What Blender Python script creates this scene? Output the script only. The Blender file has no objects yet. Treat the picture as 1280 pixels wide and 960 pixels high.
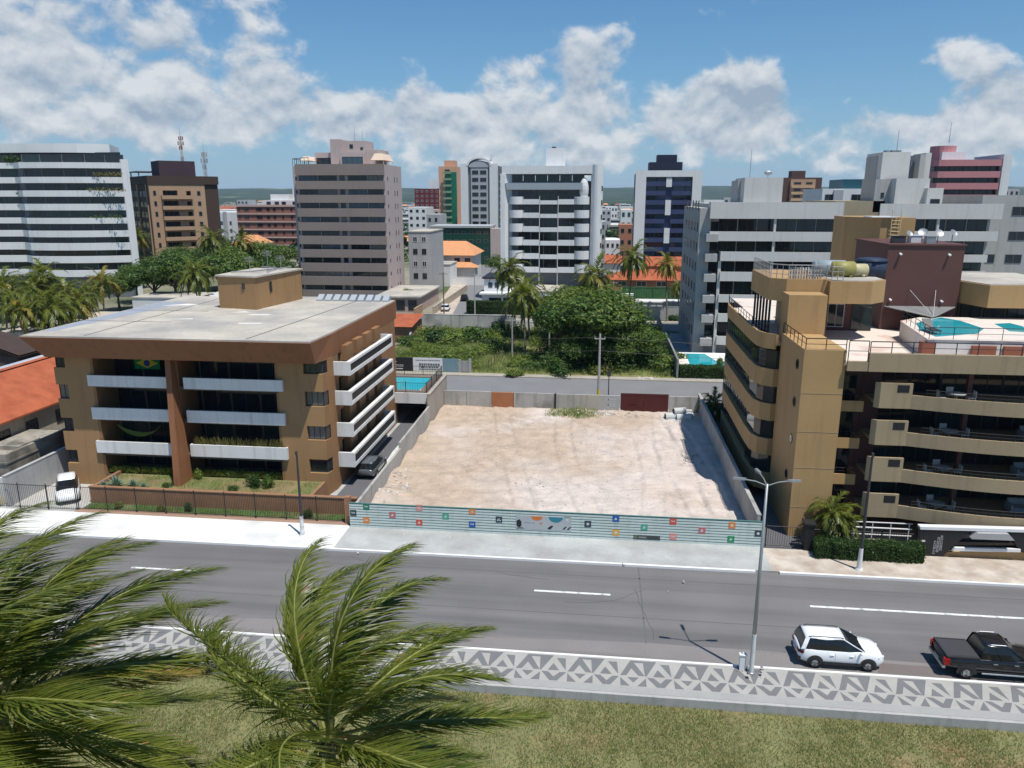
import bpy, math, random
import numpy as np
from mathutils import Vector, Matrix
random.seed(7); RNG = np.random.default_rng(7)
SC = bpy.context.scene; COL = SC.collection
R = math.radians

# ---------------------------------------------------------------- camera geometry: street axes, X along the avenue, Y away from the sea
FPX = 950.0; CAMH = 23.3; PITCH = math.atan(235/FPX); YAW = R(6.5)
_S, _C, _s, _c = math.sin(PITCH), math.cos(PITCH), math.sin(YAW), math.cos(YAW)
def _ray(u, v):
    a = (u-640)/FPX; b = (v-480)/FPX; yy = _C-b*_S; zz = -_S-b*_C
    return a*_c-yy*_s, a*_s+yy*_c, zz
def G(u, v, z=0.0):
    x, y, w = _ray(u, v); t = (z-CAMH)/w
    return x*t, y*t
def FY(u, v, Y):
    x, y, w = _ray(u, v); t = Y/y
    return x*t, CAMH+w*t
def FX(u, v, X):
    x, y, w = _ray(u, v); t = X/x
    return y*t, CAMH+w*t

# ---------------------------------------------------------------- materials
MATS = {}
def M(name, col, rough=0.75, var=0.14, scale=0.6, fine=6.0, bump=0.0, spec=0.3, metal=0.0, streak=0.0, alt=None, altscale=0.15, altpos=0.5, altw=0.12, coat=0.0, altmap=None):
    if name in MATS: return MATS[name]
    m = bpy.data.materials.new(name); m.use_nodes = True; nt = m.node_tree; N = nt.nodes; L = nt.links
    b = N['Principled BSDF']; b.inputs['Roughness'].default_value = rough; b.inputs['Metallic'].default_value = metal
    b.inputs['Specular IOR Level'].default_value = spec
    if coat: b.inputs['Coat Weight'].default_value = coat; b.inputs['Coat Roughness'].default_value = 0.08
    geo = N.new('ShaderNodeNewGeometry')
    def noise(sc, det=3, vec=None):
        n = N.new('ShaderNodeTexNoise'); n.inputs['Scale'].default_value = sc; n.inputs['Detail'].default_value = det
        L.new(vec or geo.outputs['Position'], n.inputs['Vector']); return n.outputs['Fac']
    def mth(op, a, bb):
        n = N.new('ShaderNodeMath'); n.operation = op
        for i, q in enumerate((a, bb)):
            if isinstance(q, (int, float)): n.inputs[i].default_value = q
            else: L.new(q, n.inputs[i])
        return n.outputs[0]
    f1 = noise(scale, 4); f2 = noise(fine, 3)
    tot = mth('ADD', mth('MULTIPLY', mth('SUBTRACT', f1, 0.5), 2*var*1.6), mth('MULTIPLY', mth('SUBTRACT', f2, 0.5), 2*var))
    if streak:
        mp = N.new('ShaderNodeMapping'); mp.inputs['Scale'].default_value = (1.6, 1.6, 0.09); L.new(geo.outputs['Position'], mp.inputs['Vector'])
        f3 = noise(1.3, 4, mp.outputs[0])
        n = N.new('ShaderNodeMapRange'); n.inputs['From Min'].default_value = 0.52; n.inputs['From Max'].default_value = 0.75
        n.inputs['To Max'].default_value = -streak; L.new(f3, n.inputs['Value'])
        tot = mth('ADD', tot, n.outputs[0])
    fac = mth('ADD', tot, 1.0)
    base = None
    if alt is not None:
        if altmap:
            am = N.new('ShaderNodeMapping'); am.inputs['Scale'].default_value = altmap; L.new(geo.outputs['Position'], am.inputs['Vector']); fa = noise(altscale, 6, am.outputs[0])
        else: fa = noise(altscale, 5)
        mr = N.new('ShaderNodeMapRange'); mr.inputs['From Min'].default_value = altpos-altw; mr.inputs['From Max'].default_value = altpos+altw; L.new(fa, mr.inputs['Value'])
        mx = N.new('ShaderNodeMix'); mx.data_type = 'RGBA'; L.new(mr.outputs[0], mx.inputs['Factor'])
        mx.inputs[6].default_value = (*col, 1); mx.inputs[7].default_value = (*alt, 1); base = mx.outputs[2]
    vm = N.new('ShaderNodeVectorMath'); vm.operation = 'SCALE'
    if base is None: vm.inputs[0].default_value = col
    else: L.new(base, vm.inputs[0])
    L.new(fac, vm.inputs['Scale']); L.new(vm.outputs[0], b.inputs['Base Color'])
    if bump:
        bn = N.new('ShaderNodeBump'); bn.inputs['Strength'].default_value = bump; bn.inputs['Distance'].default_value = 0.05
        L.new(f2, bn.inputs['Height']); L.new(bn.outputs[0], b.inputs['Normal'])
    MATS[name] = m; return m
def leafmat(name, col, col2, trans=0.35, rough=0.5):
    if name in MATS: return MATS[name]
    m = bpy.data.materials.new(name); m.use_nodes = True; nt = m.node_tree; N = nt.nodes; L = nt.links
    b = N['Principled BSDF']; out = N['Material Output']; b.inputs['Roughness'].default_value = rough; b.inputs['Specular IOR Level'].default_value = 0.35
    geo = N.new('ShaderNodeNewGeometry')
    n = N.new('ShaderNodeTexNoise'); n.inputs['Scale'].default_value = 1.1; n.inputs['Detail'].default_value = 4; L.new(geo.outputs['Position'], n.inputs['Vector'])
    ri = N.new('ShaderNodeMath'); ri.operation = 'ADD'; L.new(n.outputs['Fac'], ri.inputs[0])
    sc = N.new('ShaderNodeMath'); sc.operation = 'MULTIPLY'; sc.inputs[1].default_value = 0.5; L.new(geo.outputs['Random Per Island'], sc.inputs[0]); L.new(sc.outputs[0], ri.inputs[1])
    mr = N.new('ShaderNodeMapRange'); mr.inputs['From Min'].default_value = 0.4; mr.inputs['From Max'].default_value = 1.1; L.new(ri.outputs[0], mr.inputs['Value'])
    mx = N.new('ShaderNodeMix'); mx.data_type = 'RGBA'; L.new(mr.outputs[0], mx.inputs['Factor']); mx.inputs[6].default_value = (*col, 1); mx.inputs[7].default_value = (*col2, 1)
    L.new(mx.outputs[2], b.inputs['Base Color'])
    t = N.new('ShaderNodeBsdfTranslucent'); ms = N.new('ShaderNodeMixShader'); ms.inputs[0].default_value = trans
    g = N.new('ShaderNodeMix'); g.data_type = 'RGBA'; g.blend_type = 'MULTIPLY'; g.inputs['Factor'].default_value = 1; L.new(mx.outputs[2], g.inputs[6]); g.inputs[7].default_value = (1.5, 1.4, 0.7, 1)
    L.new(g.outputs[2], t.inputs['Color']); L.new(b.outputs[0], ms.inputs[1]); L.new(t.outputs[0], ms.inputs[2]); L.new(ms.outputs[0], out.inputs['Surface'])
    MATS[name] = m; return m
def glassmat(name, col, rough=0.06, spec=0.5):
    m = M(name, col, rough, 0.3, 0.9, 0.4, spec=spec); return m

# ---------------------------------------------------------------- mesh builder
class MB:
    def __init__(s): s.v = []; s.f = []; s.m = []
    def add(s, vs, fs, mi=0):
        o = len(s.v); s.v += [tuple(map(float, p)) for p in vs]; s.f += [tuple(i+o for i in q) for q in fs]; s.m += [mi]*len(fs); return s
    def box(s, x0, x1, y0, y1, z0, z1, mi=0):
        if x0 > x1: x0, x1 = x1, x0
        if y0 > y1: y0, y1 = y1, y0
        return s.add([(x0,y0,z0),(x1,y0,z0),(x1,y1,z0),(x0,y1,z0),(x0,y0,z1),(x1,y0,z1),(x1,y1,z1),(x0,y1,z1)],
                     [(3,2,1,0),(4,5,6,7),(0,1,5,4),(1,2,6,5),(2,3,7,6),(3,0,4,7)], mi)
    def prism(s, poly, z0, z1, mi=0, top=None):
        a = sum(poly[i][0]*poly[(i+1)%len(poly)][1]-poly[(i+1)%len(poly)][0]*poly[i][1] for i in range(len(poly)))
        if a < 0:
            poly = poly[::-1]
            if top: top = top[::-1]
        n = len(poly); tp = top or poly
        return s.add([(x,y,z0) for x,y in poly]+[(x,y,z1) for x,y in tp],
                     [tuple(range(n-1,-1,-1)), tuple(range(n,2*n))]+[(i,(i+1)%n,n+(i+1)%n,n+i) for i in range(n)], mi)
    def extx(s, poly, x0, x1, mi=0):   # poly in (y,z) extruded along x
        a = sum(poly[i][0]*poly[(i+1)%len(poly)][1]-poly[(i+1)%len(poly)][0]*poly[i][1] for i in range(len(poly)))
        if a < 0: poly = poly[::-1]
        n = len(poly)
        return s.add([(x0,y,z) for y,z in poly]+[(x1,y,z) for y,z in poly],
                     [tuple(range(n-1,-1,-1)), tuple(range(n,2*n))]+[(i,(i+1)%n,n+(i+1)%n,n+i) for i in range(n)], mi)
    def exty(s, poly, y0, y1, mi=0):   # poly in (x,z) extruded along y
        a = sum(poly[i][0]*poly[(i+1)%len(poly)][1]-poly[(i+1)%len(poly)][0]*poly[i][1] for i in range(len(poly)))
        if a > 0: poly = poly[::-1]
        n = len(poly)
        return s.add([(x,y0,z) for x,z in poly]+[(x,y1,z) for x,z in poly],
                     [tuple(range(n-1,-1,-1)), tuple(range(n,2*n))]+[(i,(i+1)%n,n+(i+1)%n,n+i) for i in range(n)], mi)
    def cyl(s, p0, p1, r0, r1=None, n=10, mi=0, cap=True):
        p0 = Vector(p0); p1 = Vector(p1); r1 = r0 if r1 is None else r1
        d = (p1-p0).normalized(); a = Vector((1,0,0)) if abs(d.x) < .9 else Vector((0,1,0)); u = d.cross(a).normalized(); w = d.cross(u)
        vs = []
        for p, r in ((p0,r0),(p1,r1)):
            for k in range(n):
                t = 2*math.pi*k/n; vs.append(p+(u*math.cos(t)+w*math.sin(t))*r)
        fs = [(k,(k+1)%n,n+(k+1)%n,n+k)[::-1] for k in range(n)]
        if cap: fs += [tuple(range(n)), tuple(range(2*n-1,n-1,-1))]
        return s.add(vs, fs, mi)
    def tube(s, pts, rad, n=8, mi=0):
        for i in range(len(pts)-1):
            r0 = rad[i] if isinstance(rad, (list,tuple)) else rad; r1 = rad[i+1] if isinstance(rad, (list,tuple)) else rad
            s.cyl(pts[i], pts[i+1], r0, r1, n, mi, cap=(i in (0, len(pts)-2)))
        return s
    def ell(s, c, r, n=12, k=8, mi=0):
        vs = []; fs = []
        for i in range(k+1):
            t = math.pi*i/k
            for j in range(n):
                p = 2*math.pi*j/n; vs.append((c[0]+r[0]*math.sin(t)*math.cos(p), c[1]+r[1]*math.sin(t)*math.sin(p), c[2]+r[2]*math.cos(t)))
        for i in range(k):
            for j in range(n): fs.append((i*n+j,(i+1)*n+j,(i+1)*n+(j+1)%n,i*n+(j+1)%n))
        return s.add(vs, fs, mi)
    def wall(s, ax, a0, a1, z0, z1, t0, t1, holes=(), mi=0):   # a wall along ax with rectangular openings (a0,a1,z0,z1)
        xs = sorted({a0,a1,*[min(max(h[i],a0),a1) for h in holes for i in (0,1)]}); zs = sorted({z0,z1,*[min(max(h[i],z0),z1) for h in holes for i in (2,3)]})
        for j in range(len(zs)-1):
            run = None
            for i in range(len(xs)-1):
                cx = (xs[i]+xs[i+1])/2; cz = (zs[j]+zs[j+1])/2
                hole = any(h[0] < cx < h[1] and h[2] < cz < h[3] for h in holes)
                if not hole:
                    run = (run[0] if run else xs[i], xs[i+1])
                if (hole or i == len(xs)-2) and run:
                    if ax == 'x': s.box(run[0], run[1], t0, t1, zs[j], zs[j+1], mi)
                    else: s.box(t0, t1, run[0], run[1], zs[j], zs[j+1], mi)
                    run = None
        return s
    def mesh(s, name, mats, off=(0,0,0), smooth=False):
        me = bpy.data.meshes.new(name)
        me.from_pydata([(p[0]-off[0],p[1]-off[1],p[2]-off[2]) for p in s.v], [], s.f)
        for m in (mats if isinstance(mats, (list,tuple)) else [mats]): me.materials.append(m)
        me.polygons.foreach_set('material_index', s.m)
        if smooth: me.polygons.foreach_set('use_smooth', [True]*len(s.f))
        me.update(); return me
    def build(s, name, mats, parent=None, smooth=False, label=None):
        off = wloc(parent) if parent is not None else (0,0,0)
        o = bpy.data.objects.new(name, s.mesh(name, mats, off, smooth)); COL.objects.link(o)
        if parent is not None: o.parent = parent
        if label: o['label'] = label
        return o
def npmesh(name, V, F, mats, mi=None, smooth=False):   # V (n,3) F (m,4)
    me = bpy.data.meshes.new(name); V = np.asarray(V, np.float32); F = np.asarray(F, np.int32); k = F.shape[1]
    me.vertices.add(len(V)); me.vertices.foreach_set('co', V.ravel())
    me.loops.add(F.size); me.loops.foreach_set('vertex_index', F.ravel())
    me.polygons.add(len(F)); me.polygons.foreach_set('loop_start', np.arange(0, F.size, k, dtype=np.int32))
    for m in (mats if isinstance(mats, (list,tuple)) else [mats]): me.materials.append(m)
    if mi is not None: me.polygons.foreach_set('material_index', np.asarray(mi, np.int32))
    if smooth: me.polygons.foreach_set('use_smooth', np.ones(len(F), bool))
    me.update(calc_edges=True); me.validate(); return me
def wloc(o):
    v = Vector((0,0,0))
    while o is not None: v = v+o.location; o = o.parent
    return tuple(v)
def tag(o, label=None, cat=None, group=None, kind=None):
    if label: o['label'] = label
    if cat: o['category'] = cat
    if group: o['group'] = group
    if kind: o['kind'] = kind
    return o
def thing(name, label, cat, loc=(0,0,0), group=None):
    o = bpy.data.objects.new(name, None); COL.objects.link(o); o.location = loc; o.empty_display_size = 0.5
    return tag(o, label, cat, group)
def one(mb, name, mats, label, cat, loc=(0,0,0), group=None, smooth=False):   # a thing that is a single mesh, its origin at its base
    o = bpy.data.objects.new(name, mb.mesh(name, mats, loc, smooth)); COL.objects.link(o); o.location = loc
    return tag(o, label, cat, group)
def struct(mb, name, mats, smooth=False):
    o = mb.build(name, mats, None, smooth); o['kind'] = 'structure'; return o
def putmesh(name, me, parent, loc=(0,0,0), rot=(0,0,0), scale=(1,1,1)):
    o = bpy.data.objects.new(name, me); COL.objects.link(o); o.location = loc; o.rotation_euler = rot; o.scale = scale
    if parent is not None: o.parent = parent
    return o
def dup(root, loc, rz=0, label=None, scale=None, rx=0, ry=0):
    r = root.copy(); COL.objects.link(r); r.location = loc; r.rotation_euler = (rx, ry, rz)
    if scale: r.scale = (scale,)*3 if isinstance(scale, (int,float)) else scale
    if label: r['label'] = label
    for ch in list(root.children):
        c = ch.copy(); COL.objects.link(c); c.parent = r
        for g in ch.children:
            d = g.copy(); COL.objects.link(d); d.parent = c
    return r

# windows as parts: a frame with mullions and its dark pane, standing on a wall face
_WM = {}
def win(parent, face, a, z, w, h, pos, frame, glass, nm=1, th=0.05, bar=0.05, name='window', nh=0):
    """face f/b = wall facing -y/+y at y=pos, l/r = facing -x/+x at x=pos; a = left end along the wall, z = bottom"""
    key = (face, round(w,2), round(h,2), frame.name, glass.name, nm, th, bar, nh)
    if key not in _WM:
        q = MB()
        def bx(a0,a1,t0,t1,z0,z1,mi):
            if face == 'f': q.box(a0,a1,-t1,-t0,z0,z1,mi)
            elif face == 'b': q.box(a0,a1,t0,t1,z0,z1,mi)
            elif face == 'r': q.box(t0,t1,a0,a1,z0,z1,mi)
            else: q.box(-t1,-t0,a0,a1,z0,z1,mi)
        bx(0,bar,0.003,th,0,h,0); bx(w-bar,w,0.003,th,0,h,0); bx(bar,w-bar,0.003,th,0,bar,0); bx(bar,w-bar,0.003,th,h-bar,h,0)
        for k in range(1,nm): bx(w*k/nm-bar*.4,w*k/nm+bar*.4,0.003,th*.9,bar,h-bar,0)
        for k in range(1,nh+1): bx(bar,w-bar,0.003,th*.8,h*k/(nh+1)-bar*.4,h*k/(nh+1)+bar*.4,0)
        bx(bar*.5,w-bar*.5,0.0025,th*.5,bar*.5,h-bar*.5,1)
        _WM[key] = q.mesh('window', [frame, glass])
    o = bpy.data.objects.new(name, _WM[key]); COL.objects.link(o)
    p = wloc(parent)
    loc = (a,pos,z) if face in 'fb' else (pos,a,z)
    o.location = (loc[0]-p[0],loc[1]-p[1],loc[2]-p[2]); o.parent = parent
    return o
def rail(mb, pts, h=1.0, nb=2, post=1.2, r=0.025, mi=0):   # handrail along a polyline
    for i in range(len(pts)-1):
        a = Vector(pts[i]); b = Vector(pts[i+1]); L = (b-a).length; n = max(1, round(L/post))
        for k in range(n+1):
            if k == n and i < len(pts)-2: continue
            p = a.lerp(b, k/n); mb.cyl(p, p+Vector((0,0,h)), r, r, 6, mi)
        for j in range(nb):
            z = Vector((0,0,h*(1-j/max(1,nb)))); mb.cyl(a+z, b+z, r*(1.2 if j == 0 else .7), None, 6, mi)
def bars(mb, pts, h, z0=0.08, step=0.13, r=0.011, post=2.4, mi=0):     # vertical bar fence
    for i in range(len(pts)-1):
        a = Vector(pts[i]); b = Vector(pts[i+1]); L = (b-a).length; d = (b-a).normalized()
        n = int(L/step)
        for k in range(1,n):
            p = a.lerp(b, k/n); mb.cyl(p+Vector((0,0,z0)), p+Vector((0,0,h-.04)), r, None, 4, mi, cap=False)
        for z in (z0+.04, h-.08): mb.cyl(a+Vector((0,0,z)), b+Vector((0,0,z)), .022, None, 5, mi)
        n = max(1, round(L/post))
        for k in range(n+1):
            p = a.lerp(b, k/n); mb.cyl(p, p+Vector((0,0,h+.06)), .04, None, 6, mi)
# ---------------------------------------------------------------- camera, sun, sky
cam = bpy.data.cameras.new('camera'); co = bpy.data.objects.new('camera', cam); COL.objects.link(co)
co.location = (0,0,CAMH); co.rotation_euler = (math.pi/2-PITCH, 0, YAW)
cam.sensor_width = 36; cam.lens = 36*FPX/1280; cam.clip_start = 0.3; cam.clip_end = 40000
SC.camera = co
SUN_DIR = Vector((2.72,-2.73,10.2)).normalized()
sun = bpy.data.lights.new('sun', 'SUN'); sun.energy = 5.0; sun.angle = R(0.53); sun.color = (1.0,0.955,0.88)
so = bpy.data.objects.new('sun', sun); COL.objects.link(so); so.rotation_euler = SUN_DIR.to_track_quat('Z','Y').to_euler(); so.location = (0,0,80)
SC.view_settings.view_transform = 'Standard'; SC.view_settings.look = 'None'; SC.view_settings.exposure = 0.0; SC.view_settings.gamma = 1; SC.view_settings.use_curve_mapping = False
cy = SC.cycles
cy.max_bounces = 6; cy.diffuse_bounces = 3; cy.glossy_bounces = 3; cy.transmission_bounces = 4; cy.volume_bounces = 0; cy.transparent_max_bounces = 6
cy.use_denoising = True; cy.caustics_reflective = False; cy.caustics_refractive = False; cy.sample_clamp_indirect = 4
W = bpy.data.worlds.new('World'); SC.world = W; W.use_nodes = True
nt = W.node_tree; N = nt.nodes; L = nt.links; bg = N['Background']
sky = N.new('ShaderNodeTexSky'); sky.sky_type = 'NISHITA'; sky.sun_disc = False
sky.sun_elevation = math.asin(SUN_DIR.z); sky.sun_rotation = math.atan2(SUN_DIR.x, SUN_DIR.y)
sky.altitude = 0; sky.air_density = 1.0; sky.dust_density = 0.6; sky.ozone_density = 1.6
def MTH(op, a, b=0.0, clamp=False):
    n = N.new('ShaderNodeMath'); n.operation = op; n.use_clamp = clamp
    for i, q in enumerate((a,b)):
        if isinstance(q, (int,float)): n.inputs[i].default_value = q
        else: L.new(q, n.inputs[i])
    return n.outputs[0]
tc = N.new('ShaderNodeTexCoord'); sp = N.new('ShaderNodeSeparateXYZ')
rot = N.new('ShaderNodeVectorRotate'); rot.rotation_type = 'Z_AXIS'; rot.inputs['Angle'].default_value = -YAW; L.new(tc.outputs['Generated'], rot.inputs['Vector'])
L.new(rot.outputs[0], sp.inputs[0]); X, Y, Z = sp.outputs
hor = MTH('SQRT', MTH('ADD', MTH('MULTIPLY',X,X), MTH('MULTIPLY',Y,Y)))
AZ = MTH('ARCTAN2', X, Y); EL = MTH('ARCTAN2', Z, hor)
# clouds sit in banks: each bank is (azimuth, elevation, half-widths, weight) in radians
def pxdir(u, v):
    a = (u-640)/FPX; b = (v-480)/FPX; yy = _C-b*_S; zz = -_S-b*_C
    return math.atan2(a, yy), math.atan2(zz, math.hypot(a, yy))
banks = [(60,40,190,75,.62),(190,20,90,60,.25),(190,85,120,60,.4),(40,120,150,40,.4),(330,100,95,45,.40),(460,115,110,45,.5),(520,140,160,30,.5),(300,160,260,26,.42),(637,82,44,28,.95),(742,98,54,54,1.3),
         (690,150,170,30,.34),(915,118,50,36,1.4),(935,150,75,30,.8),(870,185,420,38,.40),(1195,62,28,16,.62),(1216,84,12,10,.4),(1110,150,75,16,.4),(1262,112,44,30,1.0),(1255,150,90,36,.55),(640,205,900,26,.30),(985,125,40,14,.15),(500,80,25,25,.14),(1150,170,120,20,.2),
         (-500,60,380,90,.5),(1800,90,300,60,.45),(640,-500,500,120,.35),(-1500,100,700,80,.5),(2800,100,700,80,.5)]
msk = None
for u,v,su,sv,w in banks:
    if -100 < u < 1400 and v > -100:
        a0, e0 = pxdir(u, v)
    else:
        a0, e0 = (u-640)/FPX, (245-v)/FPX
    sa, se = su/FPX, sv/FPX
    dx = MTH('MULTIPLY', MTH('SUBTRACT',AZ,a0), 1/sa); dy = MTH('MULTIPLY', MTH('SUBTRACT',EL,e0), 1/se)
    g = MTH('MULTIPLY', MTH('EXPONENT', MTH('MULTIPLY', MTH('ADD', MTH('MULTIPLY',dx,dx), MTH('MULTIPLY',dy,dy)), -0.8)), w*.61)
    msk = g if msk is None else MTH('ADD', msk, g)
def cnoise(dz, sc, det, rough=.58):
    cb = N.new('ShaderNodeCombineXYZ'); L.new(AZ, cb.inputs[0]); L.new(MTH('MULTIPLY', MTH('ADD',EL,dz), 1.35), cb.inputs[1]); cb.inputs[2].default_value = 3.7
    n = N.new('ShaderNodeTexNoise'); n.inputs['Scale'].default_value = sc; n.inputs['Detail'].default_value = det; n.inputs['Roughness'].default_value = rough; n.inputs['Distortion'].default_value = 0.15
    L.new(cb.outputs[0], n.inputs['Vector']); return n.outputs['Fac']
n0 = cnoise(0, 15, 9, .55); n1 = cnoise(0.014, 15, 5, .55); n2 = cnoise(0.0, 4.5, 3)
den = MTH('ADD', MTH('ADD', msk, MTH('MULTIPLY', MTH('SUBTRACT',n0,.5), 1.8)), MTH('MULTIPLY', MTH('SUBTRACT',n2,.5), .9))
mr = N.new('ShaderNodeMapRange'); mr.interpolation_type = 'SMOOTHSTEP'; mr.inputs['From Min'].default_value = .36; mr.inputs['From Max'].default_value = .70; L.new(den, mr.inputs['Value'])
# light tops, grey undersides: cloud depth above the looked-at point
lit = MTH('ADD', MTH('MULTIPLY', MTH('SUBTRACT',n0,n1), 3.4), MTH('SUBTRACT', .88, MTH('MULTIPLY', msk, .50)), True)
cc = N.new('ShaderNodeMix'); cc.data_type = 'RGBA'; L.new(lit, cc.inputs['Factor']); cc.inputs[6].default_value = (4.9,6.1,7.6,1); cc.inputs[7].default_value = (10.4,10.8,11.2,1)
mix = N.new('ShaderNodeMix'); mix.data_type = 'RGBA'; L.new(MTH('MULTIPLY', mr.outputs[0], .93), mix.inputs['Factor'])
tint = N.new('ShaderNodeMix'); tint.data_type = 'RGBA'; tint.blend_type = 'MULTIPLY'; tint.inputs['Factor'].default_value = 1; L.new(sky.outputs[0], tint.inputs[6]); tint.inputs[7].default_value = (.50,1.12,1.52,1)
veil = N.new('ShaderNodeMix'); veil.data_type = 'RGBA'; L.new(MTH('MULTIPLY', MTH('EXPONENT', MTH('MULTIPLY', MTH('MAXIMUM',EL,0.0), -7.5)), .92), veil.inputs['Factor']); L.new(tint.outputs[2], veil.inputs[6]); veil.inputs[7].default_value = (5.3,7.2,9.4,1)      # pale marine air towards the horizon
L.new(veil.outputs[2], mix.inputs[6]); L.new(cc.outputs[2], mix.inputs[7]); L.new(mix.outputs[2], bg.inputs['Color']); bg.inputs['Strength'].default_value = 0.070
W.cycles.sampling_method = 'MANUAL'; W.cycles.sample_map_resolution = 512
# ---------------------------------------------------------------- the setting: ground, roads, pavements
def sheet(name, poly, z, mat):
    mb = MB(); n = len(poly)
    a = sum(poly[i][0]*poly[(i+1)%n][1]-poly[(i+1)%n][0]*poly[i][1] for i in range(n))
    if a < 0: poly = poly[::-1]
    mb.add([(x,y,z) for x,y in poly], [tuple(range(n))]); return struct(mb, name, mat)
def rect(x0,x1,y0,y1): return [(x0,y0),(x1,y0),(x1,y1),(x0,y1)]
m_city = M('city_soil', (.24,.22,.17), .95, .2, .05, .8, alt=(.07,.10,.035), altscale=.02, altpos=.5, altw=.06)
m_asph = M('asphalt', (.172,.164,.164), .85, .09, .35, 9, bump=.15, alt=(.125,.120,.121), altscale=.5, altpos=.54, altw=.14, altmap=(.05,1.3,1))
m_asph2 = M('worn_asphalt', (.215,.198,.192), .88, .12, .3, 9, bump=.2, alt=(.15,.135,.13), altscale=.6, altpos=.58, altw=.12, altmap=(.12,1.4,1))
m_back = M('back_asphalt', (.19,.19,.195), .88, .09, .3, 7, bump=.15)
m_white = M('white_paint', (.70,.70,.68), .7, .10, .8, 5, alt=(.33,.32,.32), altscale=2.2, altpos=.60, altw=.08)
m_wpave = M('whitewashed_pavement', (.70,.69,.67), .8, .06, .5, 4, alt=(.56,.55,.53), altscale=.35, altpos=.6, altw=.12)
m_gpave = M('grey_pavement', (.42,.43,.42), .85, .10, .5, 4, bump=.1, alt=(.34,.34,.33), altscale=.4)
m_spave = M('stone_pavement', (.52,.46,.39), .85, .16, .7, 3, bump=.2, alt=(.40,.33,.27), altscale=.8)
m_conc = M('concrete', (.40,.39,.37), .85, .12, .5, 5, bump=.15, streak=.25)
m_kerb = M('kerb_white', (.74,.73,.71), .8, .08, .8, 6)
m_tileL = M('light_mosaic', (.365,.352,.325), .8, .09, 1.2, 14)
m_tileD = M('dark_mosaic', (.165,.165,.168), .8, .09, 1.2, 14)
sheet('ground', rect(-9000,9000,32.25,16000), -0.03, m_city)
sheet('avenue', rect(-500,500,35.2,45.7), 0.0, m_asph)
# the worn parking lane by the promenade, its edge a little wavy
pl = [(-500,35.2),(500,35.2)]+[(x, 36.75+.12*math.sin(x*.31)+.08*math.sin(x*.9)) for x in range(120,-121,-3)]+[(-500,36.8)]
sheet('parking_lane', pl, 0.004, m_asph2)
m_patch = M('asphalt_patch', (.125,.12,.125), .85, .08, .6, 9)
for i,(x0,x1,y0,y1) in enumerate([(-12,26,43.9,44.02),(-30,14,39.3,39.38),(3,3.08,36.8,45.6),(-14,-13.9,36.9,45.6)]):
    sheet('tar_seam', rect(x0,x1,y0,y1), 0.0045, m_patch)
sheet('tar_patch', [(14.5,35.5),(20.3,35.45),(20.1,36.3),(14.8,36.4)], .008, M('brown_asphalt',(.165,.14,.13),.9,.15,.6,8))
for x0,x1 in ((-29.5,-25.0),(-3.4,1.2),(12.8,46.0),(-54,-49.5)): sheet('lane_marking', rect(x0,x1,41.66,41.86), 0.006, m_white)
b = MB(); b.box(-500,500,32.3,35.05,-.4,.13); struct(b,'promenade', m_tileL)
rs = random.Random(8)
for i in range(6):
    x = rs.uniform(-30,32); y = rs.uniform(36.9,45.2); q = [(x,y)]; h = rs.choice([0,0,1.57])+rs.uniform(-.25,.25)
    for k in range(rs.randrange(5,12)): h += rs.uniform(-.35,.35); q.append((q[-1][0]+.5*math.cos(h),q[-1][1]+.5*math.sin(h)))
    q = [p for p in q if 36.9 < p[1] < 45.4]
    if len(q) > 3:
        b = MB(); w_ = .012
        for (xa,ya),(xb,yb) in zip(q,q[1:]):
            d = Vector((xb-xa,yb-ya,0)).normalized(); nx,ny = -d.y*w_,d.x*w_; b.add([(xa-nx,ya-ny,.0065),(xb-nx,yb-ny,.0065),(xb+nx,yb+ny,.0065),(xa+nx,ya+ny,.0065)],[(0,1,2,3)])
        struct(b,'road_crack',M('crack_tar',(.085,.082,.083),.8,.1,2,6))
b = MB(); b.box(-500,500,35.05,35.2,-.3,.145); struct(b,'promenade_kerb', m_kerb)
b = MB(); b.box(-500,500,32.12,32.3,-.6,.12); struct(b,'promenade_edge', m_conc)
b = MB(); b.box(-500,500,32.3,32.82,.131,.136); struct(b,'promenade_border', M('pale_border',(.33,.325,.31),.85,.08,.8,6))
# mosaic of triangles and bars laid in the promenade, one cell every 1.31 m
b = MB(); z = .1355
P1 = 1.31; y0 = 33.62; up = 1.36; dn = .78
for k in range(-46,40):
    x = k*P1+.25
    def pg(*q): 
        q = [(x+P1*a, y0+(up*c if c > 0 else dn*c), z) for a,c in q]
        a = sum(q[i][0]*q[(i+1)%len(q)][1]-q[(i+1)%len(q)][0]*q[i][1] for i in range(len(q)))
        b.add(q if a > 0 else q[::-1], [tuple(range(len(q)))])
    if k%2:
        # dark cell: a leaning dark quad with two light triangles left out of it
        pg((.02,.03),(.43,.985),(.57,.85),(.26,.06),(.03,.03)); pg((.26,.06),(.57,.85),(.46,.5)); 
        pg((.43,.985),(1.44,.985),(.92,.86),(.57,.86)); pg((.92,.86),(1.44,.985),(1.0,.03),(.95,.08))
        pg((.46,.5),(.57,.85),(.95,.06),(.71,.06))
        pg((.28,-.08),(.72,-.08),(.50,-.62)); pg((.02,-.97),(.36,-.97),(.02,-.12)); pg((.64,-.97),(.98,-.97),(.98,-.12))
    else:
        pg((.57,.84),(.92,.84),(.95,.10)); pg((.26,.06),(.71,.06),(.46,.50))
        pg((.02,-.03),(.28,-.06),(.50,-.56),(.50,-.97),(.36,-.97)); pg((.98,-.03),(.72,-.06),(.505,-.56),(.505,-.97),(.64,-.97))
struct(b,'promenade_mosaic', m_tileD)
b = MB(); b.box(-500,-17.4,45.7,49.35,-.2,.13); struct(b,'white_pavement', m_wpave)
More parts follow.
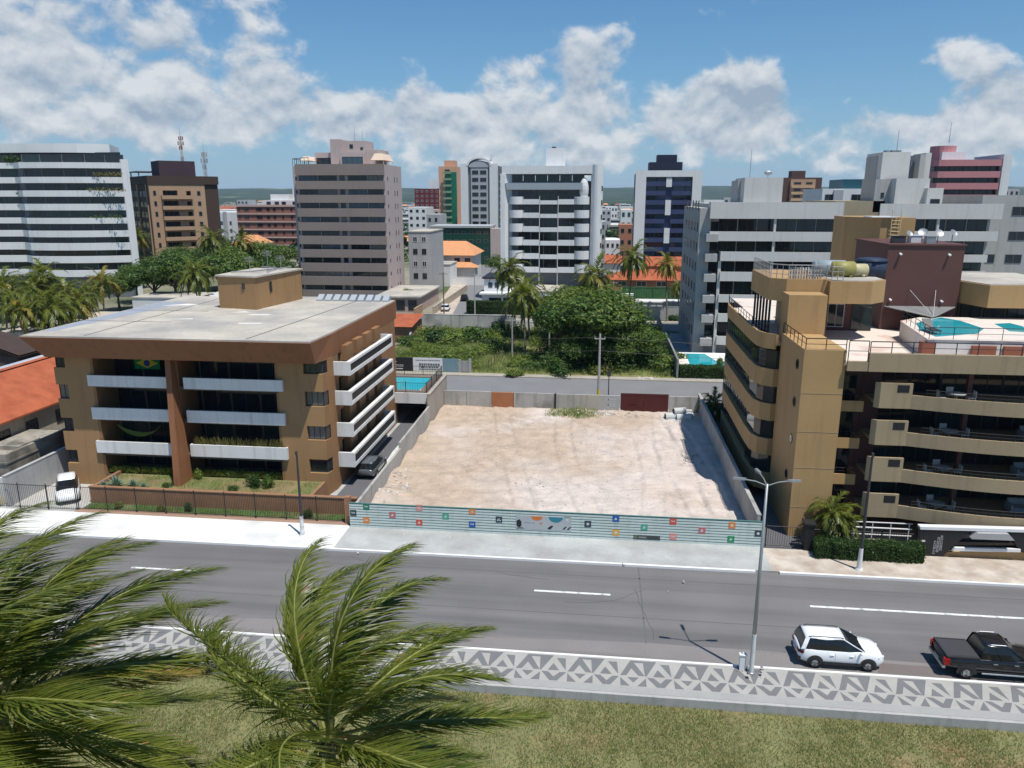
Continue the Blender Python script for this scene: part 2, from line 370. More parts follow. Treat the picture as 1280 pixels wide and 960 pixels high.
b = MB(); b.box(-17.4,11.5,45.7,49.2,-.2,.127); struct(b,'grey_pavement', m_gpave)
b = MB(); b.box(11.5,500,45.7,49.0,-.2,.13); struct(b,'stone_pavement', m_spave)
b = MB(); b.box(-500,-12,45.52,45.7,-.2,.142); b.box(-12,2.0,45.52,45.7,-.2,.139); b.box(2.05,10.4,45.50,45.7,-.2,.142); b.box(11.9,500,45.52,45.7,-.2,.142); struct(b,'avenue_kerb', m_kerb)
# lawn strip below the promenade
m_soil = M('lawn_soil', (.19,.185,.08), .95, .25, .5, 5, alt=(.30,.185,.11), altscale=.16, altpos=.62, altw=.07)
sheet('lawn', rect(-500,500,-40,32.2), -.35, m_soil)
# sandy building lot: a grid with tyre ruts and heaps
def bumpgrid(name, x0,x1,y0,y1,nx,ny,fz,mat):
    xs = np.linspace(x0,x1,nx); ys = np.linspace(y0,y1,ny); XX,YY = np.meshgrid(xs,ys); ZZ = fz(XX,YY)
    V = np.stack([XX,YY,ZZ],-1).reshape(-1,3); i = np.arange(nx*ny).reshape(ny,nx)
    F = np.stack([i[:-1,:-1],i[:-1,1:],i[1:,1:],i[1:,:-1]],-1).reshape(-1,4)
    o = putmesh(name, npmesh(name,V,F,mat,smooth=True), None); o['kind'] = 'structure'; return o
def fnoise(XX,YY,seed,scale,octs=4):
    r = np.random.default_rng(seed); out = np.zeros_like(XX); a = 1.0; f = 1/scale
    for o in range(octs):
        for k in range(5):
            t = r.uniform(0,6.283); p = r.uniform(0,6.283); out += a*np.sin((XX*np.cos(t)+YY*np.sin(t))*f*6.283*r.uniform(.6,1.4)+p)
        a *= .5; f *= 2
    return out/6
def lotz(x,y):
    z = .26+.08*fnoise(x,y,3,9)+.075*fnoise(x,y,5,2.2,3)+.05*fnoise(x,y,8,.7,2)
    for (cx,amp,ph,sl) in ((3.2,1.6,.3,.09),(6.2,3.2,1.2,.05),(7.4,1.0,2.0,.12),(2.0,5.5,3.4,.045),(8.6,.6,.1,.15),(-6,7,2.9,.03)):      # ruts
        c = cx+amp*np.sin((y-49)*sl+ph)
        for d in (-.85,.85): z -= .10*np.exp(-((x-c-d)/.24)**2)*(.5+.5*np.sin(y*.35+cx)); z += .04*np.exp(-((x-c-d-.4)/.2)**2)
    z += np.where(x < -2,.05*fnoise(x*.5,y,12,1.6,3),0)
    for (cy_,amp,ph,sl) in ((63,3,.4,.07),(71,3.5,1.4,.09),(57,2,.2,.06)):
        c = cy_+amp*np.sin(x*sl+ph)
        for d in (-.85,.85): z -= .05*np.exp(-((y-c-d)/.22)**2)
    z += .5*np.exp(-((x+16.6)/1.1)**2)*(.6+.4*np.sin(y*1.3)); z += .25*np.exp(-((y-80.6)/.8)**2)
    return z
m_sand = M('sand', (.535,.465,.42), .95, .20, .7, 5.5, bump=1.0, alt=(.44,.345,.265), altscale=.10, altpos=.5, altw=.10)
_n = m_sand.node_tree; _mr = [n for n in _n.nodes if n.type == 'MAP_RANGE'][0]; _fa = _mr.inputs['Value'].links[0].from_socket      # earth shows towards the left and the rear of the lot
_sx = _n.nodes.new('ShaderNodeSeparateXYZ'); _g = [n for n in _n.nodes if n.type == 'NEW_GEOMETRY'][0]; _n.links.new(_g.outputs['Position'],_sx.inputs[0])
def _m(op,a,b):
    q = _n.nodes.new('ShaderNodeMath'); q.operation = op
    for i,w in enumerate((a,b)):
        if isinstance(w,(int,float)): q.inputs[i].default_value = w
        else: _n.links.new(w,q.inputs[i])
    return q.outputs[0]
_e = _m('ADD',_m('ADD',_fa,_m('MULTIPLY',_m('ADD',_sx.outputs[0],3.0),-.013)),_m('MULTIPLY',_m('SUBTRACT',_sx.outputs[1],68.0),.004)); _n.links.new(_e,_mr.inputs['Value'])
# tyre-churned streaks: darker damp sand turned up in wavering bands
_w = _n.nodes.new('ShaderNodeTexWave'); _w.bands_direction = 'DIAGONAL'; _w.inputs['Scale'].default_value = .28; _w.inputs['Distortion'].default_value = 9; _w.inputs['Detail'].default_value = 4; _w.inputs['Detail Scale'].default_value = .6; _n.links.new(_g.outputs['Position'],_w.inputs['Vector'])
_k = _n.nodes.new('ShaderNodeTexNoise'); _k.inputs['Scale'].default_value = .16; _k.inputs['Detail'].default_value = 3; _n.links.new(_g.outputs['Position'],_k.inputs['Vector'])
_ws = _m('MULTIPLY',_m('POWER',_w.outputs['Fac'],3.0),_m('MULTIPLY',_m('MAXIMUM',_m('SUBTRACT',_k.outputs['Fac'],.42),0.0),-.55))
_sc = [n for n in _n.nodes if n.type == 'VECT_MATH' and n.operation == 'SCALE'][0]; _old = _sc.inputs['Scale'].links[0].from_socket; _n.links.new(_m('ADD',_old,_ws),_sc.inputs['Scale'])
bumpgrid('lot_sand', -16.9,11.2,49.15,81.2,240,270,lotz,m_sand)
# the street behind the lot
sheet('back_street', rect(-500,500,83.2,97.2), 0.0, m_back)
m_verge = M('sandy_verge', (.40,.37,.32), .95, .16, .5, 4, bump=.3, alt=(.30,.27,.22), altscale=.5)
b = MB(); b.box(-500,500,97.2,98.7,-.2,.12); struct(b,'back_verge', m_verge)
b = MB(); b.box(-500,500,81.5,83.2,-.2,.11); struct(b,'back_pavement', m_gpave)
# the overgrown plot
m_over = M('weedy_ground', (.17,.185,.06), .95, .2, .4, 3, bump=.3, alt=(.26,.21,.12), altscale=.16, altpos=.6, altw=.1)
bumpgrid('weedy_plot', -31.5,10.3,98.7,133.0,80,70,lambda x,y:.12+.25*(fnoise(x,y,21,12)+.4)*np.clip((y-99)/4,0,1),m_over)
sheet('cross_street', rect(-500,500,134.8,144.3), 0.0, m_back)
b = MB(); b.box(-500,-24.0,144.3,146,-.2,.12); b.box(-18,500,144.3,146.2,-.2,.12); struct(b,'cross_pavement', m_verge)
sheet('side_street', [(-28.8,146),(-20.6,146),(-33.2,262),(-41.5,262)], -.004, m_back)
sheet('side_street_verge', [(-33.2,146),(-28.8,146),(-41.5,262),(-46,262)], -.008, m_spave)
sheet('side_street_verge', [(-20.6,146),(-16.8,146),(-29.3,262),(-33.2,262)], -.008, m_verge)
# driveways of the two near buildings
m_drive = M('driveway_paving', (.115,.115,.125), .85, .1, .5, 5)
sheet('driveway', rect(-20.4,-17.0,50.2,83), .02, m_drive)
sheet('driveway_edge', [(-18.0,50.2),(-16.95,50.2),(-16.95,74),(-18.6,74),(-18.8,66)], .026, M('pale_concrete',(.58,.57,.54),.85,.1,.5,4))
sheet('driveway', rect(11.3,14.6,49.2,84), .02, m_drive)
sheet('driveway', rect(-45.4,-37.8,49.4,60), .03, M('light_driveway',(.45,.44,.42),.85,.1,.5,4))
sheet('courtyard', rect(-46,-17,55,83), .012, m_gpave)
sheet('courtyard', rect(14,44,49.0,84), .012, m_spave)
sheet('paved_court', rect(10.8,60,98.7,133.5), .02, M('court_paving',(.34,.34,.36),.8,.1,.5,3))
# ---------------------------------------------------------------- the brown four-storey apartment building on the left
m_brown = M('brown_plaster', (.27,.145,.068), .7, .09, .4, 5, streak=.20)
m_tan = M('ochre_plaster', (.335,.198,.092), .7, .09, .4, 5, streak=.18)
m_fascia = M('russet_fascia', (.24,.105,.05), .65, .10, .3, 5, streak=.2)
m_wband = M('white_parapet', (.68,.675,.66), .7, .06, .6, 5, streak=.24)
m_roofc = M('weathered_roof_slab', (.47,.43,.365), .92, .16, .35, 2.5, bump=.3, alt=(.33,.31,.285), altscale=.16, altpos=.53, altw=.12)
m_wood = M('brick_wall', (.28,.15,.085), .85, .15, .8, 8, bump=.2, streak=.1)
m_alu = M('dark_frame', (.045,.045,.05), .4, .1, 1, 4)
m_wfr = M('white_frame', (.7,.7,.7), .5, .05, 1, 4)
m_gl = glassmat('dark_glass', (.018,.022,.026), .05)
m_gl2 = glassmat('green_glass', (.02,.035,.035), .05)
m_glc = glassmat('curtained_glass', (.14,.13,.115), .15)
m_glb = glassmat('blue_glass', (.05,.08,.11), .05)
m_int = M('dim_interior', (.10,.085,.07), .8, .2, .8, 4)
m_black = M('black_metal', (.02,.02,.022), .5, .1, 2, 5)
m_steel = M('galvanised_steel', (.36,.37,.37), .45, .08, 2, 5, metal=.6)
def rnd_glass(): return random.choice([m_gl,m_gl,m_gl,m_gl2,m_glc])

BL = thing('apartment_building', 'brown four-storey apartment building with white balcony bands and broad flat grey roof', 'building', (-32,66,0))
FL = [(1.0,2.75),(3.0,5.6),(5.95,8.35),(8.7,10.7)]                 # loggia storeys
wz = [(1.85,3.0),(4.6,5.75),(7.35,8.55),(9.95,10.95)]              # corner windows
w = MB()
holes = [(-40.1,-24.6,.9,10.8)]+[(-43.32,-42.3,a,c) for a,c in wz]+[(-22.5,-20.98,a,c) for a,c in wz]
w.wall('x',-43.3,-21.0,0,11.0,55.0,55.5,holes,1)
w.box(-43.25,-42.3,55.5,57.2,0,10.99,0); w.box(-43.25,-21.06,57.6,58.0,0,10.98,0)
w.box(-40.1,-39.9,55.02,57.6,.9,10.9,0); w.box(-24.8,-24.6,55.02,57.6,.9,10.9,0)
w.box(-24.6,-22.5,55.5,57.6,0,10.97,1); w.box(-42.3,-40.1,55.5,57.6,0,10.97,1)
# right flank: a splayed corner pier, then the long side wall with openings above each balcony
w.prism([(-21.0,55.02),(-20.75,56.3),(-20.75,57.6),(-22.4,57.6),(-22.4,55.6),(-21.0,55.6)],0,1.84,0)
for i in range(4):
    w.prism([(-21.0,55.02),(-20.75,56.3),(-20.75,57.6),(-22.4,57.6),(-22.4,56.4),(-21.0,55.6)], wz[i][1], wz[i+1][0]-.01 if i < 3 else 11.0, 0)
    w.prism([(-20.86,55.8),(-20.75,56.3),(-20.75,57.6),(-22.4,57.6),(-22.4,56.9)], wz[i][0]-.01, wz[i][1]+.01, 0)
sz = [(2.3,3.05),(4.7,5.45),(7.2,8.2),(9.6,10.4)]
side_h = []
for k,zb in enumerate((2.35,4.95,7.65,10.1)):
    for y in (58.0,60.7,63.4,66.1,68.8): side_h.append((y,y+.95,zb-.2,zb+1.35 if k < 3 else 11.0))
w.wall('y',57.6,75.4,0,11.0,-21.05,-20.75,side_h,0)
w.box(-43.3,-43.0,55.5,75.4,0,11.0,1); w.box(-43.0,-21.05,75.1,75.4,0,11.0,0)
w.build('wall', [m_fascia if False else m_brown, m_tan], BL)
it = MB()
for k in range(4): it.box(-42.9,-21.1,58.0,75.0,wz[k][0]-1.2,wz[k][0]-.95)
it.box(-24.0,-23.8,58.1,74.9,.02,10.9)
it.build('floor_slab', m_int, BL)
# front loggias: slabs, rear glazing, white parapets, garden in the lower ones
for k,(z0,z1) in enumerate(FL):
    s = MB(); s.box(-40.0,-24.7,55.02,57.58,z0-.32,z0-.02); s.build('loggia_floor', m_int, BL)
    for x in np.arange(-39.8,-25.0,2.5):
        if x+2.4 < -24.7: win(BL,'f',x,z0+.02,2.4,z1-z0-.45,57.6,m_alu,random.choice([m_gl,m_gl,m_gl2]),2,.06,.06)
for k,(z0,z1) in enumerate(((2.95,3.95),(5.8,6.78),(8.55,9.45))):
    for x0,x1 in ((-40.35,-33.15),(-32.25,-24.15)):
        p = MB(); p.box(x0,x1,54.72,54.86,z0,z1); p.box(x0,x0+.12,54.86,55.0-.003,z0,z1); p.box(x1-.12,x1,54.86,55.0-.003,z0,z1); p.box(x0+.12,x1-.12,54.86,55.1,z0,z0+.2)
        p.build('balcony', m_wband, BL)
fin = MB(); fin.prism([(-32.75,52.7),(-32.2,52.7),(-32.2,54.6),(-32.75,54.6)],1.0,11.05,0,top=[(-33.5,54.55),(-33.05,54.55),(-33.05,54.98),(-33.5,54.98)])
fin.box(-33.15,-32.75,55.0,57.55,.05,10.95); fin.build('pier', m_fascia, BL)
for a,c in wz:
    win(BL,'f',-22.48,a+.01,1.4,c-a-.02,55.30,m_alu,rnd_glass(),3,.08,.05)
    win(BL,'f',-43.25,a+.01,.93,c-a-.02,55.30,m_alu,rnd_glass(),2,.08,.05)
    g = MB(); g.add([(-21.06,55.3,a+.02),(-20.9,55.85,a+.02),(-20.9,55.85,c-.02),(-21.06,55.3,c-.02)],[(0,1,2,3)]); g.cyl((-21.06,55.28,a+.01),(-21.06,55.28,c-.01),.04,None,6,1); g.build('window',[m_gl,m_alu],BL)
# flank balconies: long white troughs with a dark glazed front
for k,(zb,zt) in enumerate(((1.75,2.98),(4.35,5.5),(7.0,8.15),(9.45,10.55))):
    y0,y1 = 56.9,69.6
    p = MB(); x0,x1 = -20.748,-19.4
    p.box(x0,x1,y0,y0+.2,zb,zt); p.box(x0,x1,y1-.2,y1,zb,zt); p.box(x0,x1,y0+.2,y1-.2,zb,zb+.16)
    p.box(x1-.14,x1,y0+.2,y1-.2,zb+.16,zb+.3); p.box(x1-.34,x1,y0+.2,y1-.2,zt-.2,zt)
    o = p.build('balcony', m_wband, BL)
    d = MB(); d.box(x1-.12,x1-.05,y0+.22,y1-.22,zb+.302,zt-.202); d.build('balcony_panel', m_black, o)
    for y in (58.0,60.7,63.4,66.1,68.8):
        z0 = (2.35,4.95,7.65,10.1)[k]
        win(BL,'r',y+.01,z0-.18,.93,1.5 if k < 3 else 1.08,-20.98,m_alu,rnd_glass(),2,.06,.05)
    for y in (58.95,61.65,64.35,67.05):
        q = MB(); q.box(-20.748,-20.3,y+.02,y+1.72,zt-.3,zt+.92); q.build('window_hood', m_brown, BL)
# roof with its sloping fascia
top = [(-44.15,52.85),(-20.95,52.85),(-20.72,57.0),(-20.72,76.2),(-44.15,77.2)]
bot = [(-43.1,54.0),(-21.1,54.0),(-20.74,57.0),(-20.74,76.1),(-43.4,77.1)]
r_ = MB(); r_.prism(bot,11.0,12.78,0,top=top); o = r_.build('roof', m_fascia, BL)
r_ = MB(); r_.prism([(-44.05,52.95),(-21.0,52.95),(-20.8,57.0),(-20.8,76.1),(-44.05,77.1)],12.78,12.9); r_.build('roof_slab', m_roofc, o)
j = MB()
for y in (60.2,66.5): j.box(-43.9,-36,y,y+.08,12.9,12.915)
j.add([(-26.2,53.4,12.903),(-26.05,53.4,12.903),(-24.3,76.2,12.903),(-24.45,76.2,12.903)],[(0,1,2,3)])
j.add([(-39.2,53.4,12.903),(-39.05,53.4,12.903),(-39.3,76.7,12.903),(-39.45,76.7,12.903)],[(0,1,2,3)])
j.build('roof_joint', M('bitumen',(.10,.095,.09),.9,.2,1,5), o)
j = MB()
for q in ([(-36.5,70.2),(-34.5,70.6),(-34.2,71.2),(-36.3,70.8)],[(-31.3,64.6),(-29.5,64.9),(-29.3,65.5),(-31.2,65.2)],[(-37.5,61.6),(-35.0,61.9),(-35.2,62.4)],[(-30.0,60.0),(-28.2,60.2),(-28.0,60.8),(-30.1,60.5)],[(-42.5,69.5),(-38.8,70.3),(-40.5,71.2)],[(-33.6,66.0),(-31.8,66.3),(-32.6,67.0)]):
    a = sum(q[i][0]*q[(i+1)%len(q)][1]-q[(i+1)%len(q)][0]*q[i][1] for i in range(len(q)))
    q = q if a > 0 else q[::-1]; j = MB(); j.add([(x,y,12.906) for x,y in q],[tuple(range(len(q)))]); j.build('roof_patch', M('lime_wash',(.66,.64,.60),.9,.1,1,4), o)
b = MB(); b.add([(-43.9,55,12.905),(-42.9,55,12.905),(-41.0,72,12.905),(-43.9,72,12.905)],[(0,1,2,3)]); b.build('roof_flashing', M('zinc_sheet',(.40,.42,.46),.5,.1,.6,4,metal=.3), o)
# stair and tank house
ph = MB(); ph.prism([(-36.0,68.8),(-31.9,67.9),(-31.9,68.0),(-30.6,76.0),(-35.4,76.0)],12.9,15.9); pw = ph.build('penthouse', m_tan, BL)
ph = MB(); ph.prism([(-36.15,68.65),(-31.75,67.75),(-30.45,76.15),(-35.55,76.15)],15.9,16.05); ph.build('penthouse_slab', m_roofc, pw)
win(BL,'r',70.2,14.3,.5,1.0,-31.5,m_alu,m_gl,1); 
v = MB(); v.box(-33.3,-33.0,68.1,68.25,14.8,15.3); v.build('vent', m_alu, pw)
# rooftop antennas and pipes on the tank house
for i,(x,y,h) in enumerate(((-34.2,72,1.5),(-33.0,73.5,2.0),(-32.3,75,1.4))):
    a = MB(); a.cyl((x,y,16.05),(x,y,16.05+h),.03,None,6); 
    for q in range(4): a.cyl((x-.5,y,16.05+h-.08-q*.14),(x+.5,y,16.05+h-.08-q*.14),.014,None,4)
    o = one(a,'antenna',m_steel,['thin steel aerial on the ochre tank house, frontmost','tallest thin steel aerial on the ochre tank house roof','thin steel aerial at the rear edge of the ochre tank house'][i],'antenna',(x,y,16.05),'aerials on the tank house')
pp = MB(); pp.tube([(-35.2,70,16.2),(-33.5,71,16.2),(-31.6,76,16.2)],.06,6); pp.tube([(-34.8,76,16.2),(-32.6,74.5,16.25),(-32.0,71,16.2)],.06,6)
one(pp,'roof_pipe',m_steel,'grey water pipes lying across the ochre tank house roof','pipe',(-33.5,73,16.05))
# row of small white skylights along the rear roof edge
for i in range(9):
    x = -28.6+i*.86; q = MB(); q.extx([(74.6,12.9),(75.7,12.9),(75.7,13.35),(75.5,13.5),(74.6,13.05)],x,x+.62)
    one(q,'skylight',[M('pale_skylight',(.36,.39,.42),.4,.06,1,4)],'%s small pale skylight box along the rear edge of the broad grey roof' % ['first, leftmost','second','third','fourth','fifth, middle','sixth','seventh','eighth','last, rightmost'][i],'skylight',(x+.3,75.1,12.9),'skylights on the grey roof')
# flag and hammock hung in the loggias
fl = MB(); fl.box(-37.6,-35.4,56.9,56.93,9.55,10.55,0); fl.box(-37.4,-37.38,56.92,56.94,9.4,10.6,0)
fl.add([(-37.45,56.895,10.05),(-36.5,56.895,9.63),(-35.55,56.895,10.05),(-36.5,56.895,10.47)],[(0,1,2,3)],1)
fl.add([(-36.5+.27*math.cos(t*.5236),56.89,10.05+.27*math.sin(t*.5236)) for t in range(12)],[tuple(range(12))],2)
one(fl,'flag',[M('flag_green',(.02,.22,.06),.8,.05,1,4),M('flag_yellow',(.7,.5,.03),.8,.05,1,4),M('flag_blue',(.03,.05,.25),.8,.05,1,4)],'green flag with yellow diamond hung in the top left loggia','flag',(-36.5,56.9,9.5))
hm = MB()
pts = [(-39.3+i*.38, 56.2, 4.95-1.0*math.sin(math.pi*i/10)**.8) for i in range(11)]
hv = []; hf = []
for i,p in enumerate(pts):
    wd = .06+.42*math.sin(math.pi*i/10)
    hv += [(p[0],p[1]-wd,p[2]+.22*math.sin(math.pi*i/10)),(p[0],p[1],p[2]),(p[0],p[1]+wd,p[2]+.22*math.sin(math.pi*i/10))]
for i in range(10): hf += [(i*3,i*3+3,i*3+4,i*3+1),(i*3+1,i*3+4,i*3+5,i*3+2)]
hm.add(hv,hf)
one(hm,'hammock',M('hammock_cloth',(.45,.48,.10),.9,.2,3,8),'yellow-green hammock slung across the second loggia at left','hammock',(-37.4,56.2,3.9))
# garden terrace, retaining wall and iron fence in front
t = MB(); t.box(-38.9,-17.55,51.3,51.55,0,1.35); t.box(-38.9,-38.65,51.55,55,0,1.35); t.box(-21.45,-21.2,51.55,54.9,0,1.2); t.box(-38.95,-17.5,51.25,51.6,1.35,1.43)
o = one(t,'retaining_wall',m_wood,'long low brown brick retaining wall in front of the left building garden','wall',(-30,51.4,0))
b = MB(); b.box(-38.6,-21.45,51.56,55.0,0,1.12); struct(b,'garden_terrace',M('garden_soil',(.22,.17,.09),.95,.2,.6,4,alt=(.12,.16,.05),altscale=.4,altpos=.5,altw=.1))
sheet('garden_lawn', rect(-38.9,-17.6,49.95,51.3), .06, M('short_lawn',(.07,.13,.04),.95,.25,.8,5,alt=(.20,.14,.09),altscale=.5,altpos=.62))
b = MB(); b.box(-38.9,-17.5,49.35,49.95,0,.16); struct(b,'fence_kerb',M('terracotta_kerb',(.33,.21,.15),.9,.1,.6,5))
fb = MB(); bars(fb,[(-38.8,49.75,.16),(-17.7,49.75,.16)],1.9,r=.016); 
F1 = thing('iron_fence','long black iron bar fence along the brown garden wall on the left','fence',(-28,49.75,0)); fb.build('bars',m_black,F1)
q = MB(); q.box(-17.85,-17.45,49.55,49.95,.0,2.2); q.build('end_post',m_wood,F1)
fb = MB(); bars(fb,[(-60,49.75,.05),(-38.95,49.75,.05)],2.0,step=.15,r=.015); one(fb,'iron_fence',m_black,'black iron bar fence and gate before the pale driveway at far left','fence',(-49,49.75,0))
# ---------------------------------------------------------------- the ochre apartment building with rooftop pool on the right
m_och = M('sand_ochre_wall', (.41,.26,.118), .65, .08, .4, 5, streak=.18)
m_band = M('pale_ochre_parapet', (.345,.265,.165), .7, .08, .5, 5, streak=.20)
m_purp = M('plum_brown_wall', (.115,.052,.045), .6, .08, .4, 5)
m_deck = M('deck_tiles', (.66,.58,.51), .8, .06, .5, 3, alt=(.60,.45,.38), altscale=.35, altpos=.6, altw=.03)
m_water = M('pool_water', (.02,.36,.42), .06, .10, .9, 5, spec=.5)
m_poolw = M('pool_white', (.68,.65,.62), .7, .06, .7, 4, streak=.08)
BR = thing('apartment_building','ochre apartment building with curved balconies and a blue rooftop pool','building',(24,62,0))
DZ = 12.6
LV = [1.85,4.45,7.05,9.62]                                         # undersides of the curved balconies
w = MB()
def hull(z0,z1): return [(13.7,51.4),(16.4,51.4),(16.4,54.0),(16.4,58.0),(13.7,58.0)]
w.prism(hull(0,1),0,13.4,0)
w.build('pillar', m_och, BR)
for k,(u,v) in enumerate(((997,455),(993,502),(989,548),(983,592))):
    y,z = FX(u,v,13.7); q = MB(); q.cyl((13.72,y,z),(13.66,y,z),.36,None,16,0); q.cyl((13.66,y,z),(13.655,y,z),.29,None,16,1); q.build('window',[m_alu,m_gl],BR)
for z in (2.2,5.1,7.7,10.4):
    q = MB(); q.box(13.69,16.41,51.385,51.40,z,z+.03); q.build('groove', m_band, BR)
c = MB(); c.box(14.6,40.0,54.6,84.0,0,12.4); c.box(16.4,18.5,53.95,54.6,0,12.4); c.box(18.5,19.7,53.9,54.6,0,12.4); c.build('wall', m_purp, BR)
# small balconies between pillar and plum wall
for k,zt in enumerate((1.75,4.45,7.1,9.75)):
    b = MB(); b.box(16.42,18.15,52.3,52.42,zt-.75,zt); b.box(18.03,18.15,52.42,53.93,zt-.75,zt); b.box(16.42,18.03,52.42,53.93,zt-.75,zt-.6)
    o = b.build('balcony', m_och, BR)
    q = MB(); rail(q,[(16.45,52.36,zt),(18.1,52.36,zt),(18.1,53.9,zt)],.45,2,.8,.015); q.build('railing', m_black, o)
    win(BR,'f',16.6,zt-.55,1.5,2.0,53.95,m_alu,m_gl,2,.05,.05)
# curved front balconies
def fy(x): return 51.1-1.5*math.sin(math.pi*min(1,max(0,(x-20.7)/15.7)))
xs = [18.5+i*.75 for i in range(25)]
def arcslab(mb, x0, x1, z0, z1, t0, t1, mi=0):
    pts = [x for x in xs if x0 < x < x1]; pts = [x0]+pts+[x1]
    mb.prism([(x,fy(x)+t0) for x in pts]+[(x,fy(x)+t1) for x in pts[::-1]], z0, z1, mi)
for k,zb in enumerate(LV):
    b = MB(); arcslab(b,20.72,36.4,zb,zb+.92,0,.16); b.prism([(18.42,51.35),(18.7,51.1),(20.72,51.1),(20.72,51.26),(18.75,51.26),(18.5,51.45)],zb,zb+1.72)
    b.prism([(18.66,51.47),(20.72,51.27)]+[(x,fy(x)+.17) for x in xs if x > 20.9]+[(36.4,54.58),(18.66,54.58)],zb+.1,zb+.3)
    o = b.build('balcony', m_band, BR)
    q = MB(); q.box(19.75,20.5,51.085,51.098,zb+1.1,zb+1.6); q.build('planter_opening', m_black, o)
    q = MB(); rail(q,[(x,fy(x)+.08,zb+.92) for x in xs if x >= 20.9],.42,2,1.5,.018); q.build('railing', m_black, o)
    for i in range(8):
        x = 19.8+i*2.05; win(BR,'f',x,zb+.32,2.0,2.1,54.6,m_alu,random.choice([m_gl,m_gl,m_gl2]),2,.06,.06)
    for x in (24.6,31.0):
        p = MB(); p.box(x,x+.28,52.2,52.5,zb+.3,zb+2.62 if k < 3 else 12.1); p.build('column', m_purp, BR)
q = MB(); q.box(16.45,40,51.6,54.59,12.05,12.4); q.build('ceiling_slab', m_band, BR)
# left flank with rounded balcony bays
def wing(o_): return [(14.5,58.3-o_*.4),(13.6-o_*.5,58.3-o_*.6),(12.95-o_*.6,58.7-o_*.4),(12.65-o_*.7,59.5),(12.6-o_*.7,62),(12.65-o_*.7,66),(12.7-o_*.7,70),(12.75-o_*.7,74),(12.95-o_*.5,76.2),(14.5,76.6)]
b = MB(); b.prism([(14.0,58.2),(14.0,61.9),(12.75,61.9),(12.8,76.1),(14.65,76.4),(14.65,58.2)],0,12.4); b.build('wall', m_och, BR)
for k,zb in enumerate((.9,3.7,6.5,9.2)):
    b = MB(); b.prism(wing(.55),zb,zb+1.35); b.build('balcony', m_och, BR)
    for i in range(7):
        y = 62.2+i*2.0; win(BR,'l',y,zb+1.38,1.9,1.38,12.75,m_alu,random.choice([m_gl,m_gl,m_gl2]),2,.06,.05)
    g = MB(); g.prism(wing(.22)[:5]+[(14.3,62)],zb+1.36,zb+2.76); g.build('bay_window', m_gl, BR)
b = MB(); b.box(13.8,14.6,57.9,58.15,0,12.5); b.build('recess_glazing', m_gl, BR)
# roof deck, parapets and rails
deck = [(13.75,51.5),(36.5,51.5),(36.5,84),(14.3,84),(14.3,77)]+[(x,y) for x,y in wing(.45)[::-1][1:-1]]+[(13.75,58)]
d = MB(); d.prism(deck,12.42,DZ); DK = d.build('roof_deck', m_deck, BR)
b = MB(); b.box(17.75,36.6,51.0,51.35,12.1,13.32); b.box(16.42,17.75,51.05,51.3,12.1,12.75); b.box(36.35,36.6,51.35,84,12.4,13.32); b.build('parapet', m_band, BR)
b = MB(); pw_ = wing(.6); pin = wing(.35)
b.prism(pw_[1:-1]+pin[1:-1][::-1],12.1,13.25); b.box(13.3,13.55,57.9,58.1,12.4,13.2); b.build('parapet', m_och, BR)
q = MB(); rail(q,[(13.78,57.9,13.4),(13.78,51.48,13.4),(16.36,51.48,13.4)],.75,2,1.1,.03); rail(q,[(16.45,51.2,12.75),(17.7,51.2,12.75)],1.35,2,1.0,.03); rail(q,[(17.8,51.2,13.32),(36.4,51.2,13.32)],.75,2,1.35,.03); q.build('railing', m_black, BR)
q = MB(); rail(q,[(x+.08,y,13.25) for x,y in pw_[1:-1]],.7,2,1.2,.025); q.build('railing', m_black, BR)
# raised pool
zp = 13.95
xf,yf = G(1160,424,zp); xbk,ybk = G(1126,401,zp)
PB = [(xf,max(yf,51.9)),(xbk,ybk),(xbk+2.5,ybk+2.3),(36.2,ybk+2.3),(36.2,max(yf,51.9)-.2)]
p = MB(); p.prism(PB,DZ,zp-.02); PO = p.build('pool_block', m_poolw, BR)
def shp(pts,z): return [(x,y,z) for x,y in pts]
coping = MB(); coping.prism([(PB[0][0]-.06,PB[0][1]-.06),(PB[1][0]-.06,PB[1][1]),(PB[2][0],PB[2][1]+.06),(36.25,PB[3][1]+.06),(36.25,PB[4][1]-.06)],zp-.02,zp); coping.build('pool_coping', m_deck, PO)
pool1 = [G(1145,404,zp),G(1176,397,zp),G(1200,401,zp),G(1230,411,zp),G(1222,417,zp),G(1170,421,zp),G(1150,413,zp)]
pool2 = [G(1243,405,zp),G(1262,404,zp),G(1278,408,zp),G(1290,416,zp),G(1262,414,zp)]
for pl_ in (pool1,pool2):
    a = sum(pl_[i][0]*pl_[(i+1)%len(pl_)][1]-pl_[(i+1)%len(pl_)][0]*pl_[i][1] for i in range(len(pl_)))
    pl_ = pl_ if a > 0 else pl_[::-1]
    q = MB(); q.prism(pl_,zp+.001,zp+.02); q.build('pool_water', m_water, PO)
q = MB()
for u0,u1 in ((1213,1243),(1253,1278)):
    x0 = FY(u0,434,PB[0][1])[0]; x1 = FY(u1,434,PB[0][1])[0]; q = MB(); q.box(x0,x1,PB[0][1]-.32,PB[0][1]-.1,DZ+.1,zp-.35); q.build('brick_panel', M('red_brick_panel',(.28,.10,.06),.8,.1,.8,6), PO)
x0 = PB[0][0]; q = MB(); q.box(x0-.35,x0+.5,PB[0][1]-.12,PB[0][1]+.5,DZ+.05,zp-.2); q.build('brick_panel', MATS['red_brick_panel'], PO)
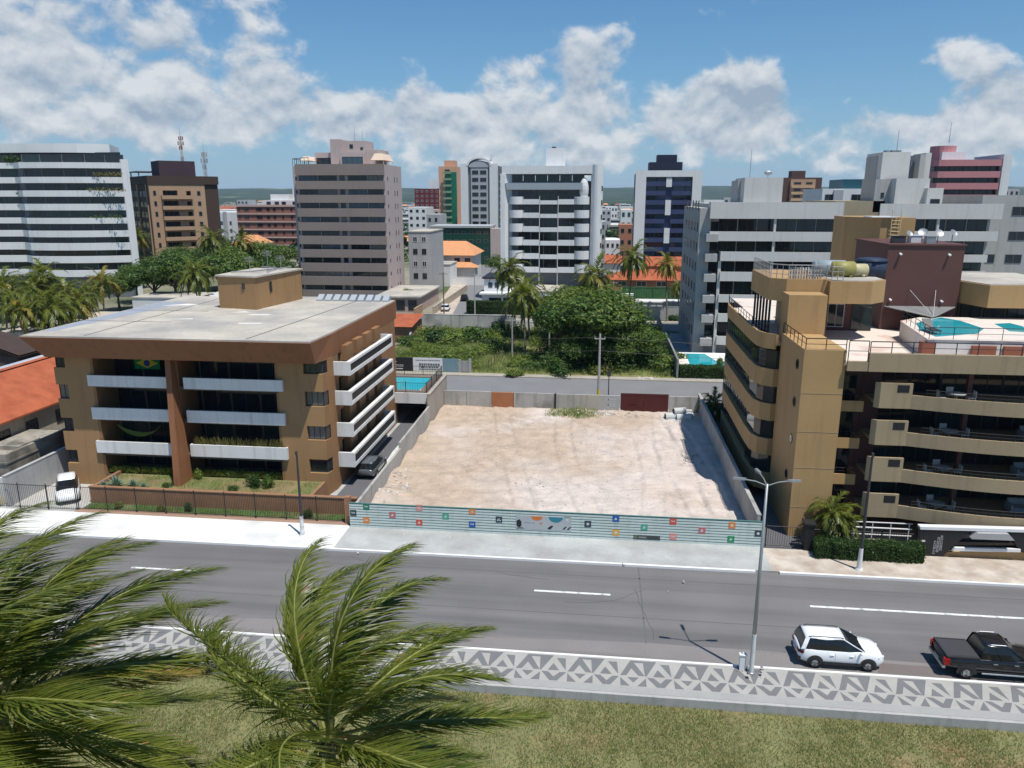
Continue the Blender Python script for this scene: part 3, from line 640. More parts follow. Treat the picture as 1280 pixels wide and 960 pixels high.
q = MB(); rail(q,[(PB[0][0]+.1,PB[0][1]+.1,zp),(PB[1][0]+.1,PB[1][1],zp)],.8,2,1.3,.02); rail(q,[(PB[0][0]+.1,PB[0][1]+.1,zp),(36,PB[4][1]+.15,zp)],.8,2,1.5,.02); q.build('railing', m_black, PO)
sl = MB()
for x,y in (G(1164,416,zp),): 
    sl.box(x-.3,x+.3,y-.9,y+.5,zp+.25,zp+.32); sl.extx([(y+.5,zp+.25),(y+1.1,zp+.8),(y+1.06,zp+.86),(y+.45,zp+.32)],x-.3,x+.3)
    for dx in (-.25,.25):
        for dy in (-.8,.4): sl.cyl((x+dx,y+dy,zp+.02),(x+dx,y+dy,zp+.26),.025,None,6)
one(sl,'pool_lounger',m_alu,'dark lounger at the near side of the blue rooftop pool','lounger',(x,y,zp))
# penthouse level, set back on the deck
def xz(u,v,Y): return FY(u,v,Y)
def X_(u,v,Y): return FY(u,v,Y)[0]
def Z_(u,v,Y): return FY(u,v,Y)[1]
z1 = Z_(1008,369,57.5); h1 = MB(); h1.box(X_(984,400,57.5),X_(1032,400,57.5),57.5,59.6,DZ,z1); h1.build('penthouse', m_och, BR)
zt2 = Z_(985,349,59.7); zb2 = Z_(985,377,59.7); xl2 = X_(983,360,59.7)-1.1
h2 = MB(); h2.prism([(xl2,67.5),(xl2,60.6),(xl2+1.1,59.7),(X_(1036,360,59.7),59.7),(X_(1036,360,59.7),68.0)],zb2,zt2); h2.box(xl2+2.2,X_(1030,360,59.7),59.8,67.4,DZ,zb2-.003); h2.build('penthouse', m_och, BR)
for i in range(6):
    q = MB(); q.cyl((xl2+.25,60.9+i*1.15,DZ),(xl2+.25,60.9+i*1.15,zb2),.09,None,8); q.build('column', m_black, BR)
zt3 = Z_(1070,352,59.0); zb3 = Z_(1070,380,59.0); xa3 = X_(1037,365,59.0); xb3 = X_(1090,365,59.0)
h3 = MB(); h3.prism([(xa3,59.0),(xb3,59.0),(xb3+1.4,60.4),(xb3+1.4,70),(xa3,70)],zb3,zt3); h3.build('penthouse', m_och, BR)
q = MB(); q.prism([(xa3+.2,59.2),(xb3-.1,59.2),(xb3+1.2,60.5),(xb3+1.2,69.8),(xa3+.2,69.8)],zt3+.001,zt3+.05); q.build('roof_slab', m_roofc, BR)
q = MB(); q.box(xa3,xb3+2,64.2,64.5,DZ,zb3-.003); q.build('rear_wall', m_purp, BR)
q = MB(); q.box(xa3+.003,xa3+.2,59.7,64.2,DZ,zb3-.003); q.build('side_wall', m_purp, BR)
win(BR,'f',xa3+.9,DZ+.3,1.9,1.9,64.2,m_wfr,m_gl,3,.06,.05); win(BR,'f',xa3+3.4,DZ+.1,1.6,2.1,64.2,m_alu,m_gl2,2,.06,.05)
YT = 65.2; xt0,xt1 = X_(1106,350,YT),X_(1201,350,YT); ztt = Z_(1155,307,YT)
tw = MB(); tw.box(xt0,xt1,YT,YT+8,DZ,ztt); TW = tw.build('stair_tower', m_purp, BR)
q = MB(); q.box(xt0-.1,xt1+.1,YT-.1,YT+8.1,ztt,ztt+.12); q.build('tower_cap', m_purp, TW)
zc = Z_(1150,384,YT); xm = X_(1150,388,YT); q = MB()
q.add([(xt0+.2,YT-.02,zc),(xt1-.2,YT-.02,zc),(xm,YT-2.6,zc-.45)],[(0,2,1)]); q.add([(xt0+.2,YT-.02,zc+.08),(xt1-.2,YT-.02,zc+.08),(xm,YT-2.65,zc-.37)],[(0,1,2)])
q.tube([(xt0+.2,YT-.05,zc+.04),(xm,YT-2.65,zc-.41),(xt1-.2,YT-.05,zc+.04)],.06,6); q.tube([(xm,YT-2.6,zc-.4),(xm-1.0,YT-.05,zc+1.4)],.02,5); q.tube([(xm,YT-2.6,zc-.4),(xm+1.0,YT-.05,zc+1.4)],.02,5)
q.build('canopy', m_steel, TW)
q = MB(); q.box(xm-1.3,xm+1.3,YT-.07,YT-.01,DZ,zc-.4); q.build('tower_door', m_gl, TW)
for u,v in ((1125,317),(1186,318),(1112,374),(1176,376)):
    x,z = FY(u,v,YT); q = MB(); q.cyl((x,YT-.01,z),(x,YT-.2,z-.05),.09,None,8); q.ell((x,YT-.22,z-.05),(.12,.12,.09),8,6); q.build('wall_lamp', m_wfr, TW)
zt4 = Z_(1240,357,62.5); zb4 = Z_(1240,385,62.5); xk = X_(1236,370,62.5)
h4 = MB(); h4.prism([(X_(1192,370,66),66),(xk,62.5),(37,62.5),(37,73),(X_(1192,370,66),73)],zb4,zt4); h4.build('penthouse', m_och, BR)
q = MB(); q.prism([(X_(1192,370,66)+.2,66.1),(xk+.1,62.7),(36.8,62.7),(36.8,72.8),(X_(1192,370,66)+.2,72.8)],zt4+.001,zt4+.06); q.build('roof_slab', m_roofc, BR)
q = MB(); q.box(xt1+.003,36.4,69.5,69.8,DZ,zb4-.003); q.build('rear_wall', m_och, BR)
for i in range(5): win(BR,'f',xt1+.3+i*1.9,DZ+.1,1.7,2.3,69.5,m_alu,random.choice([m_gl,m_glc]),2,.06,.06)
# tall tank house behind with its ladder
YQ = 75.0; zq = Z_(1100,272,YQ); xq0,xq1 = X_(1069,290,YQ),X_(1143,290,YQ)
h5 = MB(); h5.prism([(xq0,YQ+3.5),(X_(1100,290,YQ),YQ),(xq1,YQ),(xq1,YQ+7),(xq0,YQ+7)],DZ,zq); h5.build('tank_house', m_och, BR)
xl_ = X_(1112,290,YQ); q = MB()
for x in (xl_,xl_+.8): q.cyl((x,YQ-.2,zq-4),(x,YQ-.2,zq+.7),.04,None,6)
for i in range(13): q.cyl((xl_,YQ-.2,zq-3.9+i*.33),(xl_+.8,YQ-.2,zq-3.9+i*.33),.03,None,5)
q.build('ladder', M('yellow_steel',(.6,.52,.3),.6,.1,1,4), BR)
q = MB(); q.box(X_(1090,275,YQ)-.1,X_(1120,275,YQ),YQ-.25,YQ+2,zq,zq+.1); q.build('tank_house_slab', m_wfr, BR)
# tanks, railings and dishes on the upper roofs
zr = zt3+.05
for i,(u,y,rr,hh,mat,lab) in enumerate(((1036,62.5,.62,1.15,M('grey_tank',(.28,.33,.36),.5,.06,1,4),'grey plastic water tank by the terrace railing on the ochre penthouse'),(1053,62.0,.6,1.15,M('yellow_tank',(.30,.27,.09),.5,.06,1,4),'mustard yellow round water tank on the ochre penthouse roof'),(1069,62.3,.5,1.05,M('cream_tank',(.47,.42,.25),.5,.06,1,4),'cream yellow water tank between the mustard and blue tanks'))):
    x = X_(u,342,y); L_ = .75 if i else 1.1; q = MB(); q.cyl((x-L_,y,zr+rr),(x+L_,y,zr+rr),rr,None,18); q.ell((x-L_,y,zr+rr),(.22,rr,rr),14,8); q.ell((x+L_,y,zr+rr),(.22,rr,rr),14,8); q.box(x-.6,x-.4,y-.5,y+.5,zr,zr+.2); q.box(x+.4,x+.6,y-.5,y+.5,zr,zr+.2)
    one(q,'water_tank',mat,lab,'water tank',(x,y,zr),'tanks on the penthouse roof',True)
x = X_(1088,342,63.2); q = MB(); q.cyl((x,63.2,zr),(x,63.2,zr+1.15),1.05,1.15,20); q.cyl((x,63.2,zr+1.15),(x,63.2,zr+1.25),1.2,None,20); q.ell((x,63.2,zr+1.25),(1.15,1.15,.18),18,6)
one(q,'water_tank',M('navy_tank',(.03,.045,.08),.5,.06,1,4),'dark blue upright water tank beside the plum stair tower','water tank',(x,63.2,zr),'tanks on the penthouse roof',True)
q = MB(); rail(q,[(xl2+.1,67.4,zt2),(xl2+.1,60.7,zt2),(xl2+1.2,59.8,zt2),(xa3-.1,59.8,zt2),(xa3+.1,59.1,zt3),(xa3+.9,59.1,zt3)],1.05,3,.5,.03)
for i in range(12): q.box(xl2+1.3+i*.2,xl2+1.42+i*.2,59.86,59.9,zt2+.05,zt2+.9)
q.build('railing', M('pale_rail',(.33,.33,.33),.5,.1,2,5), BR)
zz0 = ztt+.12
for i,(u,y,rr,az,lab) in enumerate(((1135,67,.28,.4,'small grey dish at left on the plum stair tower'),(1152,69,.38,-.3,'largest white dish in the middle of the plum stair tower roof'),(1172,67.5,.36,.1,'grey dish right of centre on the plum stair tower'),(1190,68,.34,.5,'grey dish at the right end of the plum stair tower roof'))):
    x = X_(u,300,y); z = zz0; q = MB(); q.cyl((x,y,z),(x,y,z+.7),.04,None,6)
    cx = Vector((x,y-.1,z+.75)); ax = Vector((math.sin(az),-math.cos(az),.75)).normalized(); u_ = ax.orthogonal().normalized(); v2 = ax.cross(u_); V = []; Fc = []
    for a in range(5):
        for bb in range(14):
            r2 = rr*a/4; t = 2*math.pi*bb/14; V.append(cx+u_*r2*math.cos(t)+v2*r2*math.sin(t)+ax*(r2*r2*.5))
    for a in range(4):
        for bb in range(14): Fc.append((a*14+bb,a*14+(bb+1)%14,(a+1)*14+(bb+1)%14,(a+1)*14+bb))
    q.add(V,Fc); q.cyl(cx,cx+ax*rr*.9,.015,None,5)
    one(q,'satellite_dish',m_steel,lab,'satellite dish',(x,y,z),'dishes on the plum stair tower')
for i,(u,y,s_,lab) in enumerate(((1122,66.5,.5,'small dark tank box at the left edge of the plum tower roof'),(1143,67.5,.4,'low pale cabinet between the dishes on the plum tower roof'),(1162,66.2,.35,'small grey cabinet at the front of the plum tower roof'))):
    x = X_(u,303,y); q = MB(); q.box(x-s_,x+s_,y-.3,y+.3,zz0,zz0+.55); q.box(x-s_-.04,x+s_+.04,y-.34,y+.34,zz0+.55,zz0+.6); one(q,'roof_cabinet',[m_alu,m_wfr,m_steel][i],lab,'cabinet',(x,y,zz0))
# furniture on the curved balconies
def patio(x,y,z,lab):
    t = thing('table',lab,'table',(x,y,z),'tables on the curved balconies')
    q = MB(); q.cyl((x,y,z+.70),(x,y,z+.74),.55,None,18); q.build('tabletop', M('pale_tabletop',(.35,.36,.36),.4,.08,1,4), t)
    q = MB(); q.cyl((x,y,z),(x,y,z+.70),.05,None,8); q.cyl((x,y,z),(x,y,z+.03),.3,None,12); q.build('base', m_steel, t)
def chair(x,y,z,rz,lab,mat):
    t = thing('chair',lab,'chair',(x,y,z),'chairs on the curved balconies'); t.rotation_euler = (0,0,rz)
    q = MB(); q.box(-.23,.23,-.23,.23,.42,.46); q = q; q.v = [(a+x,b+y,c_+z) for a,b,c_ in q.v]; q.build('seat',mat,t)
    q = MB(); q.box(-.23,.23,.2,.24,.46,.9); q.v = [(a+x,b+y,c_+z) for a,b,c_ in q.v]; q.build('backrest',mat,t)
    for sx in (-.2,.2):
        for sy in (-.2,.2):
            q = MB(); q.cyl((sx,sy,0),(sx,sy,.42),.02,None,6); q.v = [(a+x,b+y,c_+z) for a,b,c_ in q.v]; q.build('leg',mat,t)
m_wch = M('white_wicker',(.5,.48,.45),.7,.1,2,8)
lvn = ['lowest','second','third','top']
for k,zb in enumerate(LV):
    z = zb+.3
    patio(23.4+.1*k,51.6,z,'round table on the %s curved balcony' % lvn[k])
    for i,(dx,dy,rz) in enumerate(((-.95,0,math.pi/2),(.95,.1,-math.pi/2),(0,.85,0))):
        chair(23.4+.1*k+dx,51.6+dy,z,rz,'%s patio chair %s the round table on the %s curved balcony' % ('pale wicker', ('left of','right of','behind')[i], lvn[k]), m_wch)
    if k < 3:
        q = MB(); x = 28.6; q.box(x,x+1.6,52,52.8,z+.1,z+.42); q.box(x,x+1.6,52.8,52.95,z+.1,z+.85); q.box(x-.14,x,52,52.9,z+.05,z+.6); q.box(x+1.6,x+1.74,52,52.9,z+.05,z+.6)
        one(q,'sofa',M('grey_cushion',(.28,.29,.30),.9,.1,1,5),'grey outdoor sofa at the right on the %s curved balcony' % lvn[k],'sofa',(x+.8,52.4,z),'sofas on the curved balconies')
# ground floor front: railings, hedge, gate, black entrance screen
q = MB(); bars(q,[(11.75,49.3,.1),(14.4,49.3,.1)],1.6,step=.15); one(q,'driveway_gate',m_black,'black bar gate across the driveway beside the right building','gate',(13,49.3,.1))
q = MB(); bars(q,[(14.5,49.3,.1),(21.6,49.3,.1)],1.5,step=.16); q.box(14.4,21.7,49.2,49.42,.0,.14); one(q,'iron_fence',m_black,'low black iron fence behind the clipped hedge','fence',(18,49.3,0))
q = MB(); q.box(14.2,14.75,48.9,49.6,.1,2.0); q.box(14.1,14.85,48.8,49.7,2.0,2.08); one(q,'gate_post',m_black,'dark square gate post at the left end of the hedge','post',(14.5,49.2,.1))
q = MB()
for x in (18.0,19.2,20.4,21.6): q.cyl((x,51.0,.1),(x,51.0,1.55),.03,None,6)
q.cyl((17.6,51.0,1.1),(21.8,51.0,1.1),.05,None,6); q.cyl((17.6,51.0,.6),(21.8,51.0,.6),.04,None,6); q.cyl((17.6,51,1.5),(21.8,51,1.5),.04,None,6); q.build('entrance_railing',m_wfr,BR)
E1 = thing('entrance_screen','black angular entrance screen with grey lettering, white top edge and canopy','screen',(26,49.5,.1))
def fyz(u,v,Y): return FY(u,v,Y)
Yk = 49.0
P_ = [fyz(u,v,Yk) for u,v in ((1150,660),(1215,663),(1188,686),(1172,702),(1166,702),(1150,687))]
q = MB(); q.exty(P_,Yk,Yk+.3); q.build('panel',M('black_panel',(.018,.019,.022),.35,.1,1,4),E1)
P_ = [fyz(u,v,Yk) for u,v in ((1262,664),(1330,667),(1330,696),(1284,694),(1270,682))]
q = MB(); q.exty(P_,Yk,Yk+.3); q.build('panel',MATS['black_panel'],E1)
P_ = [fyz(u,v,Yk) for u,v in ((1150,658),(1330,663),(1330,666.5),(1150,661.5))]
q = MB(); q.exty(P_,Yk-.06,Yk+.4); q.build('top_edge',m_wfr,E1)
P_ = [fyz(u,v,Yk) for u,v in ((1220,664),(1258,665),(1265,673),(1212,671))]
q = MB(); q.exty(P_,Yk-.35,Yk+.2); q.build('canopy',M('grey_canopy',(.36,.36,.36),.5,.06,1,4),E1)
P_ = [fyz(u,v,Yk) for u,v in ((1193,684),(1275,686),(1275,689.5),(1190,688))]
q = MB(); q.exty(P_,Yk-.1,Yk+.1); q.build('counter',m_wfr,E1)
q = MB(); q.exty([fyz(u,v,Yk+.2) for u,v in ((1178,690),(1330,690),(1330,706),(1176,703))],Yk+.2,Yk+.4); q.build('base_wall',m_och,E1)
q = MB(); q.exty([fyz(u,v,Yk+.7) for u,v in ((1180,668),(1290,670),(1290,690),(1180,688))],Yk+.7,Yk+.8); q.build('dark_glazing',m_gl,E1)
q = MB()     # grey stacked lettering, too small to read in the picture: three upright columns of strokes
r5 = random.Random(4)
x0,z0 = fyz(1165,692,Yk); x1,z1 = fyz(1180,669,Yk)
cw = (x1-x0)/3
for cidx in range(3):
    zz = z0+(z1-z0)*(.0+.1*cidx); ztop = z1-(z1-z0)*(.35-.17*cidx)
    while zz < ztop:
        hh = .085; xx = x0+cidx*cw
        q.box(xx+.02,xx+cw-.03,Yk-.012,Yk-.002,zz,zz+.018); 
        q.box(xx+.02,xx+.045,Yk-.012,Yk-.002,zz+.0185,zz+hh)
        if r5.random() > .4: q.box(xx+cw-.055,xx+cw-.03,Yk-.012,Yk-.002,zz+.0185,zz+hh)
        if r5.random() > .5: q.box(xx+.05,xx+cw-.06,Yk-.012,Yk-.002,zz+hh-.02,zz+hh)
        zz += .12
q.build('lettering',M('grey_lettering',(.42,.43,.44),.5,.05,1,4),E1)
q = MB(); x,z = fyz(1152,676,Yk); q.box(x,x+.22,Yk-.012,Yk-.002,z-.06,z+.06); q.build('number_plate',m_wfr,E1)
# ---------------------------------------------------------------- the sandy lot: hoarding, walls, gate, rubble
YH = 49.15
HO = thing('hoarding','long pale green striped metal hoarding with coloured squares along the sandy lot','hoarding',(-3,YH,.127))
m_mint = M('pale_mint_sheet',(.54,.61,.58),.5,.08,.6,4,streak=.16); m_teal = M('teal_groove',(.085,.20,.185),.5,.05,1,4)
xl,xr,zt = -17.35,11.45,1.95
q = MB(); q.box(xl,xr,YH+.02,YH+.05,.13,zt,1)
n = 9; st = (zt-.13)/n
for i in range(n): q.box(xl,xr,YH-.012,YH+.02,.13+i*st+.0,.13+i*st+st*.68,0)
q.build('sheet',[m_mint,m_teal],HO)
q = MB(); q.box(xl-.02,xr+.02,YH-.03,YH+.07,zt,zt+.04); q.build('top_rail',m_teal,HO)
q = MB()
for i in range(12): q.box(xl+.3+i*2.56,xl+.4+i*2.56,YH+.05,YH+.15,.05,zt-.02)
for i in range(12): q.cyl((xl+.35+i*2.56,YH+.15,1.6),(xl+.35+i*2.56,YH+1.3,.1),.04,None,6)
q.build('bracing',m_wood,HO)
cols = dict(dark=(.035,.055,.07),green=(.02,.17,.10),orange=(.62,.22,.05),red=(.55,.09,.06),blue=(.03,.10,.33),pink=(.62,.25,.22),teal=(.08,.33,.24),yellow=(.62,.35,.07),rose=(.45,.15,.15),lime=(.02,.25,.10))
sq = [(441.6,641.2,'dark'),(457.8,633.6,'green'),(458,650.5,'orange'),(490.5,643.8,'rose'),(524,634.8,'pink'),(524,653.2,'red'),(557,645.5,'teal'),(590.3,639.5,'orange'),(590.3,655.5,'blue'),(623.7,649.5,'dark'),
      (709,650.2,'green'),(734.8,655,'dark'),(769.8,648.5,'blue'),(769.8,665.8,'yellow'),(805.3,659.2,'teal'),(841.4,652,'red'),(841.4,670.8,'pink'),(877.5,663.2,'rose'),(915,656.8,'orange'),(913.6,674,'lime'),(947.7,667,'dark')]
r6 = random.Random(2)
for u,v,cn in sq:
    x,z = FY(u,v,YH-.02); s_ = .23; b = MB(); b.box(x-s_,x+s_,YH-.024,YH-.013,z-s_,z+s_,0)
    k = r6.randrange(4); y0,y1 = YH-.029,YH-.0245
    if k == 0: b.box(x-.12,x+.12,y0,y1,z-.02,z+.03,1); b.box(x-.12,x-.08,y0,y1,z+.032,z+.1,1); b.box(x+.05,x+.1,y0,y1,z+.032,z+.08,1)
    elif k == 1: b.box(x-.13,x-.07,y0,y1,z-.1,z+.02,1); b.box(x-.03,x+.03,y0,y1,z-.1,z+.1,1); b.box(x+.07,x+.13,y0,y1,z-.1,z-.02,1)
    elif k == 2: b.exty([(x-.12,z-.1),(x+.1,z-.06),(x,z+.12)],y0,y1,1)
    else: b.exty([(x+.1*math.cos(t*.6283),z+.1*math.sin(t*.6283)) for t in range(10)],y0,y1,1)
    b.build('sign_panel',[M('panel_'+cn,cols[cn],.5,.05,1,4),M('pictogram_white',(.55,.57,.57),.5,.05,1,4)],HO,label=cn+' square panel on the hoarding')
xa,za = FY(645,644,YH-.02); xb,zb_ = FY(714,663.5,YH-.02); zb_ = za-1.0
bn = MB(); bn.box(xa,xb,YH-.026,YH-.014,zb_,za,0)
def bp(fx,fz): return (xa+(xb-xa)*fx, zb_+(za-zb_)*fz)
def half(fx,fz,r,up,mi): 
    cx,cz = bp(fx,fz); bn.exty([(cx+r*math.cos(math.pi*t/10),cz+(r if up else -r)*.8*math.sin(math.pi*t/10)) for t in range(11)],YH-.031,YH-.0265,mi)
half(.38,.985,.4,False,1); half(.72,.985,.5,False,2)
bn.exty([bp(.01,.22),bp(.06,.1),bp(.10,.25),bp(.10,.55),bp(.06,.72),bp(.01,.6)],YH-.031,YH-.0265,3)
bn.exty([bp(.01,.02),bp(.16,.02),bp(.10,.16),bp(.03,.14)],YH-.031,YH-.0265,4)
bn.exty([bp(.57,.06),bp(.63,.06),bp(.68,.32),bp(.64,.34),bp(.59,.2)],YH-.031,YH-.0265,3)
for f in (.84,.92): bn.exty([bp(f,.08),bp(f+.035,.08),bp(f+.08,.3),bp(f+.05,.3)],YH-.031,YH-.0265,3)
bn.exty([bp(.43,.4),bp(.47,.4),bp(.47,.52),bp(.43,.52)],YH-.031,YH-.0265,1)
for k in range(4): bn.exty([bp(.15+k*.05,.46),bp(.185+k*.05,.46),bp(.185+k*.05,.50),bp(.15+k*.05,.50)],YH-.031,YH-.0265,4)
bn.build('banner',[M('banner_grey',(.40,.42,.43),.5,.05,1,4),M('banner_orange',(.6,.17,.04),.5,.05,1,4),M('banner_teal',(.04,.20,.27),.5,.05,1,4),M('banner_black',(.02,.025,.03),.5,.05,1,4),M('banner_slate',(.16,.17,.18),.5,.05,1,4)],HO,label='grey banner with orange and teal half discs')
xa,za = FY(792,668.5,YH-.02); xb,_ = FY(825,674,YH-.02)
bn = MB(); bn.box(xa,xb,YH-.026,YH-.014,za-.32,za,0); bn.box(xa+.02,xa+.25,YH-.030,YH-.0265,za-.28,za-.04,1)
for k in range(7): bn.box(xa+.35+k*.08,xa+.39+k*.08,YH-.030,YH-.0265,za-.22,za-.1,2)
bn.build('nameplate',[M('plate_dark',(.05,.06,.06),.5,.05,1,4),M('plate_olive',(.13,.16,.10),.5,.05,1,4),MATS['banner_grey']],HO,label='long dark nameplate low on the hoarding')
m_oldw = M('stained_wall',(.40,.385,.36),.9,.12,.5,4,bump=.2,streak=.35,alt=(.30,.29,.27),altscale=.4,altpos=.6)
def lowwall(name,pts,h,th,mat,label,capmat=None):
    q = MB()
    for i in range(len(pts)-1):
        a = Vector((*pts[i][:2],0)); b = Vector((*pts[i+1][:2],0)); d = (b-a).normalized(); n_ = Vector((-d.y,d.x,0))*th/2
        ha,hb = (h,h) if not isinstance(h,(list,tuple)) else (h[i],h[i+1])
        V = []
        for p,hh in ((a,ha),(b,hb)):
            for s_ in (-1,1): V += [(p.x+s_*n_.x,p.y+s_*n_.y,-.05),(p.x+s_*n_.x,p.y+s_*n_.y,hh)]
        q.add(V,[(0,1,3,2),(4,6,7,5),(0,4,5,1),(2,3,7,6),(1,5,7,3),(0,2,6,4)])
    return one(q,name,mat,label,'wall',(pts[0][0],pts[0][1],0))
lowwall('boundary_wall',[(-17.0,49.4),(-17.0,62.0)],1.75,.2,m_oldw,'long grey boundary wall between the sandy lot and the left driveway, lower near stretch')
lowwall('boundary_wall',[(-17.0,62.0),(-17.05,73.9)],2.3,.2,m_oldw,'middle stretch of the grey boundary wall between sandy lot and left driveway')
q = MB(); q.box(-17.2,-16.95,73.95,83,-.05,3.5); q.box(-17.25,-16.9,73.93,83.05,3.5,3.58)
one(q,'boundary_wall',M('brown_grey_wall',(.36,.32,.28),.9,.12,.6,4,streak=.25),'tallest stretch of the boundary wall, beside the left pool terrace','wall',(-17.05,78,0))
q = MB(); q.box(11.1,11.3,49.3,82,-.05,2.35); q.box(11.06,11.34,49.28,82,2.35,2.42); one(q,'boundary_wall',m_oldw,'long grey boundary wall on the right side of the sandy lot, in shade','wall',(11.2,65,0))
def FYs(u,v): return FY(u,v,81.2)
segs = [(-16.9,-11.6,'stained grey concrete block stretch of the rear lot wall at far left',m_oldw,2.15),(-11.55,-8.95,'red brick infill panel in the rear wall of the sandy lot',M('raw_red_brick',(.36,.15,.07),.9,.12,1.2,9,bump=.2),2.1),(-8.9,-4.45,'grey stained stretch of rear lot wall right of the brick infill',M('patchy_wall',(.37,.36,.34),.9,.15,.9,4,streak=.35,alt=(.19,.19,.17),altscale=.5,altpos=.57),2.12),(-4.4,1.0,'pale yellowish stained stretch of rear lot wall behind the utility pole',M('yellowed_wall',(.43,.40,.29),.9,.12,.6,4,streak=.25,alt=(.37,.36,.34),altscale=.3),2.1),(1.05,2.6,'block panel with openings in the rear wall beside the maroon gate',M('grey_block',(.36,.36,.36),.9,.12,1.5,8),2.1),(7.95,11.05,'stretch of rear lot wall right of the maroon gate',m_oldw,2.2)]
for x0,x1,lab,mat,h in segs:
    q = MB()
    if 'openings' in lab:
        q.wall('x',x0,x1,0,h,81.1,81.3,[(x0+.3,x0+1.2,.9,1.15),(x0+.3,x0+1.2,1.5,1.75)])
    else: q.box(x0,x1,81.1,81.3,-.05,h)
    one(q,'rear_wall',mat,lab,'wall',((x0+x1)/2,81.2,0))
for i,x in enumerate((-14.2,-4.42,-8.92)):
    q = MB(); q.box(x-.09,x+.09,81.02,81.09,0,2.2); one(q,'wall_pier',m_conc if i != 1 else m_black,['slim concrete pier on the rear lot wall at far left','dark gap post between grey and yellowish rear walls','concrete pier right of the brick infill'][i],'pier',(x,81.05,0))
q = MB(); q.box(2.72,7.86,81.12,81.2,.15,2.4)
for i in range(18): q.box(2.76+i*.283,2.82+i*.283,81.095,81.119,.2,2.36)
q.box(2.72,7.86,81.09,81.118,2.2,2.3); q.box(3.6,4.6,81.08,81.117,1.2,1.24); q.cyl((5.3,81.06,1.0),(5.3,81.06,1.6),.03,None,6)
one(q,'metal_gate',M('maroon_paint',(.085,.018,.018),.5,.08,.8,4),'wide maroon sheet metal gate in the rear wall of the sandy lot','gate',(5.3,81.15,.1))
# rubble heaps, stones and scraps on the sand
m_rub = M('rubble_grey',(.36,.33,.30),.95,.2,1.5,6,bump=.3); m_rub2 = M('rubble_pale',(.55,.52,.48),.95,.15,1.5,6)
def rocks(cx,cy,n,sx,sy,smin,smax,rr):
    q = MB()
    for i in range(n):
        x = cx+rr.gauss(0,sx); y = cy+rr.gauss(0,sy); s_ = rr.uniform(smin,smax); z = float(lotz(np.array(x),np.array(y))) if 49.3 < y < 81 and -16.9 < x < 11 else .12
        V = [(x+s_*rr.uniform(.5,1)*a,y+s_*rr.uniform(.5,1)*b,z+s_*(.7*c-.1)*rr.uniform(.6,1)) for a,b,c in ((-1,-1,0),(1,-1,0),(1,1,0),(-1,1,0),(-.7,-.7,1),(.7,-.7,1),(.7,.7,1),(-.7,.7,1))]
        q.add(V,[(3,2,1,0),(4,5,6,7),(0,1,5,4),(1,2,6,5),(2,3,7,6),(3,0,4,7)],rr.randrange(2))
    return q
r7 = random.Random(11)
for cx,cy,n,sx,sy,a,b,lab in ((8.9,66.5,40,.55,.8,.06,.22,'heap of broken masonry on the right side of the sandy lot'),(-15.9,56.5,70,.5,2.0,.05,.2,'line of broken rubble along the left wall of the lot'),(1.8,80.0,60,1.6,.3,.06,.24,'grey rubble heap under the rear wall by the maroon gate'),(-4.6,58.5,14,.9,.4,.04,.14,'few scattered stones left of the middle of the sandy lot'),(8.2,76.3,16,.9,.5,.05,.16,'scattered lumps below the concrete scrap at the right rear'),(6.0,97.9,22,.7,.4,.1,.3,'pile of pale rubble and bags on the verge by the hedge')):
    tag(one(rocks(cx,cy,n,sx,sy,a,b,r7),'rubble_heap',[m_rub,m_rub2],lab,'rubble',(cx,cy,0)),kind='stuff')
q = rocks(-3,65,900,7,8.5,.02,.085,r7); o = q.build('scattered_pebbles',[m_rub,m_rub2]); tag(o,'pebbles and crumbs scattered over the sandy lot','pebbles',kind='stuff')
# concrete pipe scraps by the gate
q = MB(); 
for i,(x,y,z,l,az) in enumerate(((8.2,79.3,.45,1.6,.2),(9.3,79.0,.45,1.5,.1),(8.9,79.5,1.05,1.3,.3),(9.9,79.5,.4,1.2,1.2))):
    d = Vector((math.cos(az),math.sin(az),0))*l/2; p = Vector((x,y,z)); q.cyl(p-d,p+d,.42 if i != 2 else .36,None,14); q.cyl(p-d*1.01,p-d*.6,.3,None,12,1)
q.box(7.6,10.2,78.4,79.6,.08,.3)
one(q,'concrete_pipes',[M('pale_cement',(.48,.50,.50),.85,.12,1,5),m_black],'heap of pale grey concrete pipe pieces by the maroon gate','pipes',(8.9,79.2,0))
q = MB(); q.box(9.6,10.3,79.9,80.4,.1,1.0); one(q,'concrete_block',MATS['pale_cement'],'upright pale concrete block beside the pipe pieces','block',(9.9,80.1,0))
# raised pool terrace of the left building
PT = thing('pool_terrace','raised white terrace with a turquoise pool behind the left building','pool',(-20.5,77,0))
q = MB(); q.box(-24.0,-17.26,74.6,83,2.4,3.3); q.box(-24,-17.26,74.5,74.62,2.38,3.5); q.build('deck',m_wband,PT)
for x in (-24,-17.55): 
    q = MB(); q.box(x,x+.25,74.8,82.9,0,2.4); q.build('support_wall',m_conc,PT)
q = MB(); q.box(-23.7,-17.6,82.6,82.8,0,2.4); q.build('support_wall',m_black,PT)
q = MB(); q.add([(-23.8,76.4,3.315),(-18.6,76.4,3.315),(-18.2,82.0,3.315),(-23.8,82.0,3.315)],[(0,1,2,3)]); q.build('pool_water',m_water,PT)
q = MB(); q.box(-18.4,-17.3,75.0,82.9,3.3,3.42); q.box(-24,-18.6,82.05,82.9,3.3,3.42); q.box(-24,-18.5,74.65,76.2,3.3,3.40); q.build('coping',M('brown_tile',(.20,.15,.12),.7,.1,1,5),PT)
q = MB(); bars(q,[(-24,74.9,3.4),(-17.5,74.9,3.4),(-17.5,82.9,3.4),(-24,82.9,3.4)],1.15,step=.18); q.build('railing',m_black,PT)
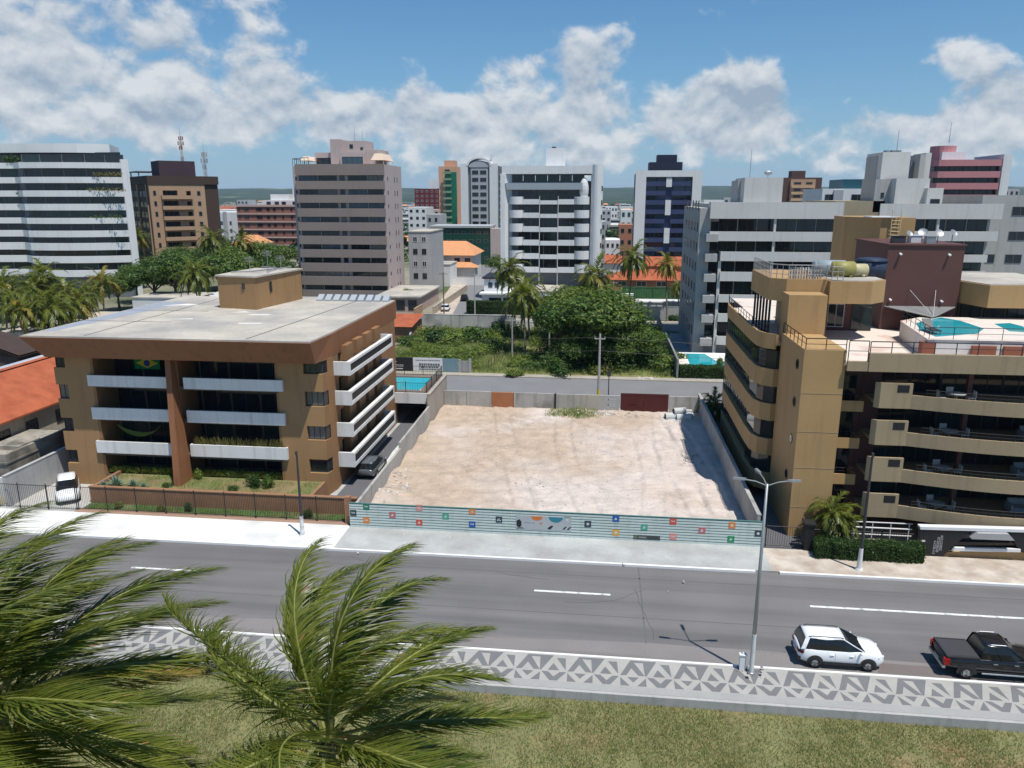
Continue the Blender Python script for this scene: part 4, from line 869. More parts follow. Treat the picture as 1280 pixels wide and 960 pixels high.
# ---------------------------------------------------------------- street furniture and vehicles
LP = thing('street_lamp','tall grey street lamp with three lamp arms beside the white car','street lamp',(8.1,34.6,.13))
q = MB(); q.cyl((8.1,34.6,.13),(8.1,34.6,10.2),.115,.06,12); q.cyl((8.1,34.6,.13),(8.1,34.6,.2),.2,None,12); q.build('pole',m_steel,LP,True)
q = MB(); q.cyl((8.1,34.6,.14),(8.1,34.6,2.3),.122,.112,12); q.build('painted_sleeve',M('sleeve_paint',(.62,.62,.60),.6,.12,2,5),LP)
for az in (0.1,math.pi-.1,math.pi/2+.15):
    d = Vector((math.cos(az),math.sin(az),0)); p = Vector((8.1,34.6,10.1))
    a = MB(); a.tube([p,p+d*.5+Vector((0,0,.18)),p+d*1.0+Vector((0,0,.24))],.03,8); o = a.build('lamp_arm',m_steel,LP)
    n_ = Vector((-d.y,d.x,0)); c = p+d*1.25+Vector((0,0,.26)); h = MB()
    V = []
    for f,wd,zz in ((-.30,.05,0),(-.1,.095,.0),(.3,.08,0)):
        for s_ in (-1,1): V += [tuple(c+d*f+n_*wd*s_+Vector((0,0,-.04))),tuple(c+d*f+n_*wd*s_*.8+Vector((0,0,.05)))]
    h.add(V,[(0,1,3,2),(8,10,11,9),(0,4,5,1),(4,8,9,5),(2,3,7,6),(6,7,11,10),(1,5,7,3),(5,9,11,7),(0,2,6,4),(4,6,10,8)]); h.build('lamp_head',m_steel,o)
q = MB(); q.box(7.55,7.85,34.75,34.95,.13,.95); q.box(7.52,7.88,34.72,34.98,.95,1.0); q.cyl((7.7,34.85,1.0),(7.7,34.85,1.12),.08,.04,8); one(q,'meter_box',m_wfr,'small white meter box at the foot of the tall street lamp','box',(7.7,34.85,.13))
q = rocks(8.2,34.75,30,.45,.22,.04,.12,r7); tag(one(q,'broken_paving',[m_tileD,m_black],'dark patch of broken paving around the lamp foot','rubble',(8.2,34.8,.13)),kind='stuff')
def post(x,y,h,lab,wh=1.6):
    t = thing('street_post',lab,'post',(x,y,.13)); q = MB(); q.cyl((x,y,wh),(x,y,h),.10,.06,10); q.build('pole',M('dark_pole',(.05,.05,.052),.6,.1,2,5),t)
    q = MB(); q.cyl((x,y,.13),(x,y,wh+.01),.17,.12,12); q.cyl((x,y,.13),(x,y,.25),.24,.2,12); q.build('painted_base',m_white,t)
    q = MB(); q.box(x-.06,x+.06,y-.15,y-.02,h-.25,h-.02); q.build('cap_box',m_alu,t)
post(-20.2,47.3,6.4,'slim dark post with white painted foot on the white pavement')
post(17.0,46.5,8.0,'slim dark post with white painted foot before the clipped hedge')
UP = thing('utility_pole','pale concrete utility pole with yellow painted foot behind the sandy lot','utility pole',(.3,84.6,.0))
q = MB(); q.cyl((.3,84.6,1.9),(.3,84.6,8.3),.17,.11,10); q.build('pole',m_conc,UP); q = MB(); q.cyl((.3,84.6,0),(.3,84.6,1.9),.19,.175,10); q.build('painted_foot',M('yellow_paint',(.62,.45,.06),.7,.1,1,5),UP)
q = MB(); q.box(-.3,.9,84.5,84.62,7.7,7.8)
for x in (-.25,.3,.85): q.cyl((x,84.56,7.8),(x,84.56,8.0),.04,None,6)
q.build('crossarm',m_conc,UP)
for k,(z0,lab) in enumerate(((7.95,'upper'),(6.4,'lower'))):
    q = MB()
    for x0,x1 in ((-60,.3),(.3,60)):
        pts = [(x0+(x1-x0)*t/16,84.56,z0-.9*4*(t/16)*(1-t/16)) for t in range(17)]; q.tube(pts,.018,4)
    one(q,'power_cable',m_black,lab+' thin cable strung along the back street from the yellow-footed pole','cable',(.3,84.56,z0))
q = MB(); q.cyl((1.4,82.6,.1),(1.4,82.6,4.9),.06,.05,8); q.box(1.2,1.6,82.5,82.6,3.9,4.6); one(q,'sign_post',m_alu,'thin dark post just right of the yellow-footed utility pole','post',(1.4,82.6,.1))
# vehicles: lofted bodies with separate glass, wheels and lamps
m_tyre = M('tyre_rubber',(.02,.02,.02),.85,.1,3,8); m_rim = M('alloy',(.45,.46,.47),.3,.1,3,8,metal=.8); m_clad = M('black_plastic',(.03,.03,.032),.6,.1,3,8)
m_tail = M('tail_red',(.35,.01,.012),.15,.05,3,8); m_head = M('lamp_glass',(.7,.72,.74),.08,.05,3,8); m_cg = glassmat('car_glass',(.012,.014,.016),.04)
def loft(mb, rings, mi=0, cap=True):
    n = len(rings[0]); V = [p for r in rings for p in r]; F = []
    for i in range(len(rings)-1):
        for j in range(n): F.append((i*n+j,(i+1)*n+j,(i+1)*n+(j+1)%n,i*n+(j+1)%n))
    if cap: F += [tuple(range(n)),tuple(range(len(V)-1,len(V)-n-1,-1))]
    mb.add(V,F,mi)
def interp(x,tab):
    for (a,va),(b_,vb) in zip(tab,tab[1:]):
        if x <= b_: 
            t = (x-a)/(b_-a); return va+(vb-va)*t
    return tab[-1][1]
def wheel(t,x,y,r,w,side):
    k = 20; q = MB(); prof = [(r*.66,-w/2),(r*.93,-w/2),(r,-w*.3),(r,w*.3),(r*.93,w/2),(r*.66,w/2)]; V = []; F = []
    for i in range(k):
        a = 2*math.pi*i/k
        for rr,yy in prof: V.append((x+rr*math.cos(a),y+yy,r+rr*math.sin(a)))
    n = len(prof)
    for i in range(k):
        for j in range(n-1): F.append((i*n+j,i*n+j+1,((i+1)%k)*n+j+1,((i+1)%k)*n+j))
    q.add(V,F); ty = q.build('wheel',m_tyre,t,True); o = -1 if side < 0 else 1
    q = MB(); q.cyl((x,y-w*.25,r),(x,y+w*.25,r),r*.67,None,20,1)
    yo = y+o*(w*.36)
    for i in range(5):
        a = 2*math.pi*i/5+.3; d = Vector((math.cos(a),0,math.sin(a))); n_ = Vector((-d.z,0,d.x)); c = Vector((x,yo,r))
        V = []
        for f,hw in ((.0,.07*r/.3),(.62*r,.045*r/.3)):
            for s_ in (-1,1):
                for dy in (-.02,.02): V.append(c+d*f+n_*hw*s_+Vector((0,dy,0)))
        q.add(V,[(0,2,6,4),(1,5,7,3),(0,4,5,1),(2,3,7,6),(4,6,7,5)],0)
    V = []
    for i in range(20):
        a = 2*math.pi*i/20
        for rr in (.58*r,.68*r): V.append((x+rr*math.cos(a),yo+o*.01,r+rr*math.sin(a)))
    q.add(V,[(i*2,i*2+1,((i+1)%20)*2+1,((i+1)%20)*2) for i in range(20)],0)
    q.build('rim',[m_rim,m_clad],ty)
def vehicle(name,label,cat,loc,rz,paint,L=4.2,Wd=1.76,Ht=1.56,kind='suv',detail=True,group=None):
    t = thing(name,label,cat,(0,0,0),group); hL = L/2; hw = Wd/2; r = .335 if kind != 'pickup' else .385
    sx = L/4.2
    if kind == 'pickup':
        top = [(-2.66,1.02),(-2.6,1.10),(-.9,1.12),(1.0,1.14),(1.3,1.14),(2.2,1.06),(2.5,.98),(2.64,.72)]; bot = [(-2.66,.62),(-2.4,.52),(2.3,.46),(2.64,.5)]; wid = [(-2.66,.88),(-2.3,.97),(1.8,.97),(2.4,.9),(2.64,.70)]; st = [-2.66,-2.62,-2.5,-2,-1.4,-.9,-.2,.5,1,1.3,1.7,2.1,2.4,2.55,2.64]
        axl = (-1.62,1.58)
    else:
        top = [(-2.1,.86),(-2.04,.98),(-1.6,1.02),(.7,1.0),(1.0,1.0),(1.7,.93),(1.98,.82),(2.1,.62)]; bot = [(-2.1,.46),(-1.9,.32),(1.8,.28),(2.1,.36)]; wid = [(-2.1,.74),(-1.85,.90),(-1.5,.965),(1.3,.965),(1.8,.88),(2.0,.76),(2.1,.62)]; st = [-2.1,-2.06,-1.95,-1.75,-1.5,-1.0,-.4,.2,.7,1.0,1.3,1.6,1.8,1.95,2.05,2.1]
        top = [(a*sx,b*Ht/1.56) for a,b in top]; bot = [(a*sx,b) for a,b in bot]; wid = [(a*sx,b) for a,b in wid]; st = [a*sx for a in st]; axl = (-1.30*sx,1.27*sx)
    rings = []
    for x in st:
        zt,zb,ww = interp(x,top),interp(x,bot),interp(x,wid)*hw
        zm = zb+(zt-zb)*.55; rings.append([(x,-ww*.93,zb),(x,-ww,zb+.12),(x,-ww*1.0,zm),(x,-ww*.965,zt-.10),(x,-ww*.90,zt-.02),(x,-ww*.5,zt+.025),(x,0,zt+.035),(x,ww*.5,zt+.025),(x,ww*.90,zt-.02),(x,ww*.965,zt-.10),(x,ww,zm),(x,ww,zb+.12),(x,ww*.93,zb)][::-1])
    q = MB(); loft(q,rings); B = q.build('body',paint,t,True)
    # greenhouse: dark glass loft, painted roof and pillars
    def gh(x0,x1,xt0,xt1,zb,zt,wb,wt):
        n = 9; rr = []
        bl = [(x0+(x1-x0)*i/(n-1)) for i in range(n)]; tl = [(xt0+(xt1-xt0)*i/(n-1)) for i in range(n)]
        q = MB(); V = []; F = []
        def ins(i): return 1-(.10 if i in (0,n-1) else .03 if i in (1,n-2) else 0)
        for i in range(n):
            a,b_ = wb*ins(i),wt*ins(i); am = (a+b_)/2*1.03; xm = (bl[i]+tl[i])/2; zm = (zb+zt)/2
            V += [(bl[i],-a,zb),(xm,-am,zm),(tl[i],-b_,zt),(tl[i],b_,zt),(xm,am,zm),(bl[i],a,zb)]
        for i in range(n-1):
            for j in range(5): F.append((i*6+j,(i+1)*6+j,(i+1)*6+j+1,i*6+j+1))
        F += [(0,1,2,3,4,5)[::1],tuple((n-1)*6+j for j in range(5,-1,-1))]
        q.add(V,[f[::-1] for f in F]); q.build('cabin_glass',m_cg,t)
        q = MB(); V = []; F = []; m = 7
        for i in range(m):
            f = i/(m-1); x = xt0-.04+(xt1-xt0+.05)*f; ww = wt*(.93+.10*math.sin(math.pi*f)); 
            for j in range(m):
                g = j/(m-1)*2-1; V.append((x,ww*g,zt+.008+.055*(1-g*g)*(.4+.6*math.sin(math.pi*f))))
        for i in range(m-1):
            for j in range(m-1): F.append((i*m+j,(i+1)*m+j,(i+1)*m+j+1,i*m+j+1))
        o0 = len(V); V += [(x,y,zt-.05) for x,y,z in V]
        edge = [i for i in range(m)]+[i*m+m-1 for i in range(1,m)]+[(m-1)*m+j for j in range(m-2,-1,-1)]+[i*m for i in range(m-2,0,-1)]
        for a,b_ in zip(edge,edge[1:]+edge[:1]): F.append((a,b_,b_+o0,a+o0))
        q.add(V,F); q.build('roof',paint,t,True)
        if detail:
            for s_ in (-1,1):
                for (xa,xb,wdd) in ((x1-.02,xt1-.02,.05),(x0+.10,xt0+.04,.11),((x0+x1)/2-.1,(xt0+xt1)/2-.08,.04)):
                    if wdd == .04: 
                        if kind == 'suv': continue
                    V = []; q = MB()
                    for f in (0,.5,1):
                        xx = xa+(xb-xa)*f; zz = zb+(zt-zb)*f; yy = s_*((wb+(wt-wb)*f)*(.955 if wdd != .04 else 1.0)+(.035 if f == .5 else .012))
                        V += [(xx-wdd,yy+.012*s_,zz),(xx+wdd,yy+.012*s_,zz)]
                    F = [(0,1,3,2),(2,3,5,4)]; q.add(V,F if s_ < 0 else [f[::-1] for f in F]); q.build('pillar',paint,t)
                if kind != 'car':
                    q = MB(); q.tube([(xt0+.1,s_*wt*.88,zt+.03),(xt0+.25,s_*wt*.9,zt+.085),(xt1-.2,s_*wt*.9,zt+.085),(xt1-.05,s_*wt*.88,zt+.03)],.022,6); q.build('roof_rail',m_rim if kind == 'pickup' else m_clad,t)
    if kind == 'pickup':
        gh(-1.0,1.15,-.78,.35,1.08,1.72,.86,.68)
        q = MB(); q.box(-2.56,-1.04,-.80,.80,1.10,1.155); q.box(-2.5,-1.1,-.70,.70,1.155,1.17); q.build('bed_cover',M('tonneau_vinyl',(.05,.05,.055),.7,.08,3,9),t)
        for s_ in (-1,1):
            q = MB(); q.box(-2.58,-1.04,s_*.82-.05,s_*.82+.05,1.09,1.165); q.build('bed_rail',m_clad,t)
            q = MB(); q.tube([(-.95,s_*.99,.42),(1.1,s_*.99,.42)],.04,8); q.build('side_step',m_rim,t)
        q = MB(); q.box(-2.74,-2.60,-.85,.85,.50,.66); q.build('bumper',m_rim,t)
    else:
        gh(-2.02*sx,1.12*sx,-1.74*sx,.12*sx,.985*Ht/1.56,1.50*Ht/1.56,hw*.90,hw*.70)
    for x in axl:
        for s_ in (-1,1):
            wheel(t,x,s_*(hw-.13),r,.23,s_)
            q = MB(); V = []; k = 14      # wheel arch lining, proud of the flank
            for i in range(k+1):
                a = math.pi*(-.06+1.12*i/k)
                for rr in (r*.4,r*1.23): V.append((x+rr*math.cos(a),s_*(interp(x,wid)*hw+.004),r+rr*math.sin(a)))
            F = [(i*2,i*2+1,i*2+3,i*2+2) for i in range(k)]
            q.add(V,F if s_ > 0 else [f[::-1] for f in F]); q.build('wheel_arch',m_clad,t)
    if not detail: 
        t.location = loc; t.rotation_euler = (0,0,rz); return t
    for s_ in (-1,1):
        y = s_*hw
        q = MB()
        if kind == 'suv': q.box(axl[0]+.42,axl[1]-.42,y*.945-.015,y*.945+.05*s_,.27,.43)
        else: q.box(axl[0]+.48,axl[1]-.48,y*.95-.015,y*.95+.03*s_,.44,.52)
        q.build('sill',m_clad,t)
        xm = (.86 if kind == 'suv' else 1.0)
        q = MB(); q.ell((xm,y*1.08,1.04 if kind == 'suv' else 1.18),(.07,.12,.085),10,6); q.build('mirror',paint,t,True)
        for x in ((-.5,.45) if kind == 'suv' else (-.35,.62)):
            q = MB(); zz = .80 if kind == 'suv' else .93; q.box(x-.1,x+.1,y*.965,y*.995+.012*s_,zz,zz+.03); q.build('door_handle',m_rim if kind == 'pickup' else paint,t)
            q = MB(); q.box(x+.5-.35,x+.5-.343,y*.96,y*.967+.002*s_,.5,.9); q.build('door_seam',m_clad,t)
        xe = st[-1]; q = MB()
        if kind == 'suv': q.prism([(xe-.36,y*.80),(xe-.03,y*.52),(xe-.02,y*.66),(xe-.34,y*.90)],.66,.78)
        else: q.prism([(xe-.30,y*.86),(xe-.02,y*.5),(xe-.0,y*.62),(xe-.28,y*.94)],.78,.95)
        q.build('headlight',m_head,t)
        xr_ = st[0]; q = MB()
        if kind == 'suv': q.prism([(xr_-.01,y*.38),(xr_+.24,y*.90),(xr_+.12,y*.93),(xr_-.03,y*.72)],.78,.92)
        else: q.prism([(xr_-.03,y*.72),(xr_-.03,y*.93),(xr_+.2,y*1.0),(xr_+.2,y*.8)],.72,1.04)
        q.build('tail_light',m_tail if kind == 'pickup' else M('dark_tail',(.08,.008,.01),.15,.05,3,8),t)
    q = MB(); xe = st[-1]; q.box(xe-.10,xe+.012,-.5*hw,.5*hw,.42,.58); q.build('grille',m_clad,t)
    q = MB(); xr_ = st[0]; q.box(xr_-.03,xr_+.12,-.82*hw,.82*hw,.34,.54) if kind == 'suv' else q.box(xr_-.02,xr_+.05,-.3,.3,.70,.84); q.build('rear_panel',m_clad,t)
    q = MB(); q.box(xr_-.045,xr_-.02,-.25,.25,.60,.71); q.build('plate',m_wfr,t)
    t.location = loc; t.rotation_euler = (0,0,rz); return t
m_cwhite = M('white_car_paint',(.80,.81,.82),.25,.02,1,4,coat=.6); m_cblack = M('black_car_paint',(.010,.010,.012),.18,.05,1,4,coat=.6); m_cgrey = M('grey_car_paint',(.10,.11,.12),.25,.05,1,4,coat=.6)
vehicle('suv','white compact SUV parked by the mosaic promenade','car',(12.72,36.38,.004),R(-.5),m_cwhite,Ht=1.62)
vehicle('pickup_truck','black double cab pickup with covered bed parked by the promenade','pickup truck',(20.25,36.35,.004),R(-.8),m_cblack,L=5.3,Wd=1.92,kind='pickup')
vehicle('parked_car','white car on the pale driveway behind the far left iron gate','car',(-41.6,52.4,.03),R(-54),m_cwhite,kind='car',Ht=1.48,detail=False)
vehicle('parked_car','dark grey car in the shade under the flank balconies of the left building','car',(-19.15,60.6,.02),R(90),m_cgrey,kind='car',Ht=1.46,detail=False)
vehicle('parked_car','small white car parked on the verge of the side street','car',(-31.8,156,.0),R(96),m_cwhite,kind='car',Ht=1.45,detail=False)
vehicle('parked_car','black car standing in the side street beyond the white one','car',(-30.6,172,.0),R(97),m_cblack,kind='suv',detail=False)
vehicle('parked_car','dark car at the curb in front of the small white house','car',(-21.6,160,.0),R(98),m_cgrey,kind='car',Ht=1.45,detail=False)
# ---------------------------------------------------------------- foliage
m_pl1 = leafmat('palm_leaf',(.055,.090,.014),(.20,.22,.036),.40,.36); m_pl2 = leafmat('palm_leaf_yellow',(.17,.165,.03),(.30,.23,.04),.3,.4); m_pl3 = leafmat('palm_leaf_dry',(.20,.12,.04),(.30,.19,.06),.2,.7)
m_rach = M('leaf_stalk',(.20,.21,.055),.5,.15,2,8); m_trunk = M('palm_trunk',(.22,.18,.14),.9,.2,2,9,bump=.4); m_bark = M('bark',(.14,.10,.07),.9,.2,2,9,bump=.4)
m_lfA = leafmat('leaf_mid',(.050,.105,.018),(.14,.215,.040)); m_lfB = leafmat('leaf_dark',(.022,.058,.013),(.07,.125,.025)); m_lfC = leafmat('leaf_light',(.12,.17,.028),(.235,.27,.055)); m_lfD = leafmat('leaf_olive',(.12,.12,.035),(.20,.18,.06))
m_hedge = leafmat('hedge_leaf',(.020,.055,.010),(.05,.10,.02)); m_agave = leafmat('agave_leaf',(.13,.20,.16),(.22,.30,.24),.15)
def frond_geo(rng, base, az, el, L, wind, droop=1.0, nl=60, ll=.75, width=.042, segs=3, sway=.6, twist=0.0, curl=0.0, wfr=.35):
    """one pinnate leaf: returns leaflet verts/quads and the stalk polyline"""
    d0 = np.array([math.cos(az)*math.cos(el),math.sin(az)*math.cos(el),math.sin(el)]); wind = np.array(wind,float)
    N_ = 26; pts = [np.array(base,float)]; d = d0.copy(); dirs = [d.copy()]
    for i in range(N_):
        t = (i+1)/N_
        d = d+np.array([0,0,-1.0])*droop*.055*(.3+1.4*t)+wind*.10*t*(.4+t)*(1+curl)
        d /= np.linalg.norm(d); pts.append(pts[-1]+d*L/N_); dirs.append(d.copy())
    pts = np.array(pts); dirs = np.array(dirs); V = []; F = []
    for side in (-1,1):
        for k in range(nl):
            t = .14+.86*(k+rng.uniform(-.3,.3)+.5)/nl; t = min(t,.995); f = t*N_; i = int(f); fr = f-i
            p = pts[i]*(1-fr)+pts[min(i+1,N_)]*fr; d = dirs[i]
            up = np.array([0,0,1.0])+d0*.2; s = np.cross(d,up); s /= (np.linalg.norm(s)+1e-6); nrm = np.cross(s,d)
            l = ll*(.35+.75*math.sin(math.pi*min(1,(t*.86+.16)))**.8)*rng.uniform(.62,1.15)
            ld = s*side*(.90-.45*t)*rng.uniform(.7,1.1)+d*(.55+.5*t)*rng.uniform(.8,1.3)+nrm*(.34-.5*rng.random())
            ld /= np.linalg.norm(ld); q = p.copy(); w0 = width*(.6+.6*math.sin(math.pi*min(1,t+.1)))
            prev = None; o = len(V)
            wd = np.cross(ld,nrm); wd /= (np.linalg.norm(wd)+1e-6)
            for j in range(segs+1):
                g = j/segs; w_ = w0*(1-.92*g**1.5)*.5; V += [q-wd*w_,q+wd*w_]
                if j < segs:
                    ld = ld+np.array([0,0,-1.0])*.30*droop*(.4+g)+wind*sway*(.5+g)*rng.uniform(.75,1.25); ld /= np.linalg.norm(ld); q = q+ld*l/segs
            for j in range(segs): F.append((o+2*j,o+2*j+1,o+2*j+3,o+2*j+2))
    return V,F,pts
def near_palm(loc, crown, fronds, label, wind, lean=(0,0), seed=1):
    rng = np.random.default_rng(seed); t = thing('coconut_palm',label,'palm tree',loc); cz = crown-loc[2]
    q = MB(); n = 14; pts = [(lean[0]*(1-i/n)**1.5,lean[1]*(1-i/n)**1.5,cz*i/n) for i in range(n+1)]
    q.tube([Vector(loc)+Vector(p) for p in pts],[.24-.09*i/n for i in range(n+1)],12)
    for i in range(40):
        f = i/40; z = cz*f; x = lean[0]*(1-f)**1.5; y = lean[1]*(1-f)**1.5; r_ = .245-.09*f; q.cyl((loc[0]+x,loc[1]+y,loc[2]+z),(loc[0]+x,loc[1]+y,loc[2]+z+.06),r_+.012,r_,12)
    q.build('trunk',m_trunk,t)
    for (az,el,L,dr,curl,kind) in fronds:
        V,F,pt = frond_geo(rng,(.1*math.cos(az),.1*math.sin(az),cz),az,el,L,wind,dr,nl=int(33*L),ll=.245*L,width=.039,segs=5,sway=.44,curl=curl)
        mats = [{0:m_pl1,1:m_pl2,2:m_pl3}[kind],m_rach,m_pl3]
        mi = [2 if (kind == 1 and rng.random() < .25) or rng.random() < .006 else 0 for _ in range(len(F)//5) for _j in range(5)]
        me_V = list(V); me_F = list(F)
        mb = MB(); rr = [.045*(1-.85*i/(len(pt)-1)) for i in range(len(pt))]; mb.tube([Vector(p) for p in pt],rr,6)
        o = len(me_V); me_V += [np.array(p) for p in mb.v]; quads = [f for f in mb.f if len(f) == 4]; me_F += [tuple(i+o for i in f) for f in quads]; mi += [1]*len(quads)
        putmesh('frond',npmesh('frond',np.array(me_V),np.array(me_F),mats,mi),t)
    rr = random.Random(seed)
    q = MB()
    for i in range(9):
        a = rr.uniform(0,6.28); p0 = Vector(loc)+Vector((.1*math.cos(a),.1*math.sin(a),cz-.1)); pp = [p0]
        d = Vector((math.cos(a)*.6,math.sin(a)*.6,.6))
        for k in range(6): d = d+Vector((0,0,-.28)); pp.append(pp[-1]+d*.14)
        q.tube(pp,[.02,.018,.015,.012,.01,.008,.006],5)
        for k in range(2,7):
            for _ in range(3): q.tube([pp[k],pp[k]+Vector((rr.uniform(-.16,.16),rr.uniform(-.16,.16),rr.uniform(-.2,.08)))],.007,4)
    q.build('flower_spray',M('flower_stalk',(.42,.22,.05),.7,.2,2,6),t)
    for i in range(9):
        a = rr.uniform(0,6.28); c = Vector(loc)+Vector((.32*math.cos(a),.32*math.sin(a),cz-.42-rr.uniform(0,.25))); q = MB(); q.ell(c,(.11,.11,.14),10,8); q.build('coconut',M('green_coconut',(.20,.20,.03),.5,.2,2,5),t,True)
    q = MB()
    for i in range(14):
        a = rr.uniform(0,6.28); p0 = Vector(loc)+Vector((.12*math.cos(a),.12*math.sin(a),cz-.15)); p1 = p0+Vector((.3*math.cos(a),.3*math.sin(a),.25)); q.cyl(p0,p1,.07,.03,6)
    q.build('leaf_base',m_bark,t)
    return t
def far_palm_meshes(seed, nf=34, L=4.5, wind=(.12,.12,0), yellow=0.0, nl=26):
    rng = np.random.default_rng(seed); Vs = []; Fs = []; mi = []
    for k in range(nf):
        az = k*2.39996+rng.uniform(-.2,.2); el = math.asin(min(.97,max(-.62,1-1.65*(k+.5)/nf)))
        V,F,pt = frond_geo(rng,(0,0,0),az,el,L*rng.uniform(.85,1.1),wind,rng.uniform(1.1,1.9),nl=nl,ll=1.05,width=.15,segs=2,sway=.15)
        o = len(Vs); Vs += V; Fs += [tuple(i+o for i in f) for f in F]; m = 1 if rng.random() < yellow or (k > nf*.85 and rng.random() < .5) else 0; mi += [m]*len(F)
        mb = MB(); mb.tube([Vector(p) for p in pt[::4]],.035,4); o = len(Vs); Vs += [np.array(p) for p in mb.v]; qd = [f for f in mb.f if len(f) == 4]; Fs += [tuple(i+o for i in f) for f in qd]; mi += [2]*len(qd)
    return np.array(Vs),np.array(Fs),mi
PALM_CROWNS = []
for sd,ye in ((11,.0),(12,.25),(13,.75)):
    V,F,mi = far_palm_meshes(sd,yellow=ye); PALM_CROWNS.append(npmesh('crown',V,F,[m_pl1,m_pl2,m_rach],mi))
def trunk_mesh(h,bend,r0=.17,r1=.10,mat=None):
    q = MB(); n = 9; q.tube([(bend*math.sin(math.pi*i/n*.5)**2-bend,0,h*i/n) for i in range(n+1)],[r0+(r1-r0)*i/n for i in range(n+1)],8); return q.mesh('trunk',mat or m_trunk)
PALM_TRUNK = trunk_mesh(10,.7)
def palm(x,y,h,label,kind=0,s=1.0,rz=0.0,z0=0.0,group='coconut palms between the buildings'):
    t = thing('coconut_palm',label,'palm tree',(x,y,z0),group)
    tr = putmesh('trunk',PALM_TRUNK,t,(0,0,0),(0,0,rz),(1,1,h/10)); cr = putmesh('crown',PALM_CROWNS[kind],t,(0,0,h),(0,0,rz),(s,s,s)); return t
def leaf_cloud(rng, lobes, n, size, up=.5):
    """many leaf faces through the volume of several uneven lobes; lobes = (cx,cy,cz,rx,ry,rz)"""
    lob = np.array(lobes,float); wts = lob[:,3]*lob[:,4]*lob[:,5]; wts = wts**(2/3); idx = rng.choice(len(lob),n,p=wts/wts.sum()); c = lob[idx]
    d = rng.normal(size=(n,3)); d /= np.linalg.norm(d,axis=1,keepdims=True); rad = rng.random(n)**.28
    # clump the shell so that gaps show
    ph = rng.uniform(0,6.28,(len(lob),6)); k = np.array([3.1,4.3,5.7]); bump = 1+.16*np.sin(d[:,0]*k[0]+ph[idx,0])+.16*np.sin(d[:,1]*k[1]+ph[idx,1])+.13*np.sin(d[:,2]*k[2]+ph[idx,2])+.10*np.sin(d[:,0]*9+d[:,1]*8+ph[idx,3])
    p = c[:,:3]+d*c[:,3:]*(rad*bump)[:,None]; p += rng.normal(size=(n,3))*size*.4
    nm = d+rng.normal(size=(n,3))*.55; nm[:,2] += up; nm /= np.linalg.norm(nm,axis=1,keepdims=True)
    a = np.cross(nm,rng.normal(size=(n,3))); a /= np.linalg.norm(a,axis=1,keepdims=True); b = np.cross(nm,a); s = (size*rng.uniform(.6,1.3,n))[:,None]
    V = np.stack([p-a*s*.9,p-b*s*.45,p+a*s*.9,p+b*s*.45],1).reshape(-1,3); F = np.arange(4*n).reshape(n,4); return V,F
def tree_meshes(seed, h, r, nl, size, mats, spread=1.0, lob=9):
    rng = np.random.default_rng(seed); lobes = []
    for i in range(lob):
        a = i*2.4+rng.uniform(-.4,.4); rr = r*.62*math.sqrt((i+.5)/lob)*spread; s = r*rng.uniform(.34,.52); lobes.append((rr*math.cos(a),rr*math.sin(a),h*.62+h*.26*(1-(rr/r)**2)*rng.uniform(.6,1.25)-h*.06,s,s,s*.72))
    V,F = leaf_cloud(rng,lobes,nl,size); mi = rng.choice(len(mats),nl,p=[.5,.3,.2][:len(mats)] if len(mats) == 3 else None)
    cr = npmesh('crown',V,F,mats,mi); q = MB(); q.tube([(0,0,-.2),(.05*h*.2,0,h*.25),(0,.04*h*.3,h*.5)],[h*.035,h*.028,h*.02],8)
    for l in lobes: q.tube([(0,.01*h,h*.38),(l[0]*.5,l[1]*.5,(h*.38+l[2])*.52),(l[0]*.9,l[1]*.9,l[2])],[h*.016,h*.010,h*.004],5)
    return cr,q.mesh('trunk',m_bark)
TREES = [tree_meshes(31,8,4.6,11000,.24,[m_lfA,m_lfB,m_lfC]),tree_meshes(32,7,4.2,8000,.20,[m_lfB,m_lfA,m_lfA]),tree_meshes(33,6,3.4,5000,.20,[m_lfD,m_lfA,m_lfC]),tree_meshes(34,9,5.0,9000,.22,[m_lfC,m_lfA,m_lfB],1.1,11)]
def tree(x,y,label,kind=0,s=1.0,rz=0.0,sz=None,z0=0,group='leafy trees between the buildings',name='tree',cat='tree'):
    t = thing(name,label,cat,(x,y,z0),group); cr,tr = TREES[kind]
    putmesh('trunk',tr,t,(0,0,0),(0,0,rz),(s,s,sz or s)); putmesh('crown',cr,t,(0,0,0),(0,0,rz),(s,s,sz or s)); return t
def shrub_mesh(seed,n,size,mats,flat=.7,r=1.0):
    rng = np.random.default_rng(seed); lobes = [(rng.uniform(-.5,.5)*r,rng.uniform(-.5,.5)*r,r*flat*rng.uniform(.35,.7),r*rng.uniform(.35,.6),r*rng.uniform(.35,.6),r*flat*rng.uniform(.4,.6)) for _ in range(6)]
    V,F = leaf_cloud(rng,lobes,n,size); V[:,2] = np.abs(V[:,2]); return npmesh('shrub',V,F,mats,rng.integers(0,len(mats),n))
SHRUBS = [shrub_mesh(41,1400,.11,[m_lfA,m_lfB]),shrub_mesh(42,1400,.11,[m_lfC,m_lfA]),shrub_mesh(43,1200,.11,[m_lfD,m_lfC]),shrub_mesh(44,1600,.10,[m_lfB,m_hedge])]
def shrub(x,y,s,label,kind=0,z0=0,sz=None,group=None,rz=0):
    o = putmesh('shrub',SHRUBS[kind],None,(x,y,z0),(0,0,rz),(s,s,sz or s)); return tag(o,label,'shrub',group)
